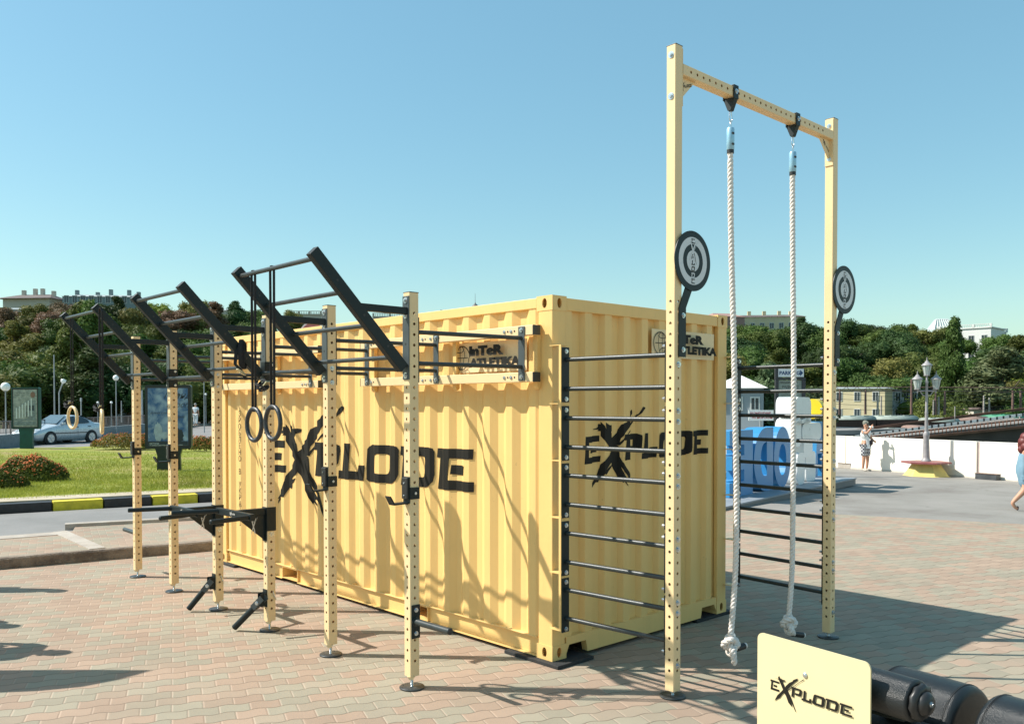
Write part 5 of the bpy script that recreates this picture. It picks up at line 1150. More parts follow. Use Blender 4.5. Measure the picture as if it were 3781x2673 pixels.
poster_art(P, M, zc, [tpiece('ресторан', 0.055, -0.48, -0.735), tpiece('«Гранд Европа»', 0.055, -0.48, -0.785), tpiece('ваш отдых', 0.04, 0.18, -0.775)], LTP, k0=24)

# ---- silver car --------------------------------------------------------------
SILV = mat('silver_blue_car_paint', (0.50, 0.56, 0.60), 0.25, metal=0.35, var=0.03)
GLASS = mat('dark_tinted_glass', (0.02, 0.035, 0.045), 0.06, var=0.05, spec=0.8); TYRE = mat('tyre_rubber', (0.02, 0.02, 0.02), 0.8); RIM = mat('alloy_rim', (0.55, 0.56, 0.57), 0.3, metal=0.8)
def car():
    zg = 0.135; fw = GR(185, 1641, zg); rw = GR(336, 1633, zg); d = (fw-rw).normalized(); sc_ = (fw-rw).length/2.52
    ctr = (fw+rw)/2; left = Vector((-d.y, d.x, 0))
    near = left if (left.dot(CAM-ctr)) > 0 else -left
    ctr = ctr-near*0.80*sc_
    X = d; Y = near
    M = Matrix.Translation(ctr) @ Matrix(((X.x*sc_, Y.x*sc_, 0, 0), (X.y*sc_, Y.y*sc_, 0, 0), (0, 0, sc_, 0), (0, 0, 0, 1)))
    t = thing('parked_sedan', 'silver blue four-door sedan on the road behind the small poster board', 'car', tuple(ctr))
    St = [(2.13, .30, .48, .52, .62), (2.08, .24, .60, .64, .74), (1.9, .20, .68, .72, .80), (1.45, .18, .80, .86, .83), (1.0, .18, .88, .94, .84), (0.72, .18, .91, .99, .84),
          (0.30, .18, .93, 1.26, .84), (0.02, .18, .94, 1.40, .84), (-0.35, .18, .95, 1.43, .84), (-0.75, .18, .96, 1.41, .84), (-1.05, .18, .97, 1.33, .84), (-1.42, .18, .98, 1.13, .83), (-1.62, .20, .98, 1.03, .82), (-1.95, .22, .97, 1.02, .80), (-2.10, .30, .90, .95, .74)]
    V = []; n = 14
    for x, zb_, zbelt, zt2, w_ in St:
        cab = max(0.0, min(1.0, (zt2-zbelt-0.06)/0.3)); wt = w_*(0.90-0.20*cab)
        ring_ = [(0.0, zb_), (w_*0.90, zb_), (w_*0.985, zb_+(zbelt-zb_)*0.3), (w_*1.0, zb_+(zbelt-zb_)*0.62), (w_*0.975, zbelt-0.03), (w_*0.95, zbelt), (wt+(w_*0.95-wt)*0.12, zt2-0.05), (wt*0.72, zt2-0.005)]
        half = ring_; full = [(y, z) for y, z in half]+[(0.0, zt2+0.012)]+[(-y, z) for y, z in half[::-1][:-1]]
        V.append([M @ Vector((x, y, z)) for y, z in full]); n = len(full)
    mb = MB(); 
    for r in V: mb.v += [tuple(q) for q in r]
    for i in range(len(V)-1):
        for k in range(n): mb.f.append([i*n+k, i*n+(k+1) % n, (i+1)*n+(k+1) % n, (i+1)*n+k]); mb.sm.append(True)
    mb.f.append(list(range(n))); mb.sm.append(False); mb.f.append([(len(V)-1)*n+k for k in range(n)]); mb.sm.append(False)
    mb.build('body', SILV, t)
    def side(poly, off, name, m, th=0.004):
        for s in (1, -1):
            P_ = [M @ Vector((x, s*(y+off), z)) for x, y, z in poly]; mb = MB(); mb.v = [tuple(q) for q in P_]; mb.f = [list(range(len(P_)))]; mb.sm = [False]; mb.build(name, m, t)
    # side windows follow the leaning cabin sides
    yl = lambda z, zt2=1.42: 0.80-(z-0.95)/(zt2-0.95)*0.20
    side([(0.60, 0.805, 1.00), (0.06, 0.655, 1.335), (-0.32, 0.645, 1.365), (-0.36, 0.800, 1.00)], 0.012, 'window', GLASS)
    side([(-0.42, 0.800, 1.00), (-0.38, 0.645, 1.365), (-0.80, 0.650, 1.345), (-1.12, 0.725, 1.18), (-1.18, 0.790, 1.02)], 0.012, 'window', GLASS)
    mb = MB(); mb.add([M @ Vector(q) for q in ((0.73, -0.66, 1.005), (0.73, 0.66, 1.005), (0.02, 0.50, 1.418), (0.02, -0.50, 1.418))], [(0, 1, 2, 3)]); mb.v = [tuple(Vector(q)+M.to_3x3() @ Vector((0.02, 0, 0.02))) for q in mb.v]; mb.build('windscreen', mat('glass_painted_sky_reflection', (0.10, 0.15, 0.18), 0.05, var=0.1, spec=0.9), t)  # paler base colour stands in for sky reflected in the windscreen
    mb = MB(); mb.add([M @ Vector(q) for q in ((-0.95, -0.50, 1.375), (-0.95, 0.50, 1.375), (-1.52, 0.62, 1.09), (-1.52, -0.62, 1.09))], [(0, 1, 2, 3)]); mb.v = [tuple(Vector(q)+M.to_3x3() @ Vector((-0.015, 0, 0.025))) for q in mb.v]; mb.build('rear_window', GLASS, t)
    for x in (1.26, -1.26):
        for s in (1, -1):
            c = M @ Vector((x, s*0.72, 0.30)); ax = (M.to_3x3() @ Vector((0, s, 0))).normalized()
            a = MB(); a.cyl(c+ax*0.02, c+ax*(0.135*sc_), 0.355*sc_, 32); a.build('wheel_arch', TYRE, t)
            wl = MB(); wl.lathe([(0.20, -0.02), (0.285, 0.0), (0.30, 0.03), (0.30, 0.12), (0.285, 0.15), (0.20, 0.155), (0.001, 0.10)], c, ax, 32); wh = wl.build('wheel', TYRE, t)
            rm = MB(); rm.lathe([(0.205, 0.150), (0.20, 0.158), (0.185, 0.150), (0.17, 0.115)], c, ax, 32)
            for k in range(5): q = ax.orthogonal().normalized(); q = Matrix.Rotation(k*2*pi/5, 3, ax) @ q; rm.tube([c+ax*0.150+q*0.03, c+ax*0.150+q*0.19], 0.022, 6)
            rm.cyl(c+ax*0.12, c+ax*0.162, 0.045, 12); rm.build('rim', RIM, wh)
    side([(1.0, 0.846, 0.56), (-0.98, 0.846, 0.56), (-0.98, 0.846, 0.52), (1.0, 0.846, 0.52)], 0.006, 'trim_strip', BLKP)
    side([(-0.24, 0.838, 0.84), (-0.44, 0.838, 0.84), (-0.44, 0.838, 0.80), (-0.24, 0.838, 0.80)], 0.008, 'door_handle', BLKP)
    side([(-1.05, 0.836, 0.86), (-1.23, 0.836, 0.86), (-1.23, 0.836, 0.82), (-1.05, 0.836, 0.82)], 0.008, 'door_handle', BLKP)
    side([(-0.395, 0.845, 0.95), (-0.405, 0.845, 0.95), (-0.405, 0.845, 0.28), (-0.395, 0.845, 0.28)], 0.004, 'door_gap', BLKP)
    HL = mat('clear_lamp_lens', (0.75, 0.78, 0.78), 0.1, var=0.05)
    for s in (1, -1):
        mb = MB(); mb.lathe([(0.12, -0.02), (0.13, 0.0), (0.09, 0.03), (0.001, 0.04)], M @ Vector((1.95, s*0.60, 0.60)), M.to_3x3() @ Vector((0.8, s*0.6, 0.15)), 16); mb.build('headlight', HL, t)
        mb = MB(); mb.box(M @ Vector((0.55, s*0.92, 1.02)), (0.16, 0.16, 0.11)); mb.build('wing_mirror', SILV, t, bevel=0.03)
    return t
car()

# ---- railing on the low grey wall -------------------------------------------
rl = thing('grey_retaining_wall', 'low grey wall behind the far pavement on the left', 'wall', tuple(fw0))
a = fw0-fdir*14; b = fw0+fdir*34
MB().prism([pv(a), pv(b), pv(b+fnn*0.3), pv(a+fnn*0.3)], (0, 0, 0.1), (1, 0, 0), (0, 1, 0), 0.62).build('wall_body', mat('blue_grey_wall', (0.17, 0.20, 0.21), 0.8, var=0.15), rl, bevel=0.01)
rg_ = thing('metal_railing', 'rusty grey railing of thin upright bars on top of the low grey wall', 'railing', tuple(fw0))
RL = mat('rusty_grey_railing', (0.16, 0.13, 0.12), 0.6, var=0.3, scale=5)
z0_, z1_ = 0.72, 1.30; c0_ = a+fnn*0.15; L_ = (b-a).length
mb = MB(); mb.box
for z in (z1_, z0_+0.08): mb.cyl((c0_.x, c0_.y, z), (c0_.x+fdir.x*L_, c0_.y+fdir.y*L_, z), 0.022 if z == z1_ else 0.014, 8)
mb.build('handrail', RL, rg_)
mb = MB(); k = 0.0
while k < L_: q = c0_+fdir*k; mb.cyl((q.x, q.y, z0_+0.08), (q.x, q.y, z1_), 0.009, 5, caps=False); k += 0.14
bb_ = mb.build('bars', RL, rg_); bb_['kind'] = 'stuff'
k = 0.0
while k < L_: q = c0_+fdir*k; MB().cyl((q.x, q.y, 0.70), (q.x, q.y, z1_+0.02), 0.03, 8).build('railing_post', RL, rg_); k += 2.1
# ---- lamps and poles on the left ---------------------------------------------
GREYP = mat('painted_grey_pole', (0.30, 0.32, 0.33), 0.5, var=0.15); OPAL = mat('opal_globe', (0.85, 0.86, 0.84), 0.3, var=0.03)
def globe_lamp(px, py, d, r, lab, pr=0.035):
    g = AT(px, py, d); t = thing('globe_lamp', lab, 'street lamp', (g.x, g.y, 0.3)); MB().cyl((g.x, g.y, 0.2), (g.x, g.y, g.z-r*0.8), pr, 10, r1=pr*0.7).build('pole', GREYP, t)
    mb = MB(); mb.lathe([(r*sin(pi*k/14)+0.001, -r*cos(pi*k/14)) for k in range(15)], g, n=24); mb.build('globe', OPAL, t)
    MB().lathe([(pr, -r*1.15), (r*0.45, -r*1.0), (r*0.4, -r*0.8)], g, n=16).build('collar', GREYP, t)
globe_lamp(428, 1395, 52, 0.17, 'street lamp with a large white globe left of the second post')
globe_lamp(753, 1399, 56, 0.16, 'street lamp with a white globe just left of the third post')
globe_lamp(20, 1428, 40, 0.20, 'street lamp with a white globe at the left picture edge')
globe_lamp(361, 1486, 70, 0.09, 'small distant globe lamp between the wooden rings, left one'); globe_lamp(411, 1486, 70, 0.10, 'small distant globe lamp beside the right wooden ring'); globe_lamp(760, 1456, 75, 0.10, 'small distant globe lamp above the man in white')
def pole(px, y0, y1, d, r, name, lab, m=GREYP, arm_=None):
    a = AT(px, y0, d); b = AT(px, y1, d); t = thing(name, lab, 'pole', (a.x, a.y, b.z)); MB().cyl((a.x, a.y, min(b.z, a.z-0.5)), (a.x, a.y, a.z), r, 8, r1=r*0.75).build('shaft', m, t)
    if arm_: mb = MB(); mb.box((a.x, a.y, a.z-0.15), (0.1, 0.1, 0.25)); mb.build('top_box', m, t)
    return t
pole(199, 1310, 1580, 54, 0.045, 'utility_pole', 'thin grey pole rising above the roof of the silver car'); pole(299, 1468, 1560, 60, 0.05, 'utility_pole', 'short grey post behind the railing between the wooden rings', arm_=1); pole(524, 1440, 1570, 60, 0.08, 'utility_pole', 'thick grey pole just right of the leftmost post'); pole(448, 1480, 1560, 58, 0.04, 'utility_pole', 'thin grey post left of the second rig post')
fl = thing('floodlight', 'tilted floodlight on a thin pole above the small poster board', 'lamp', tuple(AT(218, 1450, 44)))
q0 = AT(218, 1450, 44); q1 = AT(233, 1410, 44); MB().tube([(q0.x, q0.y, 0.3), q0, q1], 0.03, 8).build('pole', GREYP, fl); MB().lathe([(0.02, -0.1), (0.12, 0.0), (0.13, 0.12), (0.001, 0.15)], q1, (0.25, -0.1, 0.9), 16).build('head', OPAL, fl)

# ---- buildings ---------------------------------------------------------------
WIN = mat('dark_window_pane', (0.035, 0.05, 0.06), 0.15, var=0.3, scale=0.7, spec=0.6); FRM = mat('white_window_frame', (0.62, 0.62, 0.58), 0.6)
def building(px, d, w_, dp_, z0, z1, yaw, wall, label, name='building', rows=2, cols=6, roof=None, rh_=0.0, par=False, chim=(), ww=0.9, wh=1.3, zbase=0.9, sidecols=0, roofm=None, over=0.25):
    c = AT(px, 1490, d); M = basis(Vector((c.x, c.y, 0)), yaw); t = thing(name, label, 'building', (c.x, c.y, z0))
    put(MB().box((0, dp_/2, (z0+z1)/2), (w_, dp_, z1-z0)), M).build('wall', wall, t, bevel=0.03)
    if roof:
        rz = z1+0.003; mb = MB(); o = over
        V = [(-w_/2-o, -o, rz), (w_/2+o, -o, rz), (w_/2+o, dp_+o, rz), (-w_/2-o, dp_+o, rz)]
        k = min(w_, dp_)/2*roof; V += [(-w_/2+k, dp_/2-0.2, rz+rh_), (w_/2-k, dp_/2-0.2, rz+rh_), (w_/2-k, dp_/2+0.2, rz+rh_), (-w_/2+k, dp_/2+0.2, rz+rh_)]
        mb.add(V, [(0, 1, 2, 3), (0, 1, 5, 4), (1, 2, 6, 5), (2, 3, 7, 6), (3, 0, 4, 7), (4, 5, 6, 7)]); R = put(mb, M).build('roof', roofm or CONC, t)
        for cx, hh in chim: put(MB().box((cx*w_, dp_/2-0.4, rz+rh_+hh/2-0.3), (0.9, 0.9, hh+0.6)), M).build('chimney', wall, R, bevel=0.02)
    if par:
        put(MB().box((0, dp_/2, z1+0.15), (w_+0.5, dp_+0.5, 0.3)), M).build('cornice', wall, t, bevel=0.03)
        mb = MB(); put(MB().box((0, -0.1, z1+1.05), (w_+0.3, 0.25, 0.14)), M).build('balustrade_rail', wall, t)
        nn_ = int(w_/0.45)
        for i in range(nn_): mb.lathe([(0.07, 0), (0.12, 0.2), (0.06, 0.5), (0.09, 0.68)], (-w_/2+0.2+i*0.45, -0.1, z1+0.3), n=6)
        o_ = put(mb, M).build('balusters', wall, t); o_['kind'] = 'stuff'
        for i in range(4): put(MB().box((-w_/2+i*w_/3, -0.1, z1+0.7), (0.5, 0.4, 0.85)), M).build('parapet_pier', wall, t, bevel=0.02)
    sh = (z1-z0-zbase*0.4)/max(rows, 1)
    for r in range(rows):
        for cidx in range(cols):
            x = -w_/2+(cidx+0.5)*w_/cols; z = z0+zbase+r*sh+wh/2
            f = put(MB().box((x, -0.035, z), (ww+0.16, 0.07, wh+0.16)), M).build('window', FRM, t)
            mb = MB(); mb.box((x-ww/4-0.01, -0.075, z), (ww/2-0.06, 0.02, wh-0.04)); mb.box((x+ww/4+0.01, -0.075, z), (ww/2-0.06, 0.02, wh-0.04)); put(mb, M).build('pane', WIN, f)
        for cidx in range(sidecols):
            y = (cidx+0.5)*dp_/sidecols; z = z0+zbase+r*sh+wh/2; sx = w_/2+0.035
            f = put(MB().box((sx, y, z), (0.07, ww+0.16, wh+0.16)), M).build('window', FRM, t); put(MB().box((sx+0.04, y, z), (0.02, ww-0.06, wh-0.04)), M).build('pane', WIN, f)
    return t, M
GW = mat('grey_green_render', (0.20, 0.25, 0.25), 0.85, var=0.06, scale=0.3); PW_ = mat('pale_stone_render', (0.52, 0.47, 0.39), 0.85, var=0.06, scale=0.3); WW_ = mat('white_stucco', (0.68, 0.68, 0.64), 0.8, var=0.04, scale=0.3); YW = mat('yellow_stucco', (0.62, 0.53, 0.33), 0.85, var=0.07, scale=0.4)
BW = mat('grey_blue_wall_and_painted_shade', (0.30, 0.34, 0.36), 0.85, var=0.06, scale=0.4); RR = mat('brown_roof', (0.13, 0.10, 0.09), 0.7, var=0.15, scale=0.5); GRF = mat('grey_metal_roof', (0.36, 0.39, 0.38), 0.5, var=0.1, scale=0.5); WRF = mat('white_metal_roof', (0.72, 0.72, 0.70), 0.5, var=0.06, scale=0.6); PIR = mat('pinkish_roof', (0.33, 0.20, 0.17), 0.8, var=0.12)
building(372, 236, 19.5, 9, 18.0, 31.3, 0.10, GW, 'long grey green mansion with chimneys on the crest of the left hill', rows=2, cols=9, roof=0.6, rh_=1.0, chim=((-0.38, 1.2), (-0.1, 0.7), (0.08, 1.5), (0.33, 1.4), (0.46, 0.9)), roofm=GRF, ww=1.2, wh=1.9, zbase=6.2)
building(100, 236, 13.5, 9, 18.0, 30.8, -0.1, PW_, 'villa with white chimneys and wide eaves at the far left of the crest', rows=2, cols=6, roof=0.5, rh_=1.6, chim=((0.0, 1.6), (0.16, 1.6), (-0.25, 1.2), (0.4, 0.9)), roofm=RR, over=1.2)
building(62, 206, 6, 4, 17.0, 24.6, 0, WW_, 'small white pavilion roof among trees below the villa', rows=1, cols=5, roof=0.5, rh_=0.5, roofm=GRF)
building(770, 238, 12, 8, 18.0, 27.8, 0.1, PW_, 'pale building glimpsed between slanted arms on the left skyline', rows=1, cols=6, par=False, roof=0.4, rh_=0.8, roofm=GRF, chim=((-0.3, 1.0),))
building(1125, 236, 9, 8, 18.0, 26.3, 0.05, PW_, 'pale building with balustrade left of the second nearest post', rows=2, cols=4, par=True)
building(1470, 232, 13, 8, 17.0, 25.2, 0.1, PW_, 'pale balustraded building over the container roof', rows=2, cols=5, par=True)
building(1590, 238, 9, 8, 17.0, 25.6, 0.1, WW_, 'white building with a small pavilion beside the skyline tree', rows=1, cols=4, par=True)
dm = AT(1755, 1490, 236); dt = thing('domed_turret', 'small grey dome with a spike above the container roof', 'building', (dm.x, dm.y, 17)); MB().lathe([(1.6, 0), (1.6, 7.6), (1.8, 7.8), (1.75, 8.4), (1.35, 9.9), (0.75, 10.9), (0.2, 11.4), (0.06, 11.7), (0.03, 14.2)], (dm.x, dm.y, 18), n=16).build('dome', mat('lead_dome', (0.14, 0.14, 0.14), 0.6, var=0.15), dt)
building(2830, 232, 20, 10, 14.0, 25.3, -0.12, YW, 'long cream house with brown roof on the crest beside the rope', rows=3, cols=8, roof=0.35, rh_=1.0, chim=((-0.2, 1.0), (0.0, 1.0), (0.2, 1.0), (0.35, 0.9)), roofm=RR, ww=1.1, wh=1.5)
building(2690, 222, 9, 8, 14.0, 24.4, 0.25, PIR, 'pinkish low building at the left end of the cream crest house', rows=1, cols=4, roof=0.5, rh_=1.2, roofm=PIR)
building(3560, 226, 12.5, 11, 12.5, 21.5, -0.8, WW_, 'white palace wing with balustrade and glass skylight on the right crest', rows=2, cols=4, par=True, ww=1.3, wh=2.0, sidecols=3)
building(3652, 232, 9.5, 9, 12.5, 21.1, 0.1, WW_, 'right wing of the white palace with an open balustrade', rows=2, cols=3, par=True, ww=1.2, wh=1.8)
sg = AT(3485, 1490, 232); M = basis(Vector((sg.x, sg.y, 0)), 0); sk = thing('glass_skylight', 'white framed glass pyramid roof on the white palace', 'skylight', (sg.x, sg.y, 21)); mb = MB()
V = [(-3.9, -2, 21.0), (3.2, -2, 21.0), (3.2, 4, 21.0), (-3.9, 4, 21.0), (-2.0, 0.5, 24.7), (1.2, 0.5, 24.7), (1.2, 1.5, 24.7), (-2.0, 1.5, 24.7)]
mb.add(V, [(0, 1, 5, 4), (1, 2, 6, 5), (2, 3, 7, 6), (3, 0, 4, 7), (4, 5, 6, 7)]); put(mb, M).build('glazing', mat('pale_green_glazing', (0.45, 0.52, 0.48), 0.2, var=0.1), sk)
mb = MB()
for i in range(8): s = i/7; a = Vector(V[0]).lerp(Vector(V[1]), s)+Vector((0, -0.06, 0)); b = Vector(V[4]).lerp(Vector(V[5]), s)+Vector((0, -0.06, 0)); mb.cyl(a, b, 0.09, 6)
mb.cyl(V[4], V[5], 0.14, 6); put(mb, M).build('ribs', WHITE, sk)
building(3165, 132, 8.0, 5, -4.0, 4.35, -0.62, YW, 'yellow three-storey building behind the train, sunlit part', rows=3, cols=3, ww=0.8, wh=1.3, zbase=1.3, roof=0.2, rh_=0.3, roofm=GRF)
building(3315, 134, 6.6, 9, -4.0, 4.3, 0.1, BW, 'shaded part of the yellow three-storey building, shade painted in grey blue', rows=3, cols=5, ww=0.8, wh=1.3, zbase=1.3, roof=0.2, rh_=0.3, roofm=GRF)  # same yellow building; its shaded side is put into the wall colour
building(3600, 138, 9, 7, -4.0, 3.2, 0.1, BW, 'plain grey building half hidden by trees above the ramp', rows=3, cols=4, ww=0.8, wh=1.2, zbase=1.3)
building(3655, 120, 4.5, 4, -4.0, 1.2, 0.0, PW_, 'small hut with flat roof among the catenary poles', rows=1, cols=2, roof=0.3, rh_=0.3, roofm=RR)
building(2725, 60, 3.4, 5, -3.0, 3.15, -0.3, BW, 'white roofed grey plank house behind the blue letters', name='plank_house', rows=2, cols=3, roof=1.0, rh_=1.0, roofm=WRF, ww=0.5, wh=0.8, zbase=2.0, over=0.3)
building(275, 86, 7.0, 6, -1.0, 2.6, 0.0, CONC, 'low building with a long whitish roof behind the railing', rows=1, cols=5, roof=0.9, rh_=1.0, roofm=mat('dusty_white_roof', (0.55, 0.50, 0.46), 0.8, var=0.1), zbase=2.0)
building(165, 92, 3.6, 4, -1.0, 2.5, 0.1, CONC, 'small shed with a pale pinkish roof behind the small poster board', rows=1, cols=2, roof=0.8, rh_=1.1, roofm=mat('pale_pink_roof', (0.50, 0.42, 0.38), 0.8, var=0.1))
building(185, 150, 9.0, 3, 6.0, 13.2, 0.1, GRF, 'terraced grey wall crossing the left hillside', name='retaining_terrace', rows=0, cols=0)
rs = thing('round_sign', 'round white sign with red and blue arcs peeping over the container', 'sign', tuple(AT(1155, 1235, 22))); cc = AT(1155, 1236, 22); M = basis(cc, 0.1)
def disc3(r, y, m, nm): mb = MB(); mb.cyl((0, y, 0), (0, y-0.02, 0), r, 40); put(mb, M).build(nm, m, rs)
disc3(0.34, 0.05, WHITE, 'board'); disc3(0.30, 0.028, mat('faded_red', (0.55, 0.16, 0.14), 0.6), 'red_ring'); disc3(0.20, 0.006, mat('pale_pink', (0.62, 0.5, 0.46), 0.6), 'pink_ring'); disc3(0.14, -0.016, mat('sign_blue', (0.03, 0.16, 0.34), 0.6), 'blue_disc')
MB().cyl((cc.x, cc.y, 0), (cc.x, cc.y, cc.z-0.3), 0.03, 8).build('post', GREYP, rs)
# ================================================================== RIGHT BACKGROUND
def GS(px, py):
    "point on the gently sloping asphalt square"
    z = 0.0
    for _ in range(6): p = GR(px, py, z); z = slope(p.x, p.y)-0.005
    return p
wa = GS(3150, 1731); wb = GS(3692, 1772); wd_ = (wb-wa); wd_.z = 0; wd_.normalize(); wn = Vector((-wd_.y, wd_.x, 0)); wn = wn if wn.dot(_f) > 0 else -wn
zw = wa.z
pw = thing('parapet_wall', 'long white rendered parapet wall along the far side of the asphalt square', 'wall', (wa.x, wa.y, zw))
hw = 1.16
P3120 = GS(3119, 1729); P3605 = GS(3606, 1766)
s0_ = (P3120-wa).dot(wd_); s1_ = (P3605-wa).dot(wd_)
for a, b in ((-16, s0_-0.015), (s0_+0.015, s1_-0.05), (s1_+0.05, 14)):
    A = wa+wd_*a; B = wa+wd_*b
    mb = MB(); mb.prism([pv(A), pv(B), pv(B+wn*0.28), pv(A+wn*0.28)], (0, 0, zw-0.3), (1, 0, 0), (0, 1, 0), hw+0.3); mb.build('wall_section', STONE, pw, bevel=0.012)
    mb = MB(); mb.prism([pv(A-wn*0.012), pv(B-wn*0.012), pv(B), pv(A)], (0, 0, zw-0.3), (1, 0, 0), (0, 1, 0), 0.37); mb.build('plinth_stain', mat('dirty_render_base', (0.62, 0.56, 0.48), 0.85, var=0.15, scale=3), pw)
A = wa+wd_*(s1_-0.045); B = wa+wd_*(s1_+0.045); MB().prism([pv(A+wn*0.05), pv(B+wn*0.05), pv(B+wn*0.25), pv(A+wn*0.25)], (0, 0, zw-0.3), (1, 0, 0), (0, 1, 0), hw+0.29).build('joint_pier', mat('pinkish_concrete', (0.42, 0.33, 0.30), 0.8, var=0.1), pw)
for px0, px1, py, lab in ((3597, 3690, 1772, 'dark metal box at the foot of the parapet wall right of the lamp bench'), (3093, 3149, 1730, 'low concrete block at the wall foot left of the drinking man')):
    a = GS(px0, py-3); b = GS(px1, py); L_ = (b-a).length; c = (a+b)/2+wn*0.05; t = thing('kerb_box', lab, 'box', tuple(c)); an = atan2(wd_.y, wd_.x)
    MB().box(c+Vector((0, 0, 0.085)), (L_, 0.22, 0.17), Matrix.Rotation(an, 3, 'Z')).build('box_body', mat('dark_box_metal', (0.05, 0.055, 0.06), 0.5, var=0.3) if px0 > 3500 else CONC, t, bevel=0.01)
    MB().box(c+Vector((0, 0, 0.178))-wn*0.0, (L_+0.03, 0.25, 0.014), Matrix.Rotation(an, 3, 'Z')).build('lid', mat('rusty_lid', (0.16, 0.10, 0.08), 0.6, var=0.3), t)

# ---- street lamp with hexagonal bench ---------------------------------------
lc = GS(3419, 1757); zl_ = lc.z
lm = thing('lantern_lamp_post', 'grey three-lantern lamp post rising from the red bench', 'street lamp', tuple(lc)); GM = mat('grey_cast_iron_paint', (0.30, 0.28, 0.28), 0.45, var=0.12, scale=8)
bch = thing('hexagonal_bench', 'hexagonal bench with dark red top on a yellow tapered base', 'bench', tuple(lc))
an0 = 0.35
MB().lathe([(0.72, 0.0), (0.66, 0.02), (0.42, 0.385), (0.42, 0.40)], lc, n=6, smooth=False).build('base', mat('worn_yellow_paint', (0.66, 0.52, 0.16), 0.75, var=0.12, scale=4, bump=0.2), bch, bevel=0.01)
MB().lathe([(0.70, 0.405), (0.74, 0.41), (0.74, 0.455), (0.72, 0.465), (0.11, 0.475)], lc, n=6, smooth=False).build('seat', mat('dark_red_paint', (0.24, 0.07, 0.065), 0.5, var=0.15), bch)
MB().lathe([(0.155, 0.475), (0.150, 0.52), (0.115, 0.55), (0.108, 0.62), (0.085, 1.25), (0.095, 1.28), (0.095, 1.36), (0.06, 1.42)], lc, n=24, flute=0.07).build('fluted_base', GM, lm)
MB().lathe([(0.055, 1.40), (0.048, 2.0), (0.055, 2.03), (0.042, 2.08), (0.036, 2.95), (0.05, 2.98), (0.05, 3.02), (0.028, 3.06), (0.026, 3.22)], lc, n=16).build('shaft', GM, lm)
Ml = basis(lc, 0.0)
mb = MB(); mb.cyl((-0.29, 0, 2.72), (0.29, 0, 2.72), 0.022, 10)
for s in (-1, 1): mb.tube([(0, 0, 2.55), (s*0.12, 0, 2.58), (s*0.2, 0, 2.70)], 0.014, 8); mb.cyl((s*0.29, 0, 2.66), (s*0.29, 0, 2.78), 0.02, 8)
put(mb, Ml).build('crossarm', GM, lm)
GLL = mat('clear_lantern_glass', (0.45, 0.50, 0.46), 0.1, var=0.15, scale=6)
for x, z in ((0, 3.20), (-0.30, 2.76), (0.30, 2.76)):
    b = Ml @ Vector((x, 0, z)); g = MB(); g.lathe([(0.075, 0.03), (0.135, 0.33)], b, n=6, smooth=False); L0 = g.build('lantern', GLL, lm)
    g = MB(); g.lathe([(0.09, 0.0), (0.095, 0.03), (0.08, 0.035)], b, n=6, smooth=False); g.lathe([(0.165, 0.325), (0.165, 0.345), (0.12, 0.385), (0.07, 0.42), (0.055, 0.46), (0.03, 0.475), (0.015, 0.49), (0.03, 0.51), (0.008, 0.54), (0.018, 0.555), (0.003, 0.60)], b, n=12)
    for k in range(6): a = k*pi/3; g.cyl(b+Vector((0.078*cos(a), 0.078*sin(a), 0.03)), b+Vector((0.139*cos(a), 0.139*sin(a), 0.33)), 0.006, 5)
    g.build('lantern_frame', GM, L0)

# ---- stage with big letters ----------------------------------------------------
F0 = GR(2728, 1876, -0.02); F1 = GR(3159, 1788, -0.10); sdv = (F1-F0); sdv.z = 0; sdv.normalize(); snv = Vector((-sdv.y, sdv.x, 0)); snv = snv if snv.dot(_f) > 0 else -snv
st = thing('low_stage', 'low grey mesh sided platform carrying the blue letters', 'platform', tuple(F0)); STG = mat('grey_stage_metal', (0.17, 0.17, 0.165), 0.6, var=0.3, scale=25, streak=(1, 1, 14)); DECK = mat('pale_stage_deck', (0.25, 0.27, 0.29), 0.5, var=0.1)
a = F0-sdv*4; b = F1; zt_s = 0.10
MB().prism([pv(a), pv(b), pv(b+snv*2.0), pv(a+snv*2.0)], (0, 0, -0.11), (1, 0, 0), (0, 1, 0), zt_s+0.05).build('skirt', STG, st)
MB().prism([pv(a-snv*0.02), pv(b-snv*0.02+sdv*0.02), pv(b+snv*2.02+sdv*0.02), pv(a+snv*2.02)], (0, 0, zt_s-0.055), (1, 0, 0), (0, 1, 0), 0.03).build('deck', DECK, st)
zd = zt_s-0.025
BLUE = mat('bright_blue_letter_paint', (0.035, 0.24, 0.50), 0.4, var=0.05, scale=1.5)
def onst(px, back): # point on the deck line seen at pixel column px
    r = ray(px, 1700); o = F0+snv*back; n_ = snv; t_ = (o-CAM).dot(n_)/r.dot(n_); p = CAM+r*t_; return Vector((p.x, p.y, zd))
def letter(px0, px1, h, poly, holes, back, lab, th=0.42):
    p0 = onst(px0, back); p1 = onst(px1, back); w_ = (p1-p0).length; t = thing('giant_letter', lab, 'letter sculpture', tuple(p0), 'giant blue letters of a city name on the stage')
    sc_ = lambda P: [(u*w_, v*h) for u, v in P]
    mb = MB(); mb.prism(sc_(poly), p0, sdv, (0, 0, 1), -th if sdv.cross(Vector((0, 0, 1))).dot(snv) < 0 else th, holes=[sc_(q) for q in holes]); o = mb.build('letter_body', BLUE, t, bevel=0.008)
    return t
ov = lambda cx, cy, a, b, n=32: [(cx+a*cos(2*pi*i/n), cy+b*sin(2*pi*i/n)) for i in range(n)]
letter(2694, 2780, 1.42, [(0, 0), (1, 0), (1, 1), (0, 1), (0, 0.78), (0.62, 0.78), (0.62, 0.62), (0.1, 0.62), (0.1, 0.40), (0.62, 0.40), (0.62, 0.22), (0, 0.22)], [], 0.55, 'giant blue letter E seen from behind, nearest the container')
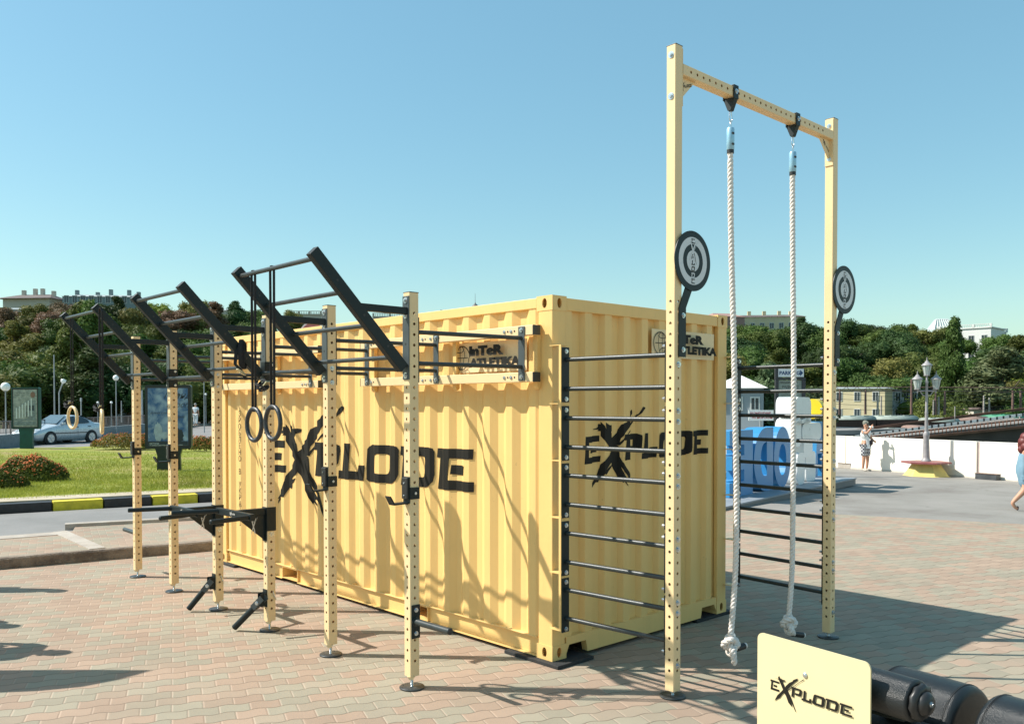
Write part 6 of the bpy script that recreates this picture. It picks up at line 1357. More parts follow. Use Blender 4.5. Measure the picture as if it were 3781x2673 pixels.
dpo = [(1, 0), (1, 1), (0.62, 1.0)]+[(0.62-0.62*sin(q*pi/16), 0.5+0.5*cos(q*pi/16)) for q in range(1, 16)]+[(0.62, 0)]
dho = [(0.66, 0.24), (0.66, 0.78), (0.55, 0.76)]+[(0.55-0.21*sin(q*pi/10), 0.50+0.26*cos(q*pi/10)) for q in range(1, 10)]+[(0.55, 0.24)]
letter(2784, 2855, 1.45, dpo, [dho], 0.55, 'giant blue letter D seen from behind, between E and O')
letter(2858, 2920, 1.45, ov(0.5, 0.5, 0.5, 0.5), [ov(0.5, 0.46, 0.22, 0.26)], 0.55, 'giant blue letter O seen from behind, beside the right rope')
letter(3010, 3040, 1.50, [(0, 0), (0.3, 0), (0.3, 0.42), (0.8, 0.42), (0.8, 0), (1, 0), (1, 1), (0, 1), (0.2, 0.7)], [], 0.9, 'narrow blue letter behind the white sculpture, left of the right post')
sw = thing('white_sculpture', 'white rounded sculpture with a yellow drum between blue letters', 'sculpture', tuple(onst(2960, 0.55)))
def blockon(px0, px1, z0, z1, back, th, nm, m, zig=False, rad=0.1):
    p0 = onst(px0, back); p1 = onst(px1, back); w_ = (p1-p0).length; h = z1-z0; po = rr(w_, h, min(rad, w_*0.45, h*0.45))
    if zig: po = [q for q in po if q[1] > h*0.3]; po = po+[(w_*0.0, 0.10*h), (w_*0.25, 0.28*h), (w_*0.5, 0.05*h), (w_*0.75, 0.28*h), (w_, 0.08*h)]
    mb = MB(); mb.prism(po, p0+Vector((0, 0, z0)), sdv, (0, 0, 1), -th if sdv.cross(Vector((0, 0, 1))).dot(snv) < 0 else th); mb.build(nm, m, sw, bevel=0.02)
WS = mat('glossy_white_sculpture', (0.78, 0.78, 0.76), 0.3, var=0.03); YS = mat('glossy_yellow_drum', (0.80, 0.58, 0.02), 0.35, var=0.03)
blockon(2936, 2994, 1.46, 2.16, 0.55, 0.5, 'upper_block', WS, True, 0.22); blockon(2920, 2958, 0.92, 1.62, 0.62, 0.4, 'side_lobe', WS, rad=0.2); blockon(2962, 3032, 1.05, 1.50, 0.6, 0.4, 'shoulder', WS, rad=0.18); blockon(2968, 3000, 0.62, 1.2, 0.6, 0.4, 'waist', WS, rad=0.12)
blockon(2944, 2972, 0.0, 0.78, 0.5, 0.45, 'leg', WS, rad=0.15); blockon(2976, 3012, 0.0, 0.76, 0.62, 0.45, 'leg', WS, rad=0.14)
p0 = onst(2998, 0.75)+Vector((0, 0, 1.86)); MB().cyl(p0, p0+sdv*1.0, 0.26, 40).build('yellow_drum', YS, sw, bevel=0.02)
# ---- information board, PARKING sign and small notice --------------------------
DKM = mat('dark_metal_frame', (0.035, 0.035, 0.04), 0.45, var=0.2)
ib = AT(2915, 1560, 27); M = basis(Vector((ib.x, ib.y, 0)), 0.0); t = thing('information_board', 'black framed glazed information board with a PARKING sign on top', 'information board', (ib.x, ib.y, 0)); k_ = 27/3187
zz = lambda py: CAM.z-(py-1490)*k_
for x in (-0.41, 0.43): put(MB().box((x, 0, (zz(1402)-0.3)/2), (0.11, 0.11, zz(1402)+0.3)), M).build('post', DKM, t, bevel=0.02)
put(MB().box((0.01, 0, zz(1398)), (0.95, 0.10, 0.06)), M).build('top_rail', DKM, t)
pan = put(MB().box((0.01, 0.02, (zz(1404)+zz(1600))/2), (0.74, 0.04, zz(1404)-zz(1600))), M).build('notice_panel', mat('grey_green_notice', (0.24, 0.28, 0.24), 0.3, var=0.2, scale=8), t)
art('notice_text', [tpiece('ПРИМОРСЬКИЙ', 0.07, -0.31, 0.02, 0.002), tpiece('РАДИ ВАС', 0.10, -0.24, -0.12, 0.003), tpiece('(план порту)', 0.07, -0.2, -0.22, 0.0)]+[tpiece('морський вокзал', 0.05, -0.28, -0.34-0.08*i) for i in range(9)], mat('dark_notice_ink', (0.06, 0.06, 0.055), 0.6), pan, lambda u, v, k: M @ Vector((u, -0.006, zz(1418)+v)))
ps = put(MB().box((0.03, -0.02, zz(1377)), (0.80, 0.03, 0.25)), M).build('parking_sign', mat('white_sign_face', (0.68, 0.70, 0.72), 0.4, var=0.02), t, bevel=0.004)
put(MB().box((-0.42, 0, zz(1380)), (0.09, 0.09, 0.32)), M).build('sign_post', DKM, t)
NB = mat('navy_sign_print', (0.012, 0.05, 0.14), 0.5)
art('parking_lettering', [tpiece('PARKING', 0.155, -0.34, -0.055, 0.006), poly2d([(0.31, -0.10), (0.41, 0.0), (0.31, 0.10)])], NB, ps, lambda u, v, k: M @ Vector((u*1.0, -0.0375, zz(1377)+v)))
nb = AT(2810, 1533, 24); M2 = basis(Vector((nb.x, nb.y, 0)), 0.0); k_ = 24/3187; t = thing('notice_board', 'white notice with red Cyrillic lettering above the blue letter D', 'sign', (nb.x, nb.y, 0))
zc = CAM.z-(1533-1490)*k_; nn_ = put(MB().box((0, 0, zc), (0.69, 0.03, 0.29)), M2).build('board', WHITE, t); put(MB().box((0, 0.03, zc/2-0.1), (0.05, 0.05, zc)), M2).build('post', GREYP, t)
art('notice_lettering', [tpiece('РАЗМЕЩЕНИЕ', 0.082, -0.31, 0.03, 0.003), tpiece('НА МОРСКОМ', 0.082, -0.26, -0.09, 0.003)], mat('red_print', (0.42, 0.05, 0.06), 0.6), nn_, lambda u, v, k: M2 @ Vector((u, -0.017, zc+v)))

# ---- railway yard -------------------------------------------------------------
def wagon(px0, px1, d, zr_, body, roof, lab, yaw=0.0, zb_=-3.6):
    a = AT(px0, 1490, d); b = AT(px1, 1490, d); w_ = (b-a).length; c = (a+b)/2; M = basis(Vector((c.x, c.y, 0)), yaw); t = thing('railway_wagon', lab, 'railway wagon', (c.x, c.y, zb_))
    put(MB().box((0, 1.4, (zb_+0.8+zr_-0.5)/2), (w_, 2.8, zr_-0.5-zb_-0.8)), M).build('body', body, t, bevel=0.03)
    mb = MB(); n = 10; V = []
    for x in (-w_/2-0.05, w_/2+0.05):
        for i in range(n+1): q = pi*i/n; V.append((x, 1.4-1.5*cos(q), zr_-0.5+0.5*sin(q)))
    mb.add(V, [(i, i+1, n+2+i, n+1+i) for i in range(n)]+[tuple(range(n+1)), tuple(range(n+1, 2*n+2))], True); R = put(mb, M).build('roof', roof, t)
    for i in range(int(w_/1.6)): put(MB().box((-w_/2+0.8+i*1.6, 0.9, zr_-0.04), (0.7, 0.5, 0.14)), M).build('roof_vent', roof, R, bevel=0.02)
    for i in range(int(w_/1.1)): put(MB().box((-w_/2+0.55+i*1.1, -0.02, (zb_+zr_)/2), (0.10, 0.04, zr_-0.7-zb_-0.9)), M).build('rib', body, t)
    for x in (-w_/2+1.2, w_/2-1.2): mb = MB(); mb.cyl((x, 0.3, zb_+0.45), (x, 0.45, zb_+0.45), 0.45, 16); put(mb, M).build('wheel', DKM, t)
GRR = mat('grey_green_wagon_roof', (0.27, 0.31, 0.27), 0.6, var=0.2, scale=1.5); BRW = mat('brown_wagon_side', (0.075, 0.035, 0.03), 0.7, var=0.2); GRW = mat('dark_green_wagon_side', (0.02, 0.06, 0.04), 0.6, var=0.2); PKR = mat('dusty_pink_roof', (0.24, 0.16, 0.13), 0.8, var=0.2)
wagon(3085, 3235, 104, 0.62, BRW, GRR, 'brown railway wagon with grey roof behind the drinking man'); wagon(3238, 3392, 105, 0.62, BRW, GRR, 'long wagon with grey green roof left of the lamp post'); wagon(3060, 3160, 92, -0.55, BRW, GRR, 'dark brown wagon just above the parapet, left of the man'); wagon(3165, 3368, 92, -0.55, GRW, GRR, 'dark green wagon seen above the parapet left of the lamp'); wagon(3372, 3425, 92, -0.25, BRW, PKR, 'short wagon with a dusty pink roof at the lamp post'); wagon(3430, 3545, 104, 0.35, BRW, GRR, 'grey roofed wagon right of the lamp post'); wagon(3660, 3790, 108, 0.7, GRW, mat('green_roof', (0.05, 0.22, 0.13), 0.6, var=0.1), 'green roofed wagon above the right end of the ramp'); wagon(3555, 3655, 106, 0.5, BRW, PKR, 'pinkish roofed wagon behind the striped guard rail')
POLEM = mat('concrete_pole', (0.34, 0.31, 0.28), 0.8, var=0.15); RUSTP = mat('rusty_pole', (0.16, 0.09, 0.075), 0.7, var=0.2)
pl_ = 'among the railway catenary poles'
for i, (px, y0, y1, d, r, m, wd2) in enumerate(((3101, 1435, 1545, 95, 0.13, RUSTP, 'rusty pole right beside the gantry post'), (3196, 1438, 1530, 96, 0.14, RUSTP, 'rusty pole in front of the yellow building'), (3241, 1460, 1532, 96, 0.14, POLEM, 'pale pole at the corner of the yellow building'), (3254, 1462, 1532, 97, 0.11, POLEM, 'pale thinner pole on the shaded building part'), (3366, 1400, 1530, 94, 0.14, RUSTP, 'tall rusty pole on the shaded building part near the lamp'), (3447, 1476, 1532, 97, 0.10, POLEM, 'leaning pale pole just right of the lamp post'), (3455, 1450, 1532, 97, 0.15, RUSTP, 'second pole right of the lamp post'), (3466, 1465, 1532, 97, 0.13, POLEM, 'third pole right of the lamp post'), (3489, 1444, 1532, 97, 0.15, RUSTP, 'thick pole below the tall poplar'), (3633, 1460, 1526, 98, 0.12, POLEM, 'pale pole left of the small hut door'), (3653, 1468, 1522, 98, 0.11, POLEM, 'short pale pole beside the hut'), (3740, 1442, 1520, 98, 0.16, RUSTP, 'left pole of the pair at the right edge'), (3769, 1442, 1518, 98, 0.16, RUSTP, 'right pole of the pair at the right edge'), (3526, 1500, 1560, 66, 0.05, POLEM, 'thin signal pole on the ramp'))):
    pole(px, y0, y1, d, r, 'catenary_pole', wd2, m)
for (xa, xb, yy, d, lab) in ((3085, 3440, 1428, 96, 'long lattice gantry beam in front of the yellow building'), (3430, 3800, 1430, 97, 'long lattice gantry beam right of the lamp post')):
    a = AT(xa, yy, d); b = AT(xb, yy+2, d); t = thing('catenary_gantry', lab, 'gantry beam', tuple(a)); dd = (b-a); L_ = dd.length; dd.normalize(); mb = MB()
    for off in ((0, 0, 0), (0, 0, -0.45)): mb.cyl(a+Vector(off), b+Vector(off), 0.045, 6)
    mb.build('chord', RUSTP, t); mb = MB(); k = 0; s_ = 0
    while k < L_-0.6: mb.cyl(a+dd*k+Vector((0, 0, -0.45*s_)), a+dd*(k+0.6)+Vector((0, 0, -0.45*(1-s_))), 0.022, 4); k += 0.6; s_ = 1-s_
    o_ = mb.build('lattice', RUSTP, t); o_['kind'] = 'stuff'
for i, (y0, y1) in enumerate(((1452, 1460), (1472, 1466), (1490, 1495), (1440, 1446), (1508, 1500))):
    a = AT(3060, y0, 95); b = AT(3830, y1, 95); m_ = (a+b)/2-Vector((0, 0, 0.35)); MBw = MB(); MBw.tube([a, a.lerp(m_, 0.5)-Vector((0, 0, 0.1)), m_, m_.lerp(b, 0.5)-Vector((0, 0, 0.1)), b], 0.022, 4)
    tag(MBw.build('overhead_wire', DKM), ['topmost but one wire over the yard', 'wire crossing the middle windows of the yellow building', 'low wire across the yellow building', 'highest thin wire under the gantry', 'lowest wire just above the wagon roofs'][i], 'wire', 'overhead railway wires')
# ramp with striped guard rail
rmp = thing('road_ramp', 'sloping road ramp rising to the right behind the parapet wall', 'ramp', tuple(AT(3095, 1610, 60)))
def sl(pa, pb, d0, d1, th, wdt, name, m, up=0.0, par=None):
    a = AT(*pa, d0)+Vector((0, 0, up)); b = AT(*pb, d1)+Vector((0, 0, up)); dd = (b-a).normalized(); nn_ = Vector((-dd.y, dd.x, 0)); nn_.normalize(); nn_ = nn_ if nn_.dot(_f) > 0 else -nn_
    mb = MB(); V = [a, b, b+nn_*wdt, a+nn_*wdt]; mb.add([q for q in V]+[q-Vector((0, 0, th)) for q in V], [(0, 1, 2, 3), (4, 5, 6, 7), (0, 1, 5, 4), (1, 2, 6, 5), (2, 3, 7, 6), (3, 0, 4, 7)]); return mb.build(name, m, par or rmp)
RD = mat('ramp_asphalt', (0.20, 0.18, 0.16), 0.8, var=0.15, scale=0.6); RUST = mat('rusty_steel', (0.17, 0.075, 0.045), 0.8, var=0.25, scale=1.5); DKC = mat('dark_ramp_side', (0.07, 0.055, 0.05), 0.8, var=0.3, scale=0.8)
sl((3060, 1640), (3900, 1548), 58, 58, 0.35, 6.0, 'roadway', RD)
sl((3060, 1652), (3900, 1566), 57.8, 57.8, 2.5, 0.15, 'side_wall', DKC)
sl((3060, 1645), (3900, 1560), 57.4, 57.4, 0.16, 0.2, 'lower_beam', RUST); sl((3060, 1628), (3900, 1532), 57.6, 57.6, 0.10, 0.1, 'hand_beam', RUST)
for i in range(60):
    t_ = i/60; px = 3060+840*t_; q = AT(px, 1628-96*t_, 57.55); MB().box(q-Vector((0, 0, 0.2)), (0.05, 0.05, 0.42)).build('beam_post', RUST, rmp)
sl((3060, 1596), (3900, 1490), 66, 66, 0.20, 0.15, 'rear_pipe', RUST)
gr_ = thing('striped_guard_rail', 'black and white striped guard rail along the road ramp', 'guard rail', tuple(AT(3240, 1600, 62)))
WB = mat('white_rail_paint', (0.66, 0.66, 0.64), 0.5, var=0.1); KB = mat('black_rail_paint', (0.03, 0.03, 0.03), 0.5)
N_ = 34; 
for i in range(N_):
    x0 = 3085+i*24; x1 = x0+(17 if True else 0); f = lambda x: 1617-(x-3085)*0.131
    sl((x0, f(x0)), (x1, f(x1)), 62, 62, 0.20, 0.08, 'white_section', WB, par=gr_); sl((x1, f(x1)), (x0+24, f(x0+24)), 62, 62, 0.20, 0.08, 'black_section', KB, par=gr_)
    q = AT(x0+8, f(x0+8)+8, 62.15); MB().box(q-Vector((0, 0, 0.25)), (0.07, 0.07, 0.6)).build('rail_post', POLEM, gr_)

# ================================================================== PEOPLE
SKIN = mat('sun_tanned_skin', (0.52, 0.27, 0.17), 0.55, var=0.05)
def skinmesh(name, pts, edges, m, parent, M, sub=2):
    me = bpy.data.meshes.new(name); bm = bmesh.new(); lay = bm.verts.layers.skin.verify(); names = list(pts.keys()); vs = {}
    for i, k in enumerate(names):
        p = pts[k]; v = bm.verts.new(p[:3]); r = p[3]; v[lay].radius = (r, p[4] if len(p) > 4 else r); v[lay].use_root = (i == 0); vs[k] = v
    for a, b in edges: bm.edges.new((vs[a], vs[b]))
    bm.to_mesh(me); bm.free(); o = bpy.data.objects.new(name, me); COL.objects.link(o)
    sk = o.modifiers.new('skin', 'SKIN'); sk.use_smooth_shade = True; sb2 = o.modifiers.new('sub', 'SUBSURF'); sb2.levels = sub; sb2.render_levels = sub
    dg = bpy.context.evaluated_depsgraph_get(); m2 = bpy.data.meshes.new_from_object(o.evaluated_get(dg)); bpy.data.objects.remove(o)
    m2.transform(M); m2.materials.clear(); m2.materials.append(m)
    for p in m2.polygons: p.use_smooth = True
    o = bpy.data.objects.new(name, m2); COL.objects.link(o)
    if parent: o.parent = parent; o.matrix_parent_inverse = parent.matrix_world.inverted()
    return o
def person(label, loc, face, J, fat, cloth, hair, M_scale=1.0, hands=True, extra=None):
    """face: world heading angle the person looks along; J: joint overrides in body space (x forward, y left, z up)"""
    t = thing('person', label, 'person', tuple(loc)); M = Matrix.Translation(loc) @ Matrix.Rotation(face, 4, 'Z') @ Matrix.Scale(M_scale, 4)
    f = fat
    P = {'pelvis': (0, 0, .95, .125*f, .10*f), 'spine': (0, 0, 1.12, .115*f, .095*f), 'chest': (0, 0, 1.32, .135*f, .10*f), 'neck0': (0, 0, 1.455, .055), 'neck1': (0.015, 0, 1.52, .052), 'head0': (0.03, 0, 1.585, .075), 'head1': (0.02, 0, 1.665, .088), 'head2': (0.012, 0, 1.73, .055), 'nose': (0.118, 0, 1.615, .014)}
    E_ = [('pelvis', 'spine'), ('spine', 'chest'), ('chest', 'neck0'), ('neck0', 'neck1'), ('neck1', 'head0'), ('head0', 'head1'), ('head1', 'head2'), ('head0', 'nose')]
    for s, n in ((1, 'L'), (-1, 'R')):
        P.update({'sh'+n: (0, s*.175, 1.40, .062*f), 'el'+n: (-.02, s*.235, 1.12, .045*f), 'wr'+n: (.05, s*.25, .875, .030), 'pa'+n: (.06, s*.25, .80, .034, .018),
                  'hi'+n: (0, s*.095, .88, .098*f), 'kn'+n: (.015, s*.105, .49, .062*f), 'an'+n: (-.02, s*.11, .085, .042), 'ba'+n: (.07, s*.12, .04, .036, .026), 'to'+n: (.15, s*.125, .028, .026, .018)})
        E_ += [('chest', 'sh'+n), ('sh'+n, 'el'+n), ('el'+n, 'wr'+n), ('wr'+n, 'pa'+n), ('pelvis', 'hi'+n), ('hi'+n, 'kn'+n), ('kn'+n, 'an'+n), ('an'+n, 'ba'+n), ('ba'+n, 'to'+n)]
    P.update(J)
    for n in ('L', 'R'):
        w0 = Vector(P['wr'+n][:3]); p0 = Vector(P['pa'+n][:3]); d = (p0-w0).normalized(); side = d.cross(Vector((0, 1, 0))).normalized() if abs(d.y) < 0.9 else Vector((1, 0, 0)); oth = d.cross(side)
        for k, (o_, L1) in enumerate(((-.027, .055), (-.009, .070), (.009, .066), (.027, .048))):
            a = p0+d*0.03+side*o_; b = a+d*L1*0.55+oth*(.008 if n == 'L' else -.008); c = b+d*L1*0.4+oth*(.016 if n == 'L' else -.016)
            P[f'f{n}{k}a'] = (*a, .0095); P[f'f{n}{k}b'] = (*b, .0085); P[f'f{n}{k}c'] = (*c, .007); E_ += [('pa'+n, f'f{n}{k}a'), (f'f{n}{k}a', f'f{n}{k}b'), (f'f{n}{k}b', f'f{n}{k}c')]
        a = p0-d*0.01-side*0.040; b = a+d*0.035-side*0.012; P[f't{n}a'] = (*a, .011); P[f't{n}b'] = (*b, .009); E_ += [('pa'+n, f't{n}a'), (f't{n}a', f't{n}b')]
    body = skinmesh('body', P, E_, SKIN, t, M)
    for nm, m, keys, ed, gr in cloth:
        Q = {k: (*P[k][:3], *[r*g+0.012 for r, g in zip((P[k][3:]*2)[:2], (gr.get(k, 1.08),)*2)]) if isinstance(k, str) and k in P else k for k in keys}
        Q = {}
        for k in keys:
            if isinstance(k, tuple): Q[k[0]] = k[1:]
            else:
                rr__ = P[k][3:] if len(P[k]) > 4 else (P[k][3], P[k][3]); g = gr.get(k, 1.08); Q[k] = (*P[k][:3], rr__[0]*g+0.010, rr__[1]*g+0.010)
        skinmesh(nm, Q, ed, m, t, M)
    hd = Vector(P['head1'][:3]); mh, hk = hair
    rn = random.Random(4); mb = MB()
    for p_, r_ in hk: mb.lathe([(r_*sin(pi*k/8)*rn.uniform(.94, 1.05)+0.0005, -r_*cos(pi*k/8)) for k in range(9)], p_, (0, 0, 1), 14)
    put(mb, M).build('hair', mh, t)
    mb = MB(); h0 = Vector(P['head0'][:3]); 
    for s in (1, -1): mb.cyl(h0+Vector((.075, s*.030, .048)), h0+Vector((.084, s*.032, .048)), 0.011, 10)
    put(mb, M).build('eyes', mat('dark_eye', (0.03, 0.02, 0.02), 0.3), t)
    mb = MB(); mb.box(h0+Vector((.080, 0, -.018)), (.010, .045, .010)); put(mb, M).build('mouth', mat('lips', (0.40, 0.14, 0.12), 0.5), t)
    mb = MB()
    for s in (1, -1): mb.lathe([(0.001, -.024), (.014, -.012), (.017, .006), (.010, .022), (0.001, .026)], h0+Vector((0, s*.082, .035)), (0, 0.1*s, 1), 8)
    put(mb, M).build('ears', SKIN, t)
    if extra: extra(t, M, P)
    return t
HD = lambda n, *p: (n, *p)
SE = [('pelvis', 'spine'), ('spine', 'chest'), ('chest', 'shL'), ('shL', 'slL'), ('chest', 'shR'), ('shR', 'slR'), ('chest', 'neck0')]
LE = [('pelvis', 'hiL'), ('hiL', 'lgL'), ('pelvis', 'hiR'), ('hiR', 'lgR')]
# man drinking at the wall
mloc = GS(3195, 1739); towards = atan2(wd_.y, wd_.x)
J2 = {'elR': (.20, -.20, 1.34, .045), 'wrR': (.27, -.06, 1.53, .031), 'paR': (.26, -.02, 1.59, .034, .02), 'elL': (.05, .25, 1.14, .045), 'wrL': (.22, .20, 1.05, .030), 'paL': (.28, .16, 1.05, .034, .018), 'head0': (.03, 0, 1.59, .075), 'head1': (.0, 0, 1.665, .088), 'head2': (-.02, 0, 1.725, .055), 'nose': (.118, 0, 1.632, .014)}
WT = mat('white_cotton_shirt', (0.80, 0.80, 0.80), 0.85, var=0.05, scale=9, bump=0.3, bscale=20)
def check_mat():
    m, n, l, b = node_mat('black_white_check_cloth'); tc = n.new('ShaderNodeTexCoord'); br = n.new('ShaderNodeTexChecker'); br.inputs['Scale'].default_value = 17; br.inputs['Color1'].default_value = (0.60, 0.60, 0.60, 1); br.inputs['Color2'].default_value = (0.04, 0.03, 0.05, 1)
    l.new(tc.outputs['Object'], br.inputs['Vector']); l.new(br.outputs[0], b.inputs['Base Color']); b.inputs['Roughness'].default_value = 0.9; return m
def ex2(t, M, P):
    w_ = Vector(P['paR'][:3]); mb = MB(); a = w_+Vector((-.02, .03, .02)); d = Vector((-0.55, 0.05, -0.35)).normalized(); d = Vector((0.75, -0.05, 0.35)).normalized()
    mouth = Vector((.11, 0, 1.575)); e = mouth+Vector((.21, -.02, -.015)); mb.tube([mouth, mouth.lerp(e, .15), mouth.lerp(e, .3), e], [0.012, 0.013, 0.031, 0.032], 14); b_ = put(mb, M).build('water_bottle', mat('clear_bottle', (0.62, 0.68, 0.68), 0.1, var=0.1), None)
    tag(b_, 'clear plastic water bottle held to the mouth of the man at the wall', 'bottle')
    mb = MB(); ribbon(mb, [(.05, -.16, 1.42), (.13, -.05, 1.28), (.15, .06, 1.16), (.12, .15, 1.06)], 0.025, (0.2, .7, .7), .003); put(mb, M).build('bag_strap', BLKP, t)
    mb = MB(); mb.box((.15, .12, 1.02), (.09, .19, .17), Matrix.Rotation(0.5, 3, 'Z')); bg_ = put(mb, M).build('shoulder_bag', mat('dark_bag', (0.035, 0.02, 0.025), 0.6), None, bevel=0.03); tag(bg_, 'small dark shoulder bag on the man drinking at the wall', 'bag')
    mb = MB(); mb.tube([(.095, -.085, 1.645), (.11, 0, 1.65), (.095, .085, 1.645)], .017, 8); put(mb, M).build('sunglasses', BLKP, t)
person('man in white shirt and checked shorts drinking from a bottle at the wall', mloc, towards+0.05, J2, 1.06,
       [('shirt', WT, ['pelvis', 'spine', 'chest', 'neck0', 'shL', 'shR', HD('slL', .02, .22, 1.26, .07), HD('slR', .12, -.20, 1.37, .07), HD('hem', 0, 0, .84, .16)], SE+[('pelvis', 'hem')], {'neck0': 1.0, 'pelvis': 1.16, 'spine': 1.15}),
        ('shorts', check_mat(), ['pelvis', 'hiL', 'hiR', HD('lgL', .01, .10, .50, .115), HD('lgR', .01, -.10, .50, .115)], LE, {'pelvis': 1.02}),
        ('sandals', mat('pale_sandal', (0.5, 0.45, 0.38), 0.7), ['anL', 'baL', 'toL'], [('anL', 'baL'), ('baL', 'toL')], {'anL': 0.8}), ('sandals', mat('pale_sandal', (0, 0, 0)), ['anR', 'baR', 'toR'], [('anR', 'baR'), ('baR', 'toR')], {'anR': 0.8})],
       (mat('grey_cap_cloth', (0.22, 0.22, 0.18), 0.9), [(Vector((-.01, 0, 1.70)), .098), (Vector((.08, 0, 1.715)), .04)]), 0.975, extra=ex2)
# woman in blue dress walking out on the right
wl = GS(3789, 1884); hd_ = atan2(rh.y, rh.x)-0.4
J3 = {'hiL': (0, .10, .88, .12), 'hiR': (0, -.10, .88, .12), 'knL': (.20, .10, .50, .072), 'anL': (.30, .11, .10, .045), 'baL': (.38, .115, .045, .038, .028), 'toL': (.45, .12, .03, .028, .02), 'knR': (-.06, -.10, .48, .075), 'anR': (-.33, -.11, .17, .045), 'baR': (-.26, -.115, .07, .038, .028), 'toR': (-.20, -.12, .03, .028, .02),
      'elL': (.04, .30, 1.12, .062), 'wrL': (.16, .30, .90, .036), 'paL': (.20, .30, .83, .036, .022), 'elR': (-.10, -.28, 1.14, .062), 'wrR': (-.02, -.30, .90, .036), 'paR': (.0, -.30, .83, .036, .022), 'head0': (.07, 0, 1.57, .077), 'head1': (.065, 0, 1.65, .09), 'head2': (.05, 0, 1.715, .06), 'nose': (.16, 0, 1.59, .014)}
DR = mat('pale_blue_dress_cloth', (0.17, 0.29, 0.37), 0.8, var=0.12, scale=7, bump=0.5, bscale=14)
person('stout red haired woman in a pale blue sleeveless dress walking at the right edge', wl, hd_+0.2, J3, 1.42,
       [('dress', DR, ['pelvis', 'spine', 'chest', 'hiL', 'hiR', HD('hmL', .10, .09, .52, .15), HD('hmR', .0, -.09, .52, .15), HD('hmM', .05, .0, .46, .19), HD('mid', .02, 0, .72, .20), HD('shl', 0, .13, 1.42, .05), HD('shr', 0, -.13, 1.42, .05)], [('pelvis', 'spine'), ('spine', 'chest'), ('pelvis', 'hiL'), ('hiL', 'hmL'), ('pelvis', 'hiR'), ('hiR', 'hmR'), ('pelvis', 'mid'), ('mid', 'hmM'), ('chest', 'shl'), ('chest', 'shr')], {'pelvis': 1.25, 'spine': 1.2, 'chest': 1.12}),
        ('sandals', mat('dark_sandal', (0.04, 0.03, 0.04), 0.7), ['baL', 'toL', HD('h', .29, .11, .03, .035)], [('h', 'baL'), ('baL', 'toL')], {}), ('sandals', mat('dark_sandal', (0, 0, 0)), ['baR', 'toR', HD('h', -.20, -.11, .06, .035)], [('h', 'baR'), ('baR', 'toR')], {})],
       (mat('auburn_hair', (0.13, 0.022, 0.018), 0.5, var=0.25, scale=30), [(Vector((.04, 0, 1.675)), .125), (Vector((-.02, 0, 1.63)), .13), (Vector((-.05, 0, 1.54)), .13), (Vector((-.06, .07, 1.46)), .11), (Vector((-.05, -.08, 1.44)), .11), (Vector((-.09, 0, 1.37)), .10), (Vector((.04, -.09, 1.56)), .07)]), 0.90)
# man in white walking away on the left pavement
ml = GR(722, 1572, 0.30); up_ = atan2(fh.y, fh.x)
J4 = {'knL': (.06, .10, .50, .06), 'anL': (.02, .11, .09, .042), 'knR': (-.01, -.10, .49, .06), 'anR': (-.10, -.11, .12, .042), 'baR': (-.02, -.12, .05, .034), 'toR': (.05, -.12, .03, .024)}
WP = mat('white_linen_trousers', (0.76, 0.76, 0.74), 0.85, var=0.05)
person('man in white shirt and white trousers walking away on the left pavement', ml, up_, J4, 1.05,
       [('shirt', WT, ['pelvis', 'spine', 'chest', 'neck0', 'shL', 'shR', HD('slL', .0, .23, 1.22, .07), HD('slR', .0, -.23, 1.22, .07)], SE, {'pelvis': 1.15}),
        ('trousers', WP, ['pelvis', 'hiL', 'hiR', 'knL', 'knR', HD('cuL', .0, .11, .12, .07), HD('cuR', -.08, -.11, .14, .07)], [('pelvis', 'hiL'), ('hiL', 'knL'), ('knL', 'cuL'), ('pelvis', 'hiR'), ('hiR', 'knR'), ('knR', 'cuR')], {'knL': 1.3, 'knR': 1.3})],
       (mat('grey_hair', (0.35, 0.34, 0.32), 0.8), [(Vector((-.005, 0, 1.69)), .095)]), 1.03)
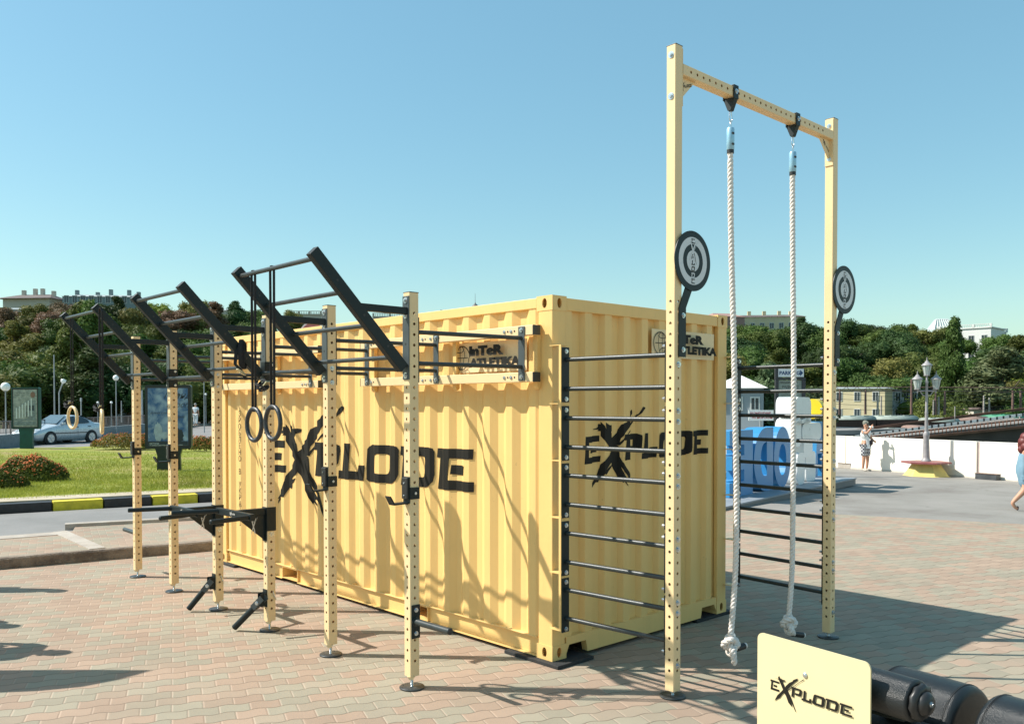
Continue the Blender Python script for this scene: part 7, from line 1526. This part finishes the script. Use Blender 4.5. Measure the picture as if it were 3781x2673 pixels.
# passers-by and an added board cut to the pointed shadow outline just outside the left edge, whose shadows fall into view
LH = Vector((-SUNV.x, -SUNV.y, 0))/SUNV.z
def standing(tip, hgt, lab, seed):
    base = tip-LH*hgt; J = {}
    return person(lab, Vector((base.x, base.y, 0)), 1.0+seed, J, 1.05, [('shirt', mat('grey_shirt', (0.3, 0.3, 0.32), 0.9), ['pelvis', 'spine', 'chest', 'neck0', 'shL', 'shR', HD('slL', .0, .23, 1.22, .07), HD('slR', .0, -.23, 1.22, .07)], SE, {'pelvis': 1.1}), ('trousers', mat('dark_trousers', (0.05, 0.05, 0.07), 0.9), ['pelvis', 'hiL', 'hiR', 'knL', 'knR', HD('cuL', -.02, .11, .1, .065), HD('cuR', -.02, -.11, .1, .065)], [('pelvis', 'hiL'), ('hiL', 'knL'), ('knL', 'cuL'), ('pelvis', 'hiR'), ('hiR', 'knR'), ('knR', 'cuR')], {})], (mat('grey_hair', (0, 0, 0)), [(Vector((-.005, 0, 1.69)), .095)]), hgt/1.77)
standing(GR(232, 2182), 1.72, 'bystander outside the left edge whose shadow is the uppermost on the paving', 0.0)
standing(GR(52, 2312), 1.70, 'bystander outside the left edge whose rounded shadow barely enters the picture', 0.6)
standing(GR(238, 2410), 1.72, 'bystander outside the left edge casting the middle shadow on the paving', 1.3)
pts_g = [(561, 2474), (330, 2472), (0, 2474), (-200, 2476), (-200, 2560), (0, 2556), (140, 2550), (300, 2535), (430, 2510)]
T0 = GR(561, 2474); Qp = T0-LH*3.0; pn = Vector((cos(-0.2), sin(-0.2), 0)); Lf = -SUNV
sp_ = []
for a, b in pts_g:
    g0 = GR(a, b); k = ((Qp-g0).dot(pn))/(SUNV.dot(pn)); sp_.append(g0+SUNV*k)
U_ = Vector((-pn.y, pn.x, 0)); mb = MB(); mb.prism([((p-Qp).dot(U_), p.z) for p in sp_], (Qp.x, Qp.y, 0), U_, (0, 0, 1), 0.01)
bn_ = thing('shadow_board', 'made-up board unseen past the left edge, cut to cast the pointed shadow', 'shadow_caster', (Qp.x, Qp.y, 0)); mb.build('shadow_sheet', mat('grey_shadow_board', (0.3, 0.3, 0.3), 0.9), bn_)
lo = min(sp_, key=lambda p: p.z); MB().cyl((Qp.x, Qp.y, 0), (Qp.x, Qp.y, Qp.z), 0.02, 8).build('pole', GREYP, bn_)
